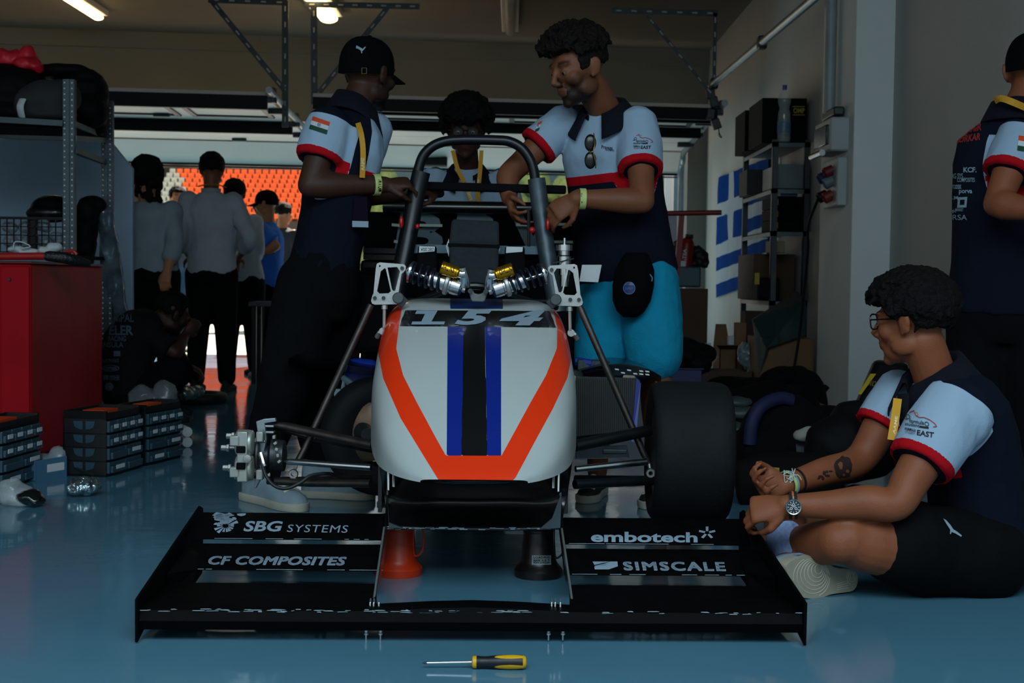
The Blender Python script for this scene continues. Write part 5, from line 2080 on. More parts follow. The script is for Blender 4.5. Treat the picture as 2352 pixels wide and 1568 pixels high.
sl = [sleeve(s, shR, elR, .52, .074, .078), sleeve(s, shL, elL, .60, .08, .080)]
s.ball(shR, .07, 16)
s.ball(shL, .075, 16)
so = cloth('shirt', s, POLO, p, .0065, 4, (.0045, 13), 11.)
iv = world_of(p).inverted()
polo_attrs(so.data, [(iv @ a, iv @ e, r) for a, e, r in sl], iv @ pel, iv @ neck, rp, (.585, .64), -.045, .022)
collar(p, M_collar, neck + V((-.005, -.005, -.01)), V((-.12, -.18, 1)), V((-.55, -.85, -.1)), .074, .06, .38, .05)


def rcurl(d):
    if d.y > .45 and d.z < .42: return None
    if d.z < -.28: return None
    if d.z < .28: return (.008, .003)
    return (.013, .028 + .03 * max(0, d.y) + .014 * d.z)


hair(h, p, H_brown, rcurl, 1500, .0045, 8)
bv = bvh_of([so])
flag_patch(bv, [(1236, 283), (1246, 278), (1238, 300), (1228, 305)], so)
sleeve_logo(bv, 1454, 308, .62, so)
bk_ = mat('dark_print', '#12161c', .8)
decal('chest_print', [(text_shape('Pravega', .01), [(1382, 333), (1408, 336), (1408, 347), (1382, 344)], 0), (text_shape('RACING', .015, 0, 1.2), [(1392, 342), (1411, 344), (1411, 348), (1392, 346)], 0)], bv, bk_, so, cuts=1, off=.003)
# sunglasses hung on the placket
sg = thing('sunglasses', 'dark sunglasses hanging from the bearded man\'s polo placket', 'sunglasses', P(1356, 345, 4.98))
m = MB()
for cy in (328, 368):
    m.ball(P(1356, cy, 4.985), (.021, .006, .031), 20)
build_each(m, 'lens', mat('dark_lens', '#0b0908', .2, spec=.3), sg)
m = MB()
m.tube(spline([P(1364, 306, 4.99), P(1366, 330, 4.975), P(1363, 349, 4.97), P(1368, 372, 4.975), P(1368, 386, 4.985)], 4), .0022, 6)
m.tube([P(1352, 346, 4.98), P(1358, 352, 4.98)], .003, 6)
m.build('frame', mat('brass_frame', '#8a7a4a', .3, .8), sg)
wb2 = wristband(p, wrL, elL, .036, .022, pos=.10)
decal('lettering', [(text_shape("I'M A C", .02), [(1338, 444), (1338, 466), (1328, 466), (1328, 444)], 0)], bvh_of([wb2]), M_black, wb2, cuts=0, off=.001)
# cap hung at the belt, paper in the pocket
cpb = thing('hanging_cap', 'black cap with a round blue badge hanging at the waist of the turquoise shorts', 'cap', P(1455, 650, 5.0))
m = MB()
rings = []
for q, w_, d_ in ((580, 24, .02), (592, 33, .05), (620, 45, .075), (655, 48, .085), (690, 44, .08), (715, 32, .06), (728, 16, .03)):
    c0, hw = P(1455 - (q - 650) * .10, q, 5.06), w_ * 5.06 / FPX
    rings.append([c0 + V((hw * math.cos(a), -d_ * .8 * math.sin(a), 0)) for a in [2 * PI * i / 24 for i in range(24)]])
m.rings(rings)
co_ = m.build('crown', M_capb, cpb, angle=180)
bv = bvh_of([co_])
decal('badge', [(plate_shape(circ(.5, .5, .5, 24)), box_px(1432, 647, 1459, 676), 0)], bv, mat('blue_badge', '#122d5c', .4), co_, cuts=3)
decal('emblem', [(plate_shape(circ(.5, .5, .5, 24), [circ(.5, .5, .44, 24)]), box_px(1432, 647, 1459, 676), 0), (text_shape('NASA', .02), [(1437, 659), (1455, 657), (1455, 664), (1437, 666)], 0)], bv, mat('badge_print', '#3a5f96', .5), co_, cuts=0, off=.003)
m = MB()
m.tube(spline([P(1493, 630, 4.99), P(1498, 638, 4.985), P(1497, 646, 4.985)], 3), .002, 6)
m.build('cord', mat('blue_cord', '#3a7fa6', .6), cpb)
m = MB()
m.slab([P(1337, 608, 5.12), P(1382, 608, 5.12), P(1374, 648, 5.10), P(1331, 646, 5.10)], (0, .003, 0))
pp_ = tag(m.build('paper_card', M_paper, None, smooth=False), 'pale card hanging in front of the turquoise shorts', 'card')
for a_, k_, n_ in hp2:
    f0 = V((n_.x, n_.y, 0))
    shoe(p, f0 + V((.02, .07, 0)), f0 + V((-.06, -.19, 0)), mu=M_dshoe, ms=M_shoes, h=.1)

# ================================================================== seated man on the right, cross-legged
p = thing('person', 'person sitting cross-legged on the floor at the right, glasses, tattooed forearm, looking away', 'person', F(2150, 1350))
h = Head(P(2096, 740, 3.86), (-.78, .61, -.10), (-.06, .02, 1), 1.0)
neck = P(2150, 872, 3.86)
pel = P(2250, 1262, 3.86)
rp = V((.12, 1, 0))
rn = V((-.0, 1, 0))
shL, shR = P(2190, 940, 3.67), P(2066, 905, 4.02)
elL, wrL = P(2058, 1158, 3.56), P(1806, 1160, 3.60)
elR, wrR = P(1975, 1055, 3.98), P(1806, 1112, 3.80)
b = MB()
h.add(b)
limb(b, [neck + V((.02, 0, -.05)), neck, h.at(.0, -.025, -.055)], [.068, .060, .057])
torso(b, pel, neck, rp, rn, shrink(SHIRT, .02), bend=P(2262, 1040, 3.87))
limb(b, [shL, shL.lerp(elL, .35), shL.lerp(elL, .75), elL + V((.0, 0, .0)), elL.lerp(wrL, .25) + V((0, 0, .006)), elL.lerp(wrL, .6), wrL], [.062, .060, .050, .043, .046, .038, .028], n=5)
limb(b, [shR, shR.lerp(elR, .4), elR, elR.lerp(wrR, .5), wrR], [.058, .053, .045, .040, .029], n=5)
hand(b, wrL, P(1732, 1170, 3.62) - wrL, V((-.05, .75, -.65)), -1, (.75, .8, .9, 1.0), .8, 1.0)
hand(b, wrR, P(1738, 1122, 3.76) - wrR, V((-.25, -.75, .55)), -1, (.7, .75, .85, .9), .45, .98)
hipL, kL = P(2240, 1262, 3.74), P(1928, 1242, 3.60)
hipR, kR = P(2225, 1255, 4.02), P(1800, 1185, 4.16)
aL = P(1748, 1262, 3.98)
aR = P(1812, 1296, 3.72)
limb(b, [hipL, hipL.lerp(kL, .4), hipL.lerp(kL, .8) + V((0, 0, .0)), kL + V((.02, 0, .005))], [.098, .094, .080, .062], n=6)
limb(b, [kL + V((.0, .0, -.0)), kL.lerp(aL, .3), kL.lerp(aL, .7), aL], [.060, .058, .045, .036])
limb(b, [hipR, hipR.lerp(kR, .4), kR], [.095, .085, .062])
limb(b, [kR, kR.lerp(aR, .35), kR.lerp(aR, .75), aR], [.060, .060, .046, .036])
bo = body_mesh(b, S_warm, p, h, .0055, 5, False)
h.eyes(bo)
glasses(p, h, True)
t = MB()
torso(t, pel + V((.0, 0, -.0)), neck, rp, rp, [(-.10, .17, .14), (.0, .178, .15), (.15, .168, .125)], bend=P(2262, 1040, 3.87))
for a_, k_, f_, r2 in ((hipL, kL, .55, .112), (hipR, kR, .55, .105)):
    limb(t, [a_ + V((.03, 0, -.02)), a_.lerp(k_, f_ * .5) + V((0, 0, -.008)), a_.lerp(k_, f_)], [.115, .115, r2], seg=24)
t.tube([P(2300, 1330, 3.74), P(2200, 1338, 3.72), P(2090, 1338, 3.66)], [.05, .045, .03], 14)
sho = cloth('shorts', t, mat('black_shorts', '#07090c', .85, var=.2, scale=14, bump=.2, bscale=150, spec=.1), p, .008, 7, (.005, 10), 21.)
s = MB()
torso(s, pel, neck, rp, rn, [(.02, .188, .152)] + [(a_, b_ + .006, c_ + .008) for a_, b_, c_ in SHIRT[2:]], bend=P(2262, 1040, 3.87))
sl = [sleeve(s, shL, elL, .60, .092, .084), sleeve(s, shR, elR, .52, .074, .074)]
s.ball(shL + V((.01, 0, -.015)), (.095, .09, .095), 18)
s.ball(shR, .07, 16)
so = cloth('shirt', s, POLO, p, .0065, 4, (.0035, 14), 31.)
iv = world_of(p).inverted()
polo_attrs(so.data, [(iv @ a, iv @ e, r) for a, e, r in sl], iv @ pel, iv @ neck, rp, (.49, .56), .02, .022)
collar(p, M_collar, neck + V((-.0, .0, -.005)), h.at(0, -.03, 0) - neck, V((-.95, -.1, -.2)), .076, .062, .35, .045)
pk = MB()
pk.rings([[P(2062, 905, 3.78), P(2088, 902, 3.75)], [P(2064, 940, 3.765), P(2086, 950, 3.735)], [P(2068, 985, 3.75), P(2078, 990, 3.735)]], closed=False, cap=False)
pk.build('placket', M_collar, p, solid=.004, angle=180)


def swav(d):
    if d.y > .42 and d.z < .35: return None
    if d.z < -.42: return None
    if abs(d.x) > .75 and d.z < .0 and d.y > -.25: return None
    if d.z < -.05: return (.012, .014)
    return (.016, .026 + .024 * max(0, d.y) + .006 * d.z)


hair(h, p, H_black, swav, 1500, .0042, 12)
bv = bvh_of([so])
sleeve_logo(bv, 2078, 938, 1.02, so, .16)
bv2 = bvh_of([sho])
cat_logo(bv2, [(2165, 1192), (2172, 1196), (2182, 1207), (2188, 1216), (2196, 1221), (2208, 1230), (2206, 1233), (2194, 1226), (2184, 1222), (2182, 1227), (2180, 1226), (2181, 1217), (2174, 1207)], sho)
ln = lanyard(p, [P(2062, 915, 3.72), P(2056, 960, 3.68), P(2048, 1010, 3.66)], .022)
decal('lettering', [(text_shape('AAME', .03), [(2050, 995), (2056, 955), (2062, 957), (2056, 998)], 0)], bvh_of([ln]), M_lany_t, ln, cuts=0, off=.001)
# tattoo, watch, wristbands
bvb = bvh_of([bo])
tat = mat('tattoo_ink', '#2a1a17', .6)
tl = []
rr_ = random.Random(4)
tl.append((plate_shape([(1936 + 20 * math.cos(a) * rr_.uniform(.85, 1.08), 1072 + 25 * math.sin(a) * rr_.uniform(.85, 1.08)) for a in [2 * PI * i / 22 for i in range(22)]],
                       [[(1930 + 7 * math.cos(a) * rr_.uniform(.5, 1.2), 1068 + 9 * math.sin(a)) for a in [2 * PI * i / 9 for i in range(9)]], circ(1945, 1080, 4, 8), circ(1937, 1088, 3, 8)]), box_px(1915, 1046, 1957, 1098), 0))
for q in ((1885, 1094, 6, 3), (1893, 1086, 4, 5), (1900, 1092, 6, 3), (1890, 1098, 3, 4), (1908, 1082, 5, 2), (1899, 1083, 3, 3), (1880, 1098, 3, 2)):
    tl.append((plate_shape(circ(.5, .5, .5, 7)), box_px(q[0] - q[2], q[1] - q[3], q[0] + q[2], q[1] + q[3]), 0))
decal('tattoo', tl, bvb, tat, bo, cuts=2, off=.0012)
wr_ = wrL.lerp(elL, .05)
ws = wristband(p, wrL, elL, .0345, .020, mat('black_strap', '#0c0d0e', .8), 'watch', .06)
wristband(p, wrL, elL, .0352, .005, mat('orange_strap_line', '#c2561f', .8), 'strap_line', .06).parent = ws
ax_ = (elL - wrL).normalized()
vw = (CAM_O - wr_).normalized()
nn = (vw - ax_ * vw.dot(ax_)).normalized()
nn = (nn + V((0, 0, -.12))).normalized()
m = MB()
fc = wrL.lerp(elL, .06) + nn * .033
m.lathe([(.008, 0), (.0195, 0), (.0205, .004), (.0205, .008), (.019, .0095), (.017, .0085)], fc, nn, 32, cap=False)
m.lathe([(.003, -.0), (.003, .007)], fc + ax_ * .0 + nn.cross(ax_) * .021 + nn * .004, nn.cross(ax_), 10)
m.build('watch_case', M_chrome, ws)
m = MB()
m.lathe([(.0001, .0085), (.0175, .0082), (.0175, .006), (.0001, .006)], fc, nn, 28)
wd = m.build('watch_dial', mat('dark_dial', '#1d2f38', .2), ws)
m = MB()
yy = nn.cross(ax_)
for i in range(12):
    a = 2 * PI * i / 12
    d_ = ax_ * math.cos(a) + yy * math.sin(a)
    m.bar(fc + d_ * .0115 + nn * .0089, fc + d_ * .0155 + nn * .0089, .0016, .0006, nn)
for a, L_ in ((.6, .008), (2.4, .011)):
    d_ = ax_ * math.cos(a) + yy * math.sin(a)
    m.bar(fc + nn * .0091, fc + d_ * L_ + nn * .0091, .0016, .0006, nn)
for a in (1.57, 3.67, 5.76):
    d_ = ax_ * math.cos(a) + yy * math.sin(a)
    m.lathe([(.002, .0086), (.0036, .0088), (.0036, .009), (.002, .009)], fc + d_ * .0068, nn, 14, cap=False)
m.build('dial_mark', M_white, wd, smooth=False)
wristband(p, wrR, elR, .0345, .016, M_band, 'wristband', .02)
wristband(p, wrR, elR, .0355, .005, mat('blue_band', '#6f9fb5', .6), 'wristband', .03)
wristband(p, wrR, elR, .0345, .006, mat('black_band', '#0c0d0e', .6), 'wristband', .13)
m = MB()
c0 = wrR.lerp(elR, .03) + V((0, -.025, .025))
for i in range(7):
    m.tube(spline([c0, c0 + V((rr_.uniform(-.02, .02), -.008, rr_.uniform(-.02, .012))), c0 + V((rr_.uniform(-.035, .03), -.01, rr_.uniform(-.01, .025)))], 3), .0013, 5)
m.build('thread_ends', mat('pale_thread', '#b7c2bd', .8), p)
# sock, right shoe with its sole towards the camera
sk = MB()
sk.tube([P(1800, 1228, 3.80), P(1804, 1240, 3.79), P(1814, 1268, 3.76), P(1830, 1296, 3.73), P(1850, 1312, 3.72)], [.049, .050, .046, .044, .046], 22)
sk.tube([P(1796, 1224, 3.81), P(1800, 1231, 3.80)], [.050, .052], 22)
me = fuse(sk, .005, 3)
link_mesh('sock', me, mat('pale_blue_ribbed_sock', '#7d93bd', .9, var=.18, scale=3, stretch=(60, 60, 6), bump=.3, bscale=6), p, angle=180)
SO = [(1800, 1305), (1806, 1290), (1830, 1278), (1860, 1275), (1885, 1282), (1905, 1296), (1922, 1303), (1945, 1304), (1962, 1310), (1969, 1325), (1966, 1345), (1955, 1357), (1930, 1361), (1905, 1365), (1880, 1373), (1850, 1374), (1832, 1366), (1815, 1340)]
so_d = lambda x: 3.60 + (x - 1800) / 170 * .13
sole_pts = [P(x, y, so_d(x)) for x, y in SO]
cen = sum(sole_pts, V()) / len(sole_pts)
nrm = (sole_pts[9] - sole_pts[0]).cross(sole_pts[3] - sole_pts[15]).normalized()
if nrm.y > 0: nrm = -nrm
ms_ = MB()
ring0 = sole_pts
rings = [[cen + (q - cen) * .97 + nrm * .006 for q in ring0], ring0, [q - nrm * .026 for q in ring0]]
ms_.rings([spline(r, 4, True) for r in rings])
up_ = MB()
rg = []
for k_, dn in ((.98, .02), (1.0, .04), (.92, .065), (.72, .088), (.4, .10), (.05, .105)):
    rg.append(spline([cen + (q - cen) * k_ - nrm * dn + V((-.012, 0, 0)) * (dn * 5) for q in ring0], 4, True))
up_.rings(rg)
shu = up_.build('shoe', mat('grey_blue_leather', '#7a8794', .6, var=.1, scale=20, bump=.1, bscale=120), p, angle=180)


def sole_material():
    m_ = mat('ringed_outsole', '#8f8d7c', .75, var=.06, scale=20)
    return m_


slo = ms_.build('sole', sole_material(), shu, angle=50)
# moulded concentric treads
tr_ = MB()
for (cx, cy, rx, ry, dx, dy), n_ in (((1876, 1306, 8, 11, 7.0, 8.0), 7), ((1953, 1321, 4, 7, 4.5, 7.5), 3)):
    for i in range(n_):
        pts = []
        for j in range(44):
            a = 2 * PI * j / 44
            x, y = cx - (i * 2.6 if n_ > 3 else 0) + (rx + dx * i * .8) * math.cos(a), cy + (i * 3.2 if n_ > 3 else i * 1) + (ry + dy * i * .72) * math.sin(a)
            # keep inside the sole outline
            ins = False
            for q in range(len(SO)):
                (xa, ya), (xb, yb) = SO[q], SO[(q + 1) % len(SO)]
                if (ya > y) != (yb > y) and x < xa + (y - ya) * (xb - xa) / (yb - ya):
                    ins = not ins
            cxx, cyy = 1884, 1325
            x_, y_ = cxx + (x - cxx) * 1.10, cyy + (y - cyy) * 1.12
            ins2 = False
            for q in range(len(SO)):
                (xa, ya), (xb, yb) = SO[q], SO[(q + 1) % len(SO)]
                if (ya > y_) != (yb > y_) and x_ < xa + (y_ - ya) * (xb - xa) / (yb - ya):
                    ins2 = not ins2
            pts.append((x, y, ins and ins2 and not (n_ > 3 and x > 1922)))
        run = []
        for q in pts + pts[:1]:
            if q[2]:
                run.append(P(q[0], q[1], so_d(q[0])) + nrm * .006)
            if not q[2] or q is pts[-1]:
                if len(run) > 2:
                    tr_.tube(run, .0014, 6)
                run = []
for i in range(4):
    tr_.tube([P(1918, 1340 + i * 4.5, so_d(1918)) + nrm * .006, P(1944, 1332 + i * 5.5, so_d(1944)) + nrm * .006], .0014, 6)
tr_.build('tread', mat('pale_tread', '#b0ac98', .8), slo)
la = MB()
for i in range(3):
    la.tube(spline([P(1796 + i * 8, 1312 - i * 14, 3.64 + .02 * i), P(1812 + i * 10, 1290 - i * 9, 3.63), P(1836 + i * 8, 1284 - i * 4, 3.68)], 4), .0035, 6)
la.build('lace', mat('blue_grey_lace', '#7d8da6', .8), shu)
shoe(p, F(1790, 1262, .02), F(1700, 1225, .0) + V((0, .0, 0)), up=(.1, -.3, 1), w=.05, h=.1, mu=mat('pale_grey_leather', '#7a868c', .6, var=.1), ms=M_shoes, detail=False)

# ================================================================== standing man at the far right edge
p = thing('person', 'person in black team polo seen from behind, standing cropped at the far right edge', 'person', V((1.6, 4.85, 0)))
h = Head(P(2370, 165, 4.82), (.35, .93, -.05), (0, .02, 1), 1.02)
neck = P(2334, 268, 4.84)
pel = P(2312, 690, 4.88)
rp = V((.93, -.36, 0))
shL = P(2300, 310, 5.0)
elR, wrR = P(2290, 468, 4.62), P(2385, 485, 4.50)
b = MB()
h.add(b)
limb(b, [neck + V((0, 0, -.05)), neck, h.at(0, -.02, -.05)], [.068, .06, .056])
torso(b, pel, neck, rp, rp, shrink(SHIRT, .02))
shR = P(2345, 320, 4.70)
arm(b, shR, elR, wrR, 1.12)
elL, wrL = P(2330, 480, 5.12), P(2350, 520, 4.95)
arm(b, shL, elL, wrL, 1.)
hand(b, wrR, V((.7, .3, 0)), V((0, .5, -.8)), 1)
hand(b, wrL, V((.3, -.8, 0)), V((0, -.5, -.8)), -1)
body_mesh(b, S_warm, p, h, .0065)
t = MB()
torso(t, pel, neck, rp, rp, [(-.22, .15, .125), (-.1, .185, .14), (.0, .185, .14), (.15, .175, .13)])
for sx in (-1, 1):
    hp_ = pel + rp * (.09 * sx) + V((0, 0, -.06))
    limb(t, [hp_, hp_ + V((0, -.01, -.36)), V((hp_.x, hp_.y + .02, .09))], [.115, .09, .07])
    shoe(p, V((hp_.x - .03, hp_.y - .05, 0)), V((hp_.x + .06, hp_.y + .2, 0)), mu=M_dshoe, ms=M_dshoe, detail=False)
cloth('trousers', t, M_trou, p, .011, 6, (.005, 9), 41.)
s = MB()
torso(s, pel, neck, rp, rp, [(-.06, .20, .15), (.0, .198, .148), (.2, .192, .14), (.4, .192, .138), (.6, .196, .138), (.75, .198, .134), (.87, .185, .112), (.95, .125, .082), (1.02, .07, .065)])
sl = [sleeve(s, shR, elR, .55, .084, .086), sleeve(s, shL, elL, .55)]
so = cloth('shirt', s, POLO, p, .008, 4, (.004, 12), 44.)
iv = world_of(p).inverted()
polo_attrs(so.data, [(iv @ sl[0][0], iv @ sl[0][1], sl[0][2])], iv @ pel, iv @ neck, rp, (.52, .6), .135, .022)
collar(p, M_collar, neck, V((0, .02, 1)), V((.35, .93, 0)), .076, .055, .3)
lanyard(p, [P(2284, 232, 4.78), P(2300, 226, 4.74), P(2330, 236, 4.71), P(2375, 256, 4.72)], .022)
cap(p, h, M_capb)
bv = bvh_of([so])
flag_patch(bv, [(2340, 312), (2378, 318), (2374, 352), (2336, 346)], so)
rdp_ = mat('dull_red_print', '#8a1c14', .8)
L = []
T = lambda t_, a, b_, c, d, mi=0, bo_=.03, sh=.0, dy=0: L.append((text_shape(t_, bo_, sh), [(a, b_ + dy), (c, b_), (c, d), (a, d + dy)], mi))
T('MIHIR', 2212, 284, 2255, 300, 1, .03, .2, 8)
T('BORKAR', 2196, 306, 2252, 322, 1, .03, .2, 8)
T('KCF.', 2214, 384, 2244, 396, 0)
T('SBG SYS', 2184, 398, 2213, 410, 0, .01)
T('COMPOSITES', 2200, 408, 2240, 418, 0, .01)
T('AUTODESK', 2182, 424, 2210, 434, 0)
T('porva', 2204, 436, 2234, 447, 0, .03)
T('S.M', 2184, 450, 2202, 458, 0)
T('epic', 2180, 480, 2198, 490, 0, .005)
T('MARKET', 2196, 478, 2214, 485, 0, .01)
T('RSA', 2190, 493, 2222, 505, 0, .0)
L.append((plate_shape([(0, 0), (1, 0), (1, 1), (0, 1)], [[(.25, .25), (.75, .25), (.75, .75), (.25, .75)]]), [(2202, 453), (2223, 452), (2221, 476), (2200, 477)], 0))
decal('team_print', L, bv, [mat('pale_team_print', '#7f97a3', .8), rdp_], so, cuts=1, off=.003)

# ================================================================== people further back by the open door
def back_person(label, c, head_px, d, fwd, hip_px, mshirt, mskin, hairspec, seed, sleeves='long', elb=None, wr=None, knees=None, lean=(0, 0), hm=H_black, mtrou=M_trou, hat=False, name='shirt', sc=1.):
    p_ = thing('person', label, 'person', c)
    f = V(fwd).normalized()
    r = f.cross(V((0, 0, 1))).normalized()
    h_ = Head(P(*head_px, d), f + V((0, 0, -.05)), (0, 0, 1), sc)
    nk = h_.c + V((0, 0, -.17)) - f * .02
    pl = P(*hip_px, d)
    b_ = MB()
    h_.add(b_)
    limb(b_, [nk + V((0, 0, -.05)), nk, h_.at(0, -.02, -.05)], [.066, .058, .055])
    torso(b_, pl, nk, r, r, shrink(SHIRT, .02))
    sR, sL = nk + r * .165 + V((0, 0, -.055)), nk - r * .165 + V((0, 0, -.055))
    eR, eL = (elb or (sR + r * .1 + V((0, 0, -.28)), sL - r * .1 + V((0, 0, -.28))))
    wR, wL = (wr or (eR + f * .22 - r * .1 + V((0, 0, .0)), eL + f * .22 + r * .1))
    arm(b_, sR, eR, wR)
    arm(b_, sL, eL, wL)
    hand(b_, wR, wR - eR, V((0, 0, -1)), 1)
    hand(b_, wL, wL - eL, V((0, 0, -1)), -1)
    body_mesh(b_, mskin, p_, h_, .010, 3, False)
    s_ = MB()
    torso(s_, pl, nk, r, r, SHIRT)
    for sh_2, el_2, wr_2 in ((sR, eR, wR), (sL, eL, wL)):
        if sleeves == 'long':
            limb(s_, [sh_2, sh_2.lerp(el_2, .5), el_2, el_2.lerp(wr_2, .45)], [.072, .064, .058, .054])
        else:
            sleeve(s_, sh_2, el_2, .75)
    cloth(name, s_, mshirt, p_, .011, 6, (.006, 11), seed * 3.)
    t_ = MB()
    torso(t_, pl, nk, r, r, [(-.22, .15, .125), (-.1, .18, .135), (.02, .172, .128)])
    for sx in (-1, 1):
        hp__ = pl + r * (.085 * sx) + V((0, 0, -.06))
        kk = hp__ + V((0, 0, -.40)) + f * .02 + r * (.015 * sx)
        an = V((hp__.x, hp__.y, .10)) + r * (.03 * sx)
        if knees:
            kk, an = knees[0 if sx > 0 else 1]
        limb(t_, [hp__, kk, an], [.112, .082, .066])
        a0 = V((an.x, an.y, 0))
        shoe(p_, a0 - f * .08, a0 + f * .19, mu=M_dshoe, ms=M_dshoe, detail=False)
    cloth('trousers', t_, mtrou, p_, .013, 5, None)
    if hat:
        cap(p_, h_, M_capb)
    if hairspec:
        hair(h_, p_, hm, hairspec, 500, .009, seed)
    return p_, h_, nk, r, f


def longcurl(d):
    if d.y > .3 and d.z < .4: return None
    if d.z < -.6: return None
    return (.020, .036)


def crop_(d):
    if d.y > .4 and d.z < .4: return None
    if d.z < -.35: return None
    return (.012, .012 if d.z < .3 else .022)


M_shirt_g = mat('pale_grey_shirt', '#7e8994', .9, var=.08, scale=9, bump=.3, bscale=40)
pw, hw_, nk, r_, f_ = back_person('person with long dark curls and pale shirt seen from behind, beside the grey partition', F(345, 915), (338, 408), 9.4, (-.15, 1, 0), (348, 612), M_shirt_g, S_pale, longcurl, 5, elb=(P(400, 560, 9.3), P(305, 560, 9.3)), wr=(P(385, 620, 9.2), P(300, 610, 9.6)))
m = MB()
rd = random.Random(9)
for i in range(120):
    c = P(rd.uniform(312, 372), rd.uniform(395, 462), 9.4 + rd.uniform(-.10, .05))
    m.ball(c, rd.uniform(.012, .024), 7)
me = fuse(m, .009, 2)
link_mesh('hair_length', me, H_brown, pw, angle=180)
pb, hb_, nk, r_, f_ = back_person('person in pale grey shirt and black trousers seen from behind, yellow lanyard at the collar', F(490, 895), (487, 392), 10.2, (.0, 1, 0), (486, 612), mat('light_grey_shirt', '#98a1a9', .9, var=.08, scale=9, bump=.35, bscale=35), S_mid, crop_, 6,
            elb=(P(575, 548, 10.1), P(415, 545, 10.1)), wr=(P(548, 590, 10.35), P(436, 590, 10.35)))
m = MB()
m.tube(spline([P(456, 428, 10.12), P(472, 424, 10.06), P(500, 424, 10.06), P(518, 430, 10.12)], 4), (.012, .004), 8)
m.build('lanyard', M_lany, pb)
m = MB()
m.lathe([(.066, -.02), (.068, .02)], nk + V((0, 0, .02)), (0, 0, 1), 24, cap=False)
m.build('collar', mat('shirt_collar', '#8b949c', .9), pb, solid=.004)
pbl, hbl, nk, r_, f_ = back_person('person in blue polo and black cap in profile by the open door', F(617, 850), (610, 470), 12.2, (-1, .15, 0), (620, 650), mat('royal_blue_polo', '#1560c0', .9, var=.08, bump=.2, bscale=60), S_pale, None, 7, 'short',
             elb=(P(612, 560, 12.35), P(634, 565, 12.0)), wr=(P(570, 590, 12.35), P(575, 592, 12.05)), hat=True)
pd_, hd_, nk, r_, f_ = back_person('person in denim standing outside between the two people in pale shirts', F(395, 780), (408, 455), 15.6, (.4, -.9, 0), (396, 600), mat('dull_grey_top', '#3a4654', .9), S_pale, crop_, 11, 'short', mtrou=mat('blue_denim', '#2a4a66', .9, var=.2, scale=12))
pe_, he_, nk, r_, f_ = back_person('person with dark hair tied back outside, behind the person in the blue polo', F(655, 780), (652, 492), 15.8, (.5, .8, 0), (655, 610), mat('dark_outdoor_top', '#20252c', .9), S_pale, crop_, 13, 'short')

px_, hx_, nk, r_, f_ = back_person('person in light shirt and dark trousers half hidden behind the person with the yellow lanyard', F(560, 860), (538, 448), 11.6, (-.3, 1, 0), (556, 635), mat('off_white_shirt', '#a3aab0', .9, var=.08, scale=9, bump=.3, bscale=40), S_mid, crop_, 17,
            elb=(P(592, 565, 11.6), P(505, 560, 11.6)), wr=(P(585, 612, 11.8), P(520, 600, 11.9)))

# crouching person with printed black shirt at the left
p = thing('person', 'person crouching over bags at the left in a black printed shirt, back to camera', 'person', F(300, 930))
h = Head(P(395, 722, 8.15), (.75, .6, -.35), (.4, .2, 1), 1.)
neck = P(352, 740, 8.1)
pel = P(300, 905, 7.95)
rp = V((.55, -.85, 0))
b = MB()
h.add(b)
limb(b, [neck + V((-.03, 0, -.04)), neck, h.at(0, -.02, -.05)], [.066, .058, .055])
torso(b, pel, neck, rp, rp, shrink(SHIRT, .02), bend=P(262, 790, 7.95))
shR, shL = P(352, 780, 7.9), P(330, 745, 8.3)
elR, wrR = P(402, 810, 7.9), P(425, 770, 8.1)
elL, wrL = P(400, 800, 8.4), P(430, 840, 8.4)
arm(b, shR, elR, wrR)
arm(b, shL, elL, wrL)
hand(b, wrR, V((.4, .3, .5)), V((-.4, .5, 0)), 1)
hand(b, wrL, V((.6, .2, -.3)), V((0, .2, -1)), -1)
body_mesh(b, S_dark, p, h, .009, 4)
s = MB()
torso(s, pel, neck, rp, rp, [(a_, b_ + .03, c_ + .02) for a_, b_, c_ in SHIRT[1:]], bend=P(262, 790, 7.95))
sleeve(s, shR, elR, .75)
sleeve(s, shL, elL, .75)
so = cloth('shirt', s, mat('black_team_shirt', '#0b0d10', .9, var=.2, scale=12, bump=.2, bscale=100, spec=.2), p, .01, 7, (.005, 10), 50.)
t = MB()
torso(t, pel, neck, rp, rp, [(-.2, .16, .14), (0, .19, .15), (.15, .18, .14)], bend=P(262, 790, 7.95))
limb(t, [pel + rp * .1, P(408, 850, 7.9), P(345, 900, 7.95)], [.12, .085, .07])
limb(t, [pel - rp * .1, P(415, 850, 8.3), P(360, 905, 8.4)], [.12, .085, .07])
cloth('trousers', t, M_trou, p, .013, 5, None)
for c in (P(350, 915, 7.9), P(362, 915, 8.35)):
    shoe(p, V((c.x - .06, c.y, 0)), V((c.x + .2, c.y + .06, 0)), mu=M_dshoe, ms=M_dshoe, detail=False)
hair(h, p, H_black, crop_, 220, .009, 15)
bv = bvh_of([so])
L = []
L = []
T('ANIPAL', 246, 722, 308, 740, 0, .01)
T('ELER', 252, 748, 306, 770, 0, .03)
T('INSULA', 236, 786, 284, 798, 0, .01)
T('RACING', 250, 772, 290, 784, 0, .02)
T('ELECTRONICS', 238, 824, 274, 832, 0, .01)
T('unitronic', 240, 840, 270, 850, 0, .03)
T('ANALOG', 252, 861, 275, 867, 0, .03)
T('DEVICES', 252, 867, 275, 873, 0, .03)



L.append((plate_shape(circ(.5, .5, .5, 20)), box_px(242, 878, 262, 897), 0))
L.append((plate_shape(circ(.5, .5, .5, 20, .5), [circ(.5, .5, .44, 20, .4)]), box_px(235, 838, 275, 853), 0))
L.append((RECT, box_px(239, 861, 250, 872), 0))
L.append((RECT, box_px(262, 806, 277, 818), 0))
decal('team_print', L, bv, mat('dim_print', '#46586a', .8), so, cuts=1, off=.004)
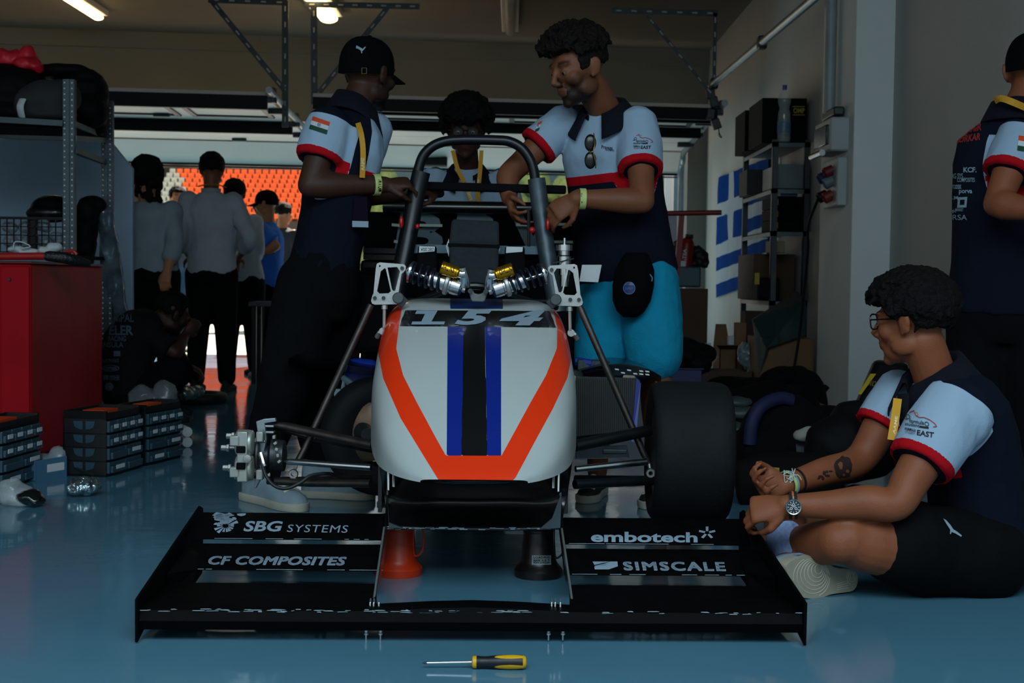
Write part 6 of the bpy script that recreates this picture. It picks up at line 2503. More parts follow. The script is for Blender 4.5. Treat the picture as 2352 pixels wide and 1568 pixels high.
# ------------------------------------------------------------------ things standing about, left side
def soft(name, label, cat, blobs, m, voxel=.012, wr=(.012, 9), seed=0., group=None, sm=5, floor=None, rest=None):
    """a soft lumpy thing grown from ellipsoids given as (px, py, depth, rx, ry, rz)"""
    mb = MB()
    for px, py, d, rx, ry, rz in blobs:
        mb.ball(P(px, py, d), (rx, ry, rz), 16)
    me = fuse(mb, voxel, sm)
    wrinkle(me, wr[0], wr[1], seed=seed)
    co = verts_of(me)
    if floor is not None:
        co[:, 2] = np.maximum(co[:, 2], floor + .003)
        set_verts(me, co)
    if rest is not None:
        z0, z1 = co[:, 2].min(), co[:, 2].max()
        co[:, 2] = rest + .002 + (co[:, 2] - z0) / (z1 - z0) * (z1 - rest)
        set_verts(me, co)
    o = link_mesh(name, me, m, None, angle=180)
    return tag(o, label, cat, group)


def boxy(name, label, cat, a, b, depth, m, bevel=.004, group=None, rot=None, lid=None):
    """box whose front face spans the two picture corners (x0,y0,d),(x1,y1,d)"""
    p0, p1 = P(*a), P(*b)
    x0, x1 = sorted((p0.x, p1.x))
    z0, z1 = sorted((p0.z, p1.z))
    d = a[2]
    mb = MB().span((x0, d, max(z0, .002)), (x1, d + depth, z1))
    o = mb.build(name, m, None, bevel=bevel, smooth=False)
    return tag(o, label, cat, group)


M_bag = mat('black_nylon', '#08090b', .7, var=.3, scale=9, bump=.2, bscale=40, spec=.15)
M_greybag = mat('grey_cap_cloth', '#2b2d2e', .85, var=.2, scale=14, bump=.2, bscale=80)
M_blueplas = mat('translucent_blue_drawer', '#2a4654', .3, var=.12, scale=9)
M_cab = mat('black_cabinet_plastic', '#0e1215', .4, var=.2)

# grey partition board
pt = MB()
pt.slab([P(-60, 318, 9.0), P(252, 321, 9.0), P(305, 387, 9.0), P(305, 720, 9.0), V((P(305, 720, 9).x, 9.0, .0)), V((P(-60, 700, 9).x, 9.0, 0))], (0, .04, 0))
tag(pt.build('partition_board', mat('grey_blue_board', '#8ba6bd', .5, var=.05), None, smooth=False, bevel=.01), 'grey blue partition board with a cut corner behind the left shelf', 'partition')

# slotted steel shelf
sh = thing('steel_shelf', 'galvanised slotted steel shelf at the left, piled with bags', 'shelf', P(157, 575, 7.4))
def slot_post(x, y0, y1, d, wpx=25):
    m = MB()
    a, b = P(x, y0, d), P(x, y1, d)
    b = V((a.x, a.y, b.z))
    w = wpx / FPX * d
    m.box(((a.x), d, (a.z + b.z) / 2), (w, .004, a.z - b.z)).box((a.x, d - .006, (a.z + b.z) / 2), (w * .24, .008, a.z - b.z))
    m.box((a.x + w / 2, d + .02, (a.z + b.z) / 2), (.004, .04, a.z - b.z))
    m.cur = 1
    n = int((a.z - b.z) / .030)
    for i in range(n):
        z = b.z + (i + .5) * .030
        for s in (-1, 1):
            m.lathe([(.0001, 0), (.0045, 0)], (a.x + s * w * .34, d - .003, z), (0, -1, 0), 8, cap=False)
    m.build('post', [M_shelf, mat('bright_slot', '#c3ccd0', .5)], sh, smooth=False)


M_shelf = mat('dull_shelf_steel', '#4d5a60', .45, .7, var=.15, scale=14)
slot_post(157, 182, 900, 7.4)
slot_post(245, 231, 900, 8.2, 24)
slot_post(-240, 182, 900, 7.4)
slot_post(-105, 231, 900, 8.2, 24)
m = MB()
m.bar(P(-240, 262, 7.4), P(147, 284, 7.4), .05, .03).build('beam', M_shelf, sh, smooth=False)
m = MB()
m.bar(P(-240, 307, 7.42), P(147, 318, 7.42), .02, .02).build('beam', M_dsteel, sh, smooth=False)
m = MB()
m.bar(P(170, 285, 7.42), P(236, 312, 8.2), .02, .03).bar(P(170, 318, 7.42), P(240, 322, 8.2), .03, .03).build('side_rail', M_shelf, sh, smooth=False)
m = MB()
m.bar(P(170, 345, 7.42), P(240, 372, 8.2), .03, .03).build('side_brace', M_dsteel, sh, smooth=False)
m = MB()
q = [P(-240, 283, 7.42), P(157, 288, 7.42), P(243, 314, 8.18), P(-105, 309, 8.18)]
m.slab(q, (0, 0, -.02)).build('shelf_board', M_dblack, sh, smooth=False)
q = [P(-240, 580, 7.42), P(157, 585, 7.42), P(243, 590, 8.18), P(-105, 586, 8.18)]
MB().slab(q, (0, 0, -.02)).build('shelf_board', M_dblack, sh, smooth=False)

soft('duffel_bag', 'large black duffel bag at the left end of the upper shelf', 'bag', [(20, 215, 7.75, .24, .2, .16), (70, 235, 7.8, .2, .2, .13), (20, 260, 7.7, .24, .16, .08), (-40, 240, 7.75, .2, .2, .2)], M_bag, seed=1.)
gc = soft('backpack', 'rounded dark grey pack with a pale strap on the upper shelf', 'bag', [(110, 232, 7.58, .155, .12, .115), (110, 262, 7.56, .16, .1, .04), (75, 240, 7.56, .1, .1, .1), (140, 225, 7.6, .11, .11, .1)], M_greybag, .01, (.004, 12), 2.)
MB().tube(spline([P(52, 228, 7.44), P(46, 245, 7.42), P(50, 268, 7.45)], 4), (.022, .008), 10).build('strap', M_paper, gc)
soft('sports_bag', 'black bag at the right end of the upper shelf, hanging over its side', 'bag', [(195, 215, 7.95, .13, .14, .14), (200, 255, 7.9, .12, .14, .1), (215, 275, 8.0, .09, .1, .1), (180, 180, 7.9, .14, .12, .05), (150, 165, 7.85, .14, .12, .045), (110, 165, 7.85, .12, .1, .035)], M_bag, seed=3.)
soft('red_bag', 'crumpled red plastic bag on top of the black bags', 'bag', [(20, 138, 7.8, .12, .1, .055), (66, 130, 7.8, .04, .07, .05), (62, 150, 7.75, .075, .08, .04), (84, 155, 7.75, .03, .06, .03), (-20, 150, 7.8, .14, .1, .06)], mat('red_plastic_bag', '#d01c2e', .5, var=.15, scale=6, bump=.4, bscale=20), .008, (.022, 13), 4., sm=2)
soft('helmet_bag', 'black domed bag standing on the wire crate', 'bag', [(122, 478, 7.65, .125, .12, .07), (115, 490, 7.6, .13, .1, .05)], mat('glossy_black_bag', '#0c0f11', .3, var=.2, bump=.3, bscale=30), .01, (.006, 10), 5.)
soft('jacket', 'black jacket hanging between the shelf posts', 'jacket', [(200, 490, 8.0, .06, .07, .10), (212, 470, 8.05, .08, .06, .05), (196, 550, 8.0, .06, .07, .15), (205, 520, 8.05, .05, .06, .12), (190, 600, 7.95, .06, .07, .05)], M_bag, seed=6.)
cr = thing('wire_crate', 'black wire crate of crumpled plastic cups on the lower shelf', 'crate', P(70, 585, 7.5))
m = MB()
p0, p1 = P(0, 500, 7.4), P(144, 580, 7.4)
for i in range(10):
    x = p0.x + (p1.x - p0.x) * i / 9
    m.box((x, 7.4, (p0.z + p1.z) / 2), (.006, .006, p0.z - p1.z))
for i in range(5):
    z = p1.z + (p0.z - p1.z) * i / 4
    m.box(((p0.x + p1.x) / 2, 7.4, z), (p1.x - p0.x, .006, .006))
m.box(((p0.x + p1.x) / 2, 7.4, p0.z), (p1.x - p0.x, .014, .014))
m.box(((p0.x + p1.x) / 2, 7.42, (p0.z + p1.z) / 2), (.05, .01, p0.z - p1.z))
m.build('grid', M_black, cr, smooth=False)
rd = random.Random(2)
for x, y in ((22, 520), (60, 522), (98, 518), (24, 552), (62, 556), (100, 552), (132, 545)):
    me = fuse(MB().ball(P(x, y, 7.52), (.035, .05, .032), 12).ball(P(x + 8, y + 5, 7.5), (.025, .04, .022), 10), .01, 2)
    wrinkle(me, .014, 22, seed=x * .3)
    tag(link_mesh('plastic_cup', me, mat('crumpled_clear_plastic', '#8fa0a8', .3, var=.3, scale=20), None), 'crumpled clear plastic cup in the wire crate', 'cup', 'crumpled plastic cups in the wire crate')
# wrapped roll leaning by the partition
rl = thing('wrapped_roll', 'tall roll wrapped in shiny plastic leaning beside the steel shelf', 'roll', F(290, 945))
mb = MB()
mb.tube([P(242, 478, 8.1), P(254, 600, 8.2), P(270, 730, 8.3), V((P(290, 900, 8.42).x, 8.42, .06))], [.04, .052, .06, .06], 14)
me = fuse(mb, .012, 3)
wrinkle(me, .02, 10, (2, 2, .5), 7.)
r0 = link_mesh('film', me, mat('shiny_wrap', '#5d6f77', .18, .35, var=.6, scale=9, bump=.4, bscale=24, coat=.6), rl, angle=60)
# red cabinet
rc = thing('tool_cabinet', 'red metal tool cabinet at the left edge, side in shadow', 'cabinet', F(70, 1060))
A = F(72, 1058)
XR, Y0, Y1, ZT = A.x, A.y, A.y + 1.08, P(72, 606, A.y).z
MB().span((XR - 1.0, Y0, .01), (XR, Y1, ZT)).build('body', M_red, rc, bevel=.012, smooth=False)
m = MB()
m.span((XR - .135, Y0 - .012, .02), (XR - .005, Y0 + .01, ZT - .01)).span((XR - .4, Y0 - .012, .02), (XR - .165, Y0 + .01, ZT - .01))
m.build('front_panel', M_red, rc, bevel=.008, smooth=False)
MB().lathe([(.001, .006), (.006, .006), (.009, 0), (.009, -.004)], P(22, 642, Y0 - .012), (0, -1, 0), 12).build('bolt', M_dsteel, rc)
MB().span((XR - 1.0, Y0 - .01, ZT), (XR + .005, Y1, ZT + .012)).build('top', mat('dark_red_top', '#5c0d14', .4, var=.15), rc, bevel=.004, smooth=False)
zt = ZT + .014
rod = thing('red_pole', 'red pole lying on top of the tool cabinet', 'pole', P(50, 590, 6.35))
MB().tube([P(-40, 589, 6.3), P(107, 588, 6.3)], .017, 14).build('tube', mat('red_pole_paint', '#a11a18', .45, var=.15), rod)
MB().tube([P(105, 588, 6.3), P(112, 588, 6.3), P(150, 592, 6.32), P(172, 598, 6.35), P(205, 606, 6.4)], [.02, .024, .026, .026, .016], 16).build('grip', mat('black_grip', '#11161a', .4, bump=.5, bscale=90), rod)
MB().tube(spline([P(150, 579, 6.4), P(168, 577, 6.4), P(176, 585, 6.4)], 4), .009, 10).build('hook', mat('red_hook', '#a11a18', .45), rod)
soft('white_cloth', 'crumpled white cloth lying on the tool cabinet beside the red pole', 'cloth', [(110, 575, 6.6, .05, .04, .02), (125, 568, 6.6, .035, .04, .022), (60, 578, 6.55, .06, .03, .015), (35, 572, 6.55, .04, .03, .015)], M_paper, .007, (.01, 22), 8.)
m = MB().tube(spline([P(30, 572, 6.5), P(34, 556, 6.5), P(50, 556, 6.5), P(70, 566, 6.5), P(50, 570, 6.5)], 5), .003, 6)
tag(m.build('white_cable', M_paper), 'loop of white cable on top of the tool cabinet', 'cable')

# small-parts organisers: black cabinets of translucent blue drawers
def organiser(name, label, A, B, rows, deps, open_side=True, ztop=None, hole=False):
    """front face between the two floor points A, B; depth away from the camera"""
    r = thing(name, label, 'drawer cabinet', A, 'small-parts drawer cabinets on the floor')
    A, B = V((A.x, A.y, 0)), V((B.x, B.y, 0))
    ex = (B - A).normalized()
    W = (B - A).length
    ey = V((-ex.y, ex.x, 0))
    if ey.dot(V((A.x, A.y, 0))) < 0: ey = -ey
    R = M((ex, ey, V((0, 0, 1)))).transposed()
    at = lambda u, v, z: A + ex * u + ey * v + V((0, 0, z))
    H = ztop
    D_ = deps
    m = MB()
    t = .008
    m.box(at(t / 2, D_ / 2, H / 2), (t, D_, H), R).box(at(W - t / 2, D_ / 2, H / 2), (t, D_, H), R)
    m.box(at(W / 2, D_ - t / 2, H / 2), (W, t, H), R).box(at(W / 2, D_ / 2, t / 2), (W, D_, t), R)
    m.box(at(W / 2, D_ / 2, H - .03), (W, D_, t), R)
    for e_ in ((t, H - .015), (W - t, H - .015)):
        m.box(at(e_[0], D_ / 2, e_[1]), (t * 2, D_, .03), R)
    m.box(at(W / 2, .004, H - .022), (W, t, .03), R)
    hr = (H - .045) / rows
    for i in range(rows):
        m.box(at(W / 2, D_ / 2, .008 + i * hr), (W, D_, .006), R)
    m.build('casing', M_cab, r, smooth=False, bevel=.001)
    for i in range(rows):
        n = 4 if i >= 2 else 2
        z0 = .013 + i * hr
        for j in range(n):
            u0 = t + (W - 2 * t) * j / n
            w_ = (W - 2 * t) / n - .003
            dm_ = MB()
            dm_.box(at(u0 + w_ / 2, .04 - .012, z0 + hr * .42), (w_, .08, hr * .84), R)
            dm_.box(at(u0 + w_ / 2, -.018, z0 + hr * .3), (w_ * .9, .012, hr * .5), R)
            dr = dm_.build('drawer', M_blueplas, r, smooth=False, bevel=.003)
            if (i + j) % 2 == 0 or i >= 2:
                lm = MB()
                lm.box(at(u0 + w_ * .5, -.026, z0 + hr * .45), (w_ * .5, .002, hr * .3), R)
                lo_ = lm.build('drawer_label', M_paper, dr, smooth=False)
    if hole:
        sm_ = MB()
        for i in range(rows):
            z0 = .013 + i * hr
            for s in (-1, 1):
                pts = [(s * .004, .82), (s * .030, .82), (s * .026, .4), (s * .016, .26), (s * .004, .22)]
                sm_.slab([at(-.001, D_ / 2 + a_ * 1.6, z0 + hr * b_) for a_, b_ in pts], ex * -.001)
        build_each(sm_, 'side_window', M_blueplas, r, smooth=False)
    om = MB()
    om.box(at(W * .45, D_ * .5, H - .014), (W * .4, D_ * .5, .02), R)
    om.build('contents', M_orange, r, smooth=False)
    return r


c1a, c1b = F(243, 1096), F(321, 1073)
organiser('parts_cabinet', 'middle drawer cabinet on the floor, its windowed side towards the camera', c1a, c1b, 4, .19, ztop=P(243, 945, c1a.y).z, hole=True)
c2a, c2b = F(333, 1070), F(414, 1050)
organiser('parts_cabinet', 'right-hand drawer cabinet on the floor, nearest the white paper rolls', c2a, c2b, 4, .14, ztop=P(333, 930, c2a.y).z)
c3a, c3b = F(-4, 1128), F(90, 1097)
organiser('parts_cabinet', 'drawer cabinet at the left edge of the picture in front of the red cabinet', c3a, c3b, 4, .14, ztop=P(8, 968, c3a.y).z)
for nm, q, lab in (('parts_bin', (12, 80, 1108, 1070), 'left blue parts bin pulled out on the floor'), ('parts_bin', (82, 152, 1106, 1062), 'right blue parts bin pulled out, with a loose bag in it')):
    r = thing(nm, lab, 'bin', F(q[0], q[2]), 'blue parts bins on the floor')
    a, b = F(q[0], q[2]), F(q[1], q[2] - 12)
    zt_ = .085
    m = MB()
    e = (b - a)
    n_ = V((-e.y, e.x, 0)).normalized() * .12
    for p_, q_ in ((a, b), (a, a + n_), (b, b + n_), (a + n_, b + n_)):
        m.slab([p_, q_, q_ + V((0, 0, zt_)), p_ + V((0, 0, zt_))], (.002, .002, 0))
    m.slab([a, b, b + n_, a + n_], (0, 0, .003))
    m.build('tray', mat('pale_blue_bin', '#456c88', .35, var=.1), r, smooth=False)
    m = MB()
    m.slab([a.lerp(b, .38) + V((0, -.004, .03)), a.lerp(b, .95) + V((0, -.004, .03)), a.lerp(b, .95) + V((0, -.004, .062)), a.lerp(b, .38) + V((0, -.004, .062))], (0, -.001, 0))
    m.build('bin_label', M_paper, r, smooth=False)
soft('screw_bag', 'clear bag bulging from the right blue bin', 'bag', [(105, 1058, 5.75, .05, .04, .03), (135, 1052, 5.75, .04, .04, .05)], M_film, .008, (.012, 20), 9.)
soft('plastic_bag', 'clear plastic bag with a red cable tie at the lower left', 'bag', [(35, 1138, 5.0, .07, .05, .04), (55, 1148, 4.98, .06, .05, .03), (25, 1130, 4.98, .05, .05, .05)], M_film, .008, (.014, 18), 10., floor=0)
soft('black_plastic_bag', 'small shiny black plastic bag on the floor at the lower left', 'bag', [(68, 1143, 4.95, .045, .04, .03), (82, 1150, 4.95, .03, .04, .02)], mat('shiny_black_film', '#0d1113', .15, coat=.8, bump=.6, bscale=30), .007, (.012, 30), 11., floor=0)
soft('foil_bag', 'glittering foil bag on the floor in front of the middle drawer cabinet', 'bag', [(193, 1116, 5.2, .055, .04, .03), (175, 1121, 5.18, .03, .03, .02), (212, 1114, 5.22, .03, .03, .026)], mat('glitter_foil', '#9fb4bb', .12, .9, var=.5, scale=40, bump=.8, bscale=60), .006, (.016, 45), 12., floor=0)
tag(MB().tube(spline([P(160, 1072, 5.75), P(185, 1078, 5.7), P(215, 1090, 5.65)], 4), .004, 6).build('cable', M_dsteel), 'thin grey cable on the floor between bins and drawer cabinet', 'cable')
soft('clear_bag', 'clear plastic bag lying on the floor at the crouching person\'s feet', 'bag', [(352, 935, 7.5, .12, .08, .09), (330, 915, 7.5, .07, .06, .07), (378, 905, 7.5, .05, .06, .06)], mat('cloudy_film', '#8d989c', .2, alpha=.4, bump=1., bscale=22, coat=.5), .008, (.035, 13), 13., rest=0, sm=2)
rr = thing('rubber_ring', 'black rubber ring lying on the floor behind the drawer cabinets', 'ring', F(465, 935))
c_ = F(462, 925)
MB().tube([c_ + V((.14 * math.cos(a), .16 * math.sin(a), .035)) for a in [2 * PI * i / 36 for i in range(36)]], .036, 12, loop=True).build('ring', M_rubber, rr)
soft('foil_wrap', 'crinkled silvery wrap on the rubber ring', 'wrap', [(430, 902, 8.45, .07, .05, .04), (425, 905, 8.4, .05, .05, .03), (450, 898, 8.5, .05, .04, .03)], mat('silver_wrap', '#6d7d82', .2, .6, var=.4, scale=30, bump=.6, bscale=40), .008, (.016, 24), 14.)
for i, (x, y) in enumerate(((425, 970), (426, 990))):
    r = thing('paper_roll', ('upper' if i == 0 else 'lower') + ' white paper roll beside the right-hand drawer cabinet', 'paper roll', P(x, y, 6.75), 'white paper rolls')
    MB().tube([V((P(414, y, 6.8).x, 6.85, .026 + (1 - i) * .05)), V((P(436, y, 6.8).x, 6.75, .026 + (1 - i) * .05))], .0245, 18).build('roll', M_paper, r)
tag(MB().box(F(433, 1012) + V((0, 0, .016)), (.03, .03, .03)).build('end_plug', mat('red_plastic', '#8a1614', .5), bevel=.004), 'small red plastic cap under the paper rolls', 'cap')
# black table behind the left man
tb = thing('work_table', 'black work table behind the capped man', 'table', F(630, 880))
zt = P(580, 692, 10.9).z
MB().span((P(575, 0, 10.9).x, 10.9, zt - .04), (P(800, 0, 10.9).x, 11.25, zt)).build('table_top', mat('dark_table_top', '#1c2427', .5), tb, bevel=.005, smooth=False)
for x, y in ((578, 10.93), (590, 11.2), (790, 10.93), (785, 11.2)):
    xx = P(x, 700, y).x
    MB().span((xx, y, 0), (xx + .035, y + .035, zt - .04)).build('leg', M_black, tb, smooth=False)

# ------------------------------------------------------------------ right side
fl = thing('striped_flag', 'blue and white striped flag with a cross, hung on the right wall behind the shelf', 'flag', (WX, 11, 1.2))
yf = lambda px: (WX - .02) / ((px - 1178 - 3) / FPX)
def flag_pt(u, v):
    """u along the hoist side, v down; the flag hangs as a cloth on the right wall"""
    x = 1648 + (1764 - 1648) * u
    yt, yb_ = 408 + (362 - 408) * u, 684 + (640 - 684) * u
    d = yf(x)
    p_ = P(x, yt + (yb_ - yt) * v, d)
    w_ = .012 * math.sin(u * 17 + v * 3) + .008 * noise.noise(V((u * 7, v * 5, 3)))
    return V((WX - .018 - abs(w_), p_.y, p_.z))


fm = MB().grid(flag_pt, 40, 60)
me = fm.mesh('flag')
uv = np.array([(i / 40, j / 60) for i in range(41) for j in range(61)])
u_, v_ = uv[:, 0], uv[:, 1]
st_ = np.sin((v_ * 9) * PI) * .1
canton = (u_ < .62) & (v_ < 5 / 9)
stripe = np.where((np.floor(v_ * 9) % 2) == 0, 1., -1.)
cross = np.maximum(.045 - np.abs(u_ - .27), .056 - np.abs(v_ - 2.5 / 9))
val = np.minimum(np.abs(((v_ * 9) % 1) - 0), np.abs(((v_ * 9) % 1) - 1)) * stripe
val = np.where(canton, -cross, val)
set_attr(me, 'blue', val)
fz = zoned('striped_flag_cloth', '#aab2b8', [('blue', '#0d3a7c')], rough=.95, bump=.2, bscale=80, spec=.03)
link_mesh('cloth', me, fz, fl, angle=180)

# shelf rack on the right wall
rk = thing('metal_rack', 'metal shelf rack against the right wall with cartons on its top', 'shelf', (1.9, 10.2, 0))
XF = P(1769, 640, 9.6).x
rx0, rx1, ry0, ry1 = XF, WX - .02, 9.6, 10.8
ztop = P(1776, 320, 9.6).z
for x, y in ((rx0, ry0), (rx0, ry1), (rx1 - .04, ry0), (rx1 - .04, ry1)):
    m = MB()
    m.span((x, y, 0), (x + .04, y + .004, ztop)).span((x, y, 0), (x + .004, y + .04, ztop))
    m.build('post', M_dsteel, rk, smooth=False)
for py in (325, 432, 530, 690):
    z = P(1770, py, 9.6).z
    m = MB()
    m.span((rx0, ry0, z - .035), (rx0 + .003, ry1, z)).span((rx0, ry0, z - .035), (rx1, ry0 + .003, z)).span((rx0, ry0, z - .006), (rx1, ry1, z))
    m.build('shelf_board', mat('rack_shelf', '#565f63', .4, .7, var=.2), rk, smooth=False)
m = MB()
for y0, y1 in ((ry0 + .02, ry1 - .02),):
    m.bar(V((rx0 + .002, y0, .1)), V((rx0 + .002, y0, 1.0)), .003, .03)
ZS = [P(1770, py, 9.6).z for py in (325, 432, 530, 690)]
def carton(name, label, x0, x1, y0, y1, z0, h, m_, cat='box', bev=.004):
    return tag(MB().span((x0, y0, z0 + .001), (x1, y1, z0 + h)).build(name, m_, None, bevel=bev, smooth=False), label, cat)


o = carton('black_carton', 'large black carton with yellow lettering on top of the rack', P(1752, 0, 9.6).x + .03, WX - .03, 9.7, 10.25, ZS[0], P(1800, 225, 9.7).z - ZS[0], M_dblack)
tx = MB()
flat_print(tx, text_shape('OMP', .03), [P(1822, 248, 9.69), P(1848, 248, 9.69), P(1848, 260, 9.69), P(1822, 260, 9.69)], (0, -.002, 0))
for y in (244, 263):
    tx.slab([P(1821, y, 9.69), P(1848, y, 9.69), P(1848, y + 1.6, 9.69), P(1821, y + 1.6, 9.69)], (0, -.002, 0))
tx.build('lettering', mat('yellow_print', '#9a8a14', .6), o, smooth=False)
carton('black_carton', 'smaller black carton behind the large one on the rack top', P(1752, 0, 9.6).x + .01, WX - .1, 10.3, 10.75, ZS[0], .30, M_dblack)
bt = thing('water_bottle', 'empty clear water bottle with blue cap standing on the rack edge', 'bottle', (P(1800, 316, 9.64).x, 9.64, ZS[0]))
c0 = V((P(1800, 316, 9.64).x, 9.64, ZS[0] + .001))
k = (P(1800, 200, 9.64).z - ZS[0])
MB().lathe([(.001, 0), (.042, .0), (.046, .02), (.046, k * .38), (.042, k * .48), (.044, k * .52), (.034, k * .6), (.036, k * .64), (.046, k * .72), (.044, k * .8), (.03, k * .9), (.014, k * .97), (.014, k)], c0, (0, 0, 1), 28).build('bottle_body', mat('clear_bottle', '#c8d6da', .06, alpha=.22, coat=.5, spec=.8), bt)
MB().lathe([(.016, k * .95), (.016, k + .012), (.001, k + .012)], c0, (0, 0, 1), 18).build('bottle_cap', mat('blue_cap', '#123a7a', .4), bt)
MB().lathe([(.0467, k * .16), (.0467, k * .36)], c0, (0, 0, 1), 28, cap=False).build('bottle_label', mat('pale_blue_label', '#4a7a9a', .5, alpha=.6), bt)
carton('grey_case', 'grey metal case on the second shelf of the rack', P(1792, 0, 9.66).x, WX - .03, 9.66, 10.2, ZS[1], .17, mat('grey_case_paint', '#55666b', .4, var=.1))
carton('dark_box', 'dark open box on the second rack shelf', P(1716, 0, 10.5).x, P(1716, 0, 10.5).x + .2, 10.35, 10.7, ZS[1], .19, mat('dark_grey_card', '#2a2c2c', .8))
carton('blue_box', 'small blue and white box on the third rack shelf', P(1802, 0, 9.65).x, P(1842, 0, 9.65).x, 9.65, 9.8, ZS[2] + .24, .045, mat('blue_white_box', '#2a5f86', .5))
for i in range(3):
    o = carton('black_case', ('lowest', 'middle', 'topmost')[i] + ' of the flat black cases with yellow ends on the third rack shelf', P(1786, 0, 9.66).x, WX - .05, 9.66, 10.1, ZS[2] + i * .081, .079, M_dblack)
    MB().span((P(1786, 0, 9.66).x - .001, 9.655, ZS[2] + i * .081 + .02), (P(1796, 0, 9.66).x + .004, 9.662, ZS[2] + i * .081 + .06)).build('yellow_end', mat('yellow_tape', '#a58a1a', .6), o, smooth=False)
carton('pale_box', 'pale box under the third rack shelf', P(1782, 0, 9.7).x, P(1816, 0, 9.7).x, 9.7, 9.9, ZS[3] + .33, .085, mat('pale_card', '#8d7f6d', .8))
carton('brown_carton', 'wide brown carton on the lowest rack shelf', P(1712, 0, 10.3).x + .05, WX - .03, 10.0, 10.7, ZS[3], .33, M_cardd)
o = carton('tool_bag', 'black tool bag with yellow tags on the lowest rack shelf', P(1745, 0, 9.8).x, P(1745, 0, 9.8).x + .16, 9.66, 9.9, ZS[3], .16, M_bag, 'bag', .02)
MB().span((P(1747, 0, 9.65).x, 9.645, ZS[3] + .11), (P(1757, 0, 9.65).x, 9.66, ZS[3] + .19)).build('yellow_tag', mat('yellow_tape', '#a58a1a', .6), o, smooth=False)

# electrical boxes and conduit on the column
el = thing('socket_box', 'grey electrical box with sockets and plugs on the wall column', 'electrical box', P(1912, 400, 8.0))
XC_ = 1.84
def on_col(px, py):
    d = (XC_) / ((px - 1178 - (8 if py < 400 else 3)) / FPX)
    p_ = P(px, py, d)
    return V((XC_, p_.y, p_.z))


a, b = on_col(1936, 272), on_col(1892, 355)
ya, yb2 = 7.72, 8.12
MB().span((XC_ - .10, ya, on_col(1915, 360).z), (XC_ + .02, yb2, on_col(1915, 285).z)).build('upper_box', mat('grey_electrical_plastic', '#8f9898', .5, var=.05), el, bevel=.012)
MB().span((XC_ - .115, ya + .05, on_col(1915, 345).z), (XC_ - .09, yb2 - .05, on_col(1915, 300).z)).build('cover_window', mat('dark_window', '#1e2628', .2), el, bevel=.006)
MB().tube([V((XC_ - .13, ya + .06, on_col(1915, 362).z)), V((XC_ - .13, yb2 - .06, on_col(1915, 362).z))], .018, 12).build('hinge_bar', M_polish, el)
MB().span((XC_ - .05, ya + .03, on_col(1915, 478).z), (XC_ + .02, yb2 - .03, on_col(1915, 372).z)).build('lower_box', mat('grey_electrical_plastic', '#8f9898', .5), el, bevel=.008)
for z, mm, n in ((398, mat('dark_red_socket', '#5c1614', .5), 'socket'), (452, mat('red_socket', '#6e1a14', .5), 'socket'), (420, mat('grey_socket', '#59686d', .5), 'socket'), (405, mat('blue_socket', '#12284e', .5), 'plug'), (448, M_black, 'plug')):
    c = on_col(1912, z)
    yy_ = 7.86 if n == 'socket' else 8.0
    MB().lathe([(.03, 0), (.032, .05), (.026, .055), (.026, .03), (.001, .03)], V((XC_ - .05, yy_, c.z)), (-1, 0, -.5), 16).build(n, mm, el)
MB().tube(spline([V((XC_ - .1, 7.98, on_col(1912, 455).z)), V((XC_ - .13, 8.1, on_col(1900, 520).z)), V((XC_ - .1, 8.25, 1.0)), V((XC_ - .1, 8.45, .5)), V((XC_ - .16, 8.5, .05))], 6), .009, 8).build('cable', M_black, el)
cdt = thing('conduit', 'vertical grey conduit pipe on the wall column above the electrical box', 'pipe', (XC_, 8.1, 2))
MB().tube([V((XC_ - .042, 8.02, on_col(1915, 265).z)), V((XC_ - .042, 8.02, ZC - .01))], .032, 14).tube([V((XC_ - .02, 8.12, on_col(1915, 300).z)), V((XC_ - .02, 8.12, ZC))], .008, 8).build('pipe', mat('grey_conduit', '#7f888a', .5), cdt)
MB().box(V((XC_ - .036, 7.95, on_col(1915, 268).z)), (.06, .3, .05)).build('junction', M_dsteel, cdt, bevel=.01)

# red T-handle, extinguisher, teal box and cartons near the back corner
th = thing('trolley_handle', 'red T-shaped trolley handle standing behind the shorts', 'handle', F(1553, 900))
MB().tube([P(1528, 490, 9.2), P(1657, 488, 9.2)], .017, 12).build('grip_bar', mat('dark_red_paint', '#6e1416', .5), th)
MB().bar(P(1566, 490, 9.22), V((P(1545, 700, 9.3).x - .03, 9.3, .002)), .035, .035).build('shaft', mat('dark_red_paint', '#6e1416', .5), th, smooth=False)
fe = thing('fire_extinguisher', 'red fire extinguisher with white lettering among the bags by the back corner', 'fire extinguisher', P(1578, 640, 10.4))
MB().tube([P(1572, 622, 10.4), P(1578, 560, 10.4), P(1580, 552, 10.4), P(1582, 545, 10.4)], [.055, .055, .045, .02], 20).build('cylinder', mat('extinguisher_red', '#7c1a12', .35), fe)
MB().tube([P(1582, 547, 10.4), P(1583, 538, 10.4)], .03, 10).tube([P(1575, 542, 10.36), P(1592, 545, 10.36)], .012, 8).build('valve', M_dsteel, fe)
tx = MB()
flat_print(tx, text_shape('TEA', .02), [P(1567, 594, 10.335), P(1569, 571, 10.335), P(1577, 572, 10.335), P(1575, 595, 10.335)], (0, -.004, 0))
flat_print(tx, text_shape('RACI', .02), [P(1559, 594, 10.335), P(1561, 570, 10.335), P(1566, 571, 10.335), P(1564, 595, 10.335)], (0, -.004, 0))
tx.build('lettering', M_white, fe, smooth=False)
MB().slab([P(1560, 598, 10.335), P(1575, 600, 10.335), P(1574, 618, 10.335), P(1562, 612, 10.335)], (0, -.003, 0)).build('label_plate', M_paper, fe, smooth=False)
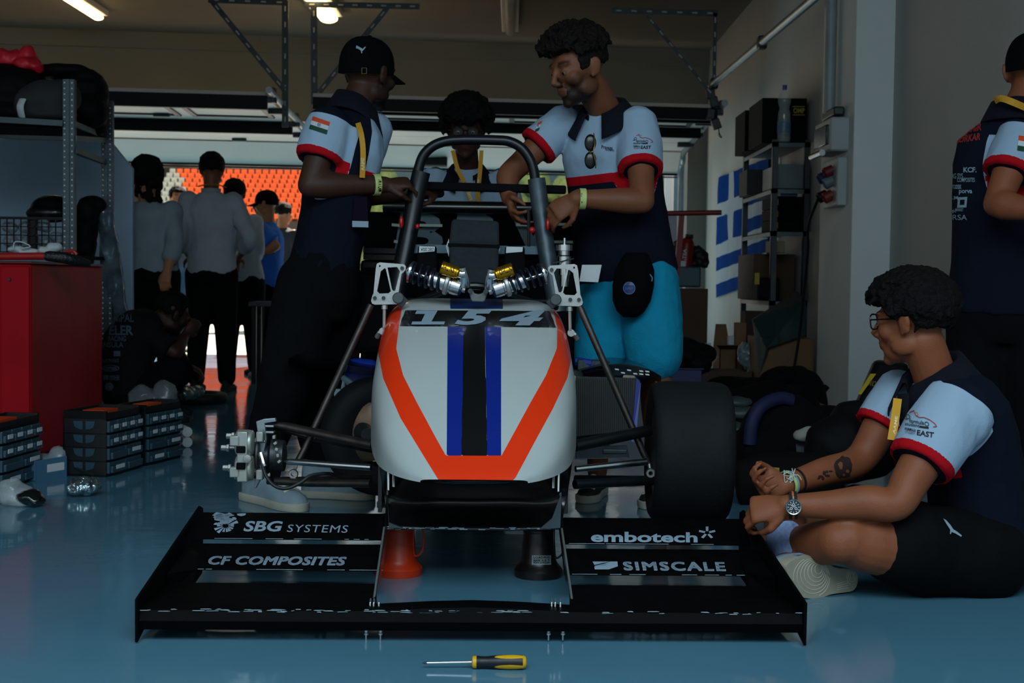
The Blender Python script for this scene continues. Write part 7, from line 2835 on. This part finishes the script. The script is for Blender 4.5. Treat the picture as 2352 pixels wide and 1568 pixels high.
soft('cable_heap', 'heap of black hoses on the teal box', 'hose', [(1600, 580, 10.5, .06, .06, .05), (1612, 592, 10.5, .05, .06, .05), (1555, 580, 10.5, .04, .06, .09), (1618, 600, 10.5, .03, .05, .05), (1590, 605, 10.5, .08, .06, .03)], M_rubber, .011, (.02, 20), 15.)
zb = P(1600, 660, 10.3).z
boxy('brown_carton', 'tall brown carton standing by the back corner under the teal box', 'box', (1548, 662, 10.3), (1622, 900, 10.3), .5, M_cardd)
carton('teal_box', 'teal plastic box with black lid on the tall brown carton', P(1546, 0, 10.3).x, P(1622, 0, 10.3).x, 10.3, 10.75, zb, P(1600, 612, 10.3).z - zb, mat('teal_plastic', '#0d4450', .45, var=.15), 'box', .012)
def open_carton(label, x0, x1, ytop, ybot, d, dep, m_, flaps=True, rz=0.):
    r = thing('open_carton', label, 'box', F(x0, ybot))
    a, b = P(x0, ybot, d), P(x1, ytop, d)
    x0_, x1_, z0, z1 = a.x, b.x, max(a.z, .003), b.z
    m = MB()
    t = .006
    m.span((x0_, d, z0), (x1_, d + t, z1)).span((x0_, d + dep - t, z0), (x1_, d + dep, z1)).span((x0_, d, z0), (x0_ + t, d + dep, z1)).span((x1_ - t, d, z0), (x1_, d + dep, z1)).span((x0_, d, z0), (x1_, d + dep, z0 + t))
    m.build('body', m_, r, smooth=False)
    if flaps:
        f = MB()
        f.slab([V((x0_, d + dep, z1)), V((x1_, d + dep, z1)), V((x1_ - .02, d + dep + .05, z1 + .16)), V((x0_ + .02, d + dep + .05, z1 + .16))], (0, .005, 0))
        f.slab([V((x0_, d, z1)), V((x1_, d, z1)), V((x1_ + .02, d - .1, z1 + .03)), V((x0_ - .04, d - .12, z1 + .03))], (0, 0, .005))
        build_each(f, 'flap', m_, r, smooth=False)
    return r


open_carton('open brown carton with raised flap at the foot of the rack', 1652, 1692, 802, 862, 9.4, .3, M_card)
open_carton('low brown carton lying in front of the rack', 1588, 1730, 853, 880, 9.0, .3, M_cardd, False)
boxy('tall_carton', 'narrow tall brown carton beside the rack post', 'box', (1692, 741, 9.5), (1712, 880, 9.5), .12, mat('light_brown_card', '#7c5a40', .85, var=.1))
boxy('dark_carton', 'dark brown carton leaning behind the glass sheet', 'box', (1712, 714, 9.52), (1762, 880, 9.52), .2, mat('dark_brown_card', '#33221b', .85))
boxy('large_carton', 'large brown carton against the wall column with a cable over it', 'box', (1748, 776, 8.75), (1866, 985, 8.75), .5, M_card)
bw = soft('bubble_wrap', 'crumpled bubble wrap hanging beside the large carton', 'wrap', [(1720, 820, 9.2, .05, .04, .09), (1728, 850, 9.15, .035, .03, .08), (1735, 870, 9.1, .03, .03, .05), (1706, 812, 9.2, .03, .03, .08)], mat('bubble_film', '#7d8d94', .25, alpha=.7, bump=1., bscale=30, coat=.4), .008, (.016, 24), 16.)
gs = MB()
gs.slab([P(1728, 733, 8.9), P(1832, 668, 8.95), P(1850, 690, 8.72), P(1850, 770, 8.7), P(1760, 800, 8.68), P(1745, 860, 8.68)], (.0, .012, 0))
tag(gs.build('plastic_sheet', mat('dark_green_sheet', '#1d3236', .15, var=.2, coat=.5, alpha=.85), None, smooth=False), 'bent dark green plastic sheet leaning over the large carton', 'sheet')
boxy('paper_cup_box', 'white cup standing in the open carton', 'cup', (1673, 772, 9.6), (1690, 800, 9.6), .08, M_paper, .01)
for lab, pts, d in (('torn white card standing on the low carton behind the front tyre', [(1606, 790), (1634, 788), (1626, 812), (1612, 823), (1600, 853), (1592, 853)], 9.12), ('torn brown card piece standing on the low carton behind the front tyre', [(1620, 808), (1650, 820), (1628, 852), (1622, 853), (1606, 828)], 9.05)):
    mm = M_paper if 'white' in lab else mat('pale_brown_card', '#9a8266', .8)
    tag(MB().slab([P(*q, d + (830 - q[1]) * .002) for q in pts], (0, .006, .002)).build('torn_card', mm, None, smooth=False), lab, 'card')
r = thing('blue_crate', 'blue plastic crate on the floor behind the front tyre', 'crate', F(1580, 990))
a, b = P(1542, 840, 7.4), P(1612, 875, 7.4)
m = MB()
m.span((a.x, 7.4, b.z - .1), (b.x, 7.41, P(1580, 846, 7.4).z)).span((a.x, 7.7, b.z - .1), (b.x, 7.71, a.z)).span((a.x, 7.4, b.z - .1), (a.x + .01, 7.7, a.z)).span((b.x - .01, 7.4, b.z - .1), (b.x, 7.7, a.z - .02)).span((a.x, 7.4, b.z - .1), (b.x, 7.7, b.z - .09))
m.span((a.x - .01, 7.39, P(1580, 849, 7.4).z), (b.x + .01, 7.4, P(1580, 845, 7.4).z))
zz = b.z - .1
m.span((a.x + .02, 7.42, .0), (b.x - .02, 7.68, zz))
m.build('tub', mat('dark_blue_crate', '#0c2560', .45, var=.1), r, smooth=False, bevel=.003)
soft('tool_heap', 'dark tangle of tools and bags in and behind the blue crate', 'tools', [(1570, 822, 7.6, .1, .1, .06), (1600, 835, 7.6, .08, .1, .05), (1565, 800, 7.75, .1, .14, .05), (1600, 812, 7.9, .1, .2, .05)], M_bag, .012, (.03, 16), 17.)
# dark sheets and bags on the floor between tyre and seated man
soft('black_sheet', 'black folded sheet draped over the heap behind the tyre', 'sheet', [(1680, 888, 7.6, .14, .12, .05), (1740, 890, 7.5, .16, .12, .05), (1800, 870, 7.4, .12, .1, .06), (1830, 868, 7.4, .07, .1, .06), (1770, 905, 7.3, .2, .1, .04), (1660, 910, 7.4, .1, .1, .05)], M_dblack, .012, (.02, 6), 18.)
for i, (x, y, d, w) in enumerate(((1690, 925, 7.0, .12), (1700, 948, 6.85, .11), (1690, 985, 6.7, .10))):
    soft('grey_bag', ('uppermost', 'middle', 'lowest')[i] + ' grey plastic bag squeezed between tyre and blue pack', 'bag', [(x, y, d, w, .08, .03), (x - 30, y - 4, d, w * .7, .08, .028)], mat('dull_grey_film', '#39474a', .5, var=.2, scale=12), .01, (.014, 12), 19. + i, 'grey plastic bags')
soft('floor_heap', 'dark heap of bags on the floor behind the front tyre', 'bags', [(1700, 960, 7.1, .25, .2, .14), (1780, 950, 7.1, .25, .2, .16), (1690, 1010, 6.9, .25, .2, .12), (1850, 920, 7.3, .1, .15, .15)], M_dblack, .016, (.03, 6), 25., floor=0)
soft('round_pack', 'round black pack with a blue rim on the floor left of the seated man', 'bag', [(1800, 985, 6.0, .19, .14, .15), (1780, 1010, 5.95, .2, .14, .10), (1840, 1000, 6.0, .16, .14, .12)], M_dblack, .012, (.012, 8), 26., rest=0)
tag(MB().tube(spline([P(1722, 1020, 5.84), P(1728, 970, 5.84), P(1750, 932, 5.86), P(1790, 914, 5.9), P(1820, 918, 5.92)], 6), (.028, .02), 12).build('blue_strap', mat('dark_blue_cloth', '#0a1440', .7), None), 'dark blue padded rim of the round pack', 'strap')
soft('work_glove', 'pale grey work glove hanging over a bag beside the seated man', 'glove', [(1842, 1000, 5.6, .035, .03, .022), (1865, 990, 5.6, .05, .03, .02), (1890, 984, 5.6, .04, .03, .016), (1868, 1008, 5.6, .035, .03, .02), (1885, 1012, 5.6, .02, .03, .03)], mat('pale_grey_knit', '#8b8d84', .9, bump=.3, bscale=200), .007, (.008, 24), 27.)
tag(MB().slab([P(1828, 1018, 5.65), P(1880, 1022, 5.65), P(1862, 1046, 5.6), P(1830, 1040, 5.6)], (0, .004, 0)).build('grey_card', mat('grey_card', '#48555c', .7), None, smooth=False), 'small grey card below the work glove', 'card')
soft('black_bag', 'black bag under the work glove, behind the tattooed arm', 'bag', [(1930, 1000, 5.45, .14, .1, .10), (1880, 1050, 5.4, .1, .1, .05), (1960, 980, 5.5, .12, .1, .1)], M_bag, .012, (.014, 8), 28., rest=0)
kc = thing('black_case', 'long black case with a yellow tag on the floor behind the seated man\'s hands', 'case', F(1790, 1110))
cs = MB()
cs.tube([P(1690, 1090, 5.2), P(1740, 1082, 5.2), P(1820, 1078, 5.2), P(1900, 1076, 5.2)], [(.05, .06), (.058, .07), (.058, .07), (.05, .06)], 18)
me = fuse(cs, .012, 4)
co = verts_of(me)
z0, z1 = co[:, 2].min(), co[:, 2].max()
co[:, 2] = .003 + (co[:, 2] - z0) / (z1 - z0) * (z1 - .003)
set_verts(me, co)
link_mesh('body', me, mat('black_case_cloth', '#0a0908', .85, spec=.15), kc, angle=180)
MB().slab([P(1768, 1073, 5.11), P(1790, 1074, 5.11), P(1790, 1084, 5.11), P(1768, 1083, 5.11)], (0, .004, 0)).build('yellow_tag', mat('yellow_tape', '#a58a1a', .6), kc, smooth=False)
yb_ = thing('yellow_flat_box', 'flat yellow-brown box lying at the foot of the wall column', 'box', P(1905, 960, 7.0))
MB().hexa([P(1870, 920, 7.2), P(1935, 945, 7.0), P(1945, 975, 6.95), P(1878, 960, 7.1)], [P(1870, 920, 7.4), P(1935, 945, 7.2), P(1945, 975, 7.15), P(1878, 960, 7.3)]).build('carton_body', mat('yellow_brown_card', '#6a4a12', .8), yb_, smooth=False)
MB().slab([P(1926, 942, 6.96), P(1934, 944, 6.96), P(1934, 955, 6.95), P(1928, 954, 6.95)], (0, .003, 0)).build('yellow_tab', mat('yellow_tape', '#a58a1a', .6), yb_, smooth=False)
for i, q in enumerate((((1866, 895), (1890, 876), (1893, 884), (1872, 900)), ((1860, 893), (1906, 890), (1898, 900), (1862, 898)))):
    tag(MB().slab([P(*x, 7.3) for x in q], (0, .1, .01)).build('black_strip', M_dblack, None, smooth=False), ('upper' if i == 0 else 'lower') + ' black strip sticking out at the foot of the wall column', 'strip')
bx = thing('tyre_box', 'black and yellow printed box leaning behind the seated man\'s shoulder', 'box', P(1990, 990, 5.6))
q0 = [P(1944, 985, 5.5), P(2060, 1000, 5.5), P(2090, 835, 5.7), P(2012, 828, 5.7)]
MB().hexa(q0, [v + V((.02, .12, 0)) for v in q0]).build('carton_body', M_black, bx, bevel=.02)
sp_ = MB()
sp_.slab([P(1968, 920, 5.56), P(2030, 930, 5.56), P(2018, 968, 5.52), P(1955, 952, 5.52)], (0, -.004, 0))
sp_.slab([P(1999, 858, 5.64), P(2012, 858, 5.64), P(1978, 905, 5.58), P(1970, 905, 5.58)], (0, -.004, 0))
sp_.build('yellow_band', mat('yellow_band', '#a8901c', .5), bx, smooth=False)
tx = MB()
flat_print(tx, text_shape('Beften', .03, .1), [P(1972, 925, 5.555), P(2026, 934, 5.555), P(2018, 960, 5.525), P(1962, 950, 5.525)], (0, -.012, 0))
tx.build('lettering', M_black, bx, smooth=False)
tx = MB()
flat_print(tx, text_shape('RIONG-EFFE', .01, .1), [P(1998, 872, 5.62), P(2046, 882, 5.62), P(2042, 894, 5.6), P(1992, 884, 5.6)], (0, -.012, 0))
tx.build('small_lettering', mat('dim_yellow', '#6a5f1c', .6), bx, smooth=False)
soft('dark_sack', 'dark sack on the floor below the printed box', 'bag', [(1960, 1010, 5.8, .2, .15, .12), (1900, 985, 6.2, .15, .15, .1)], M_dblack, .014, (.02, 8), 29., rest=0)
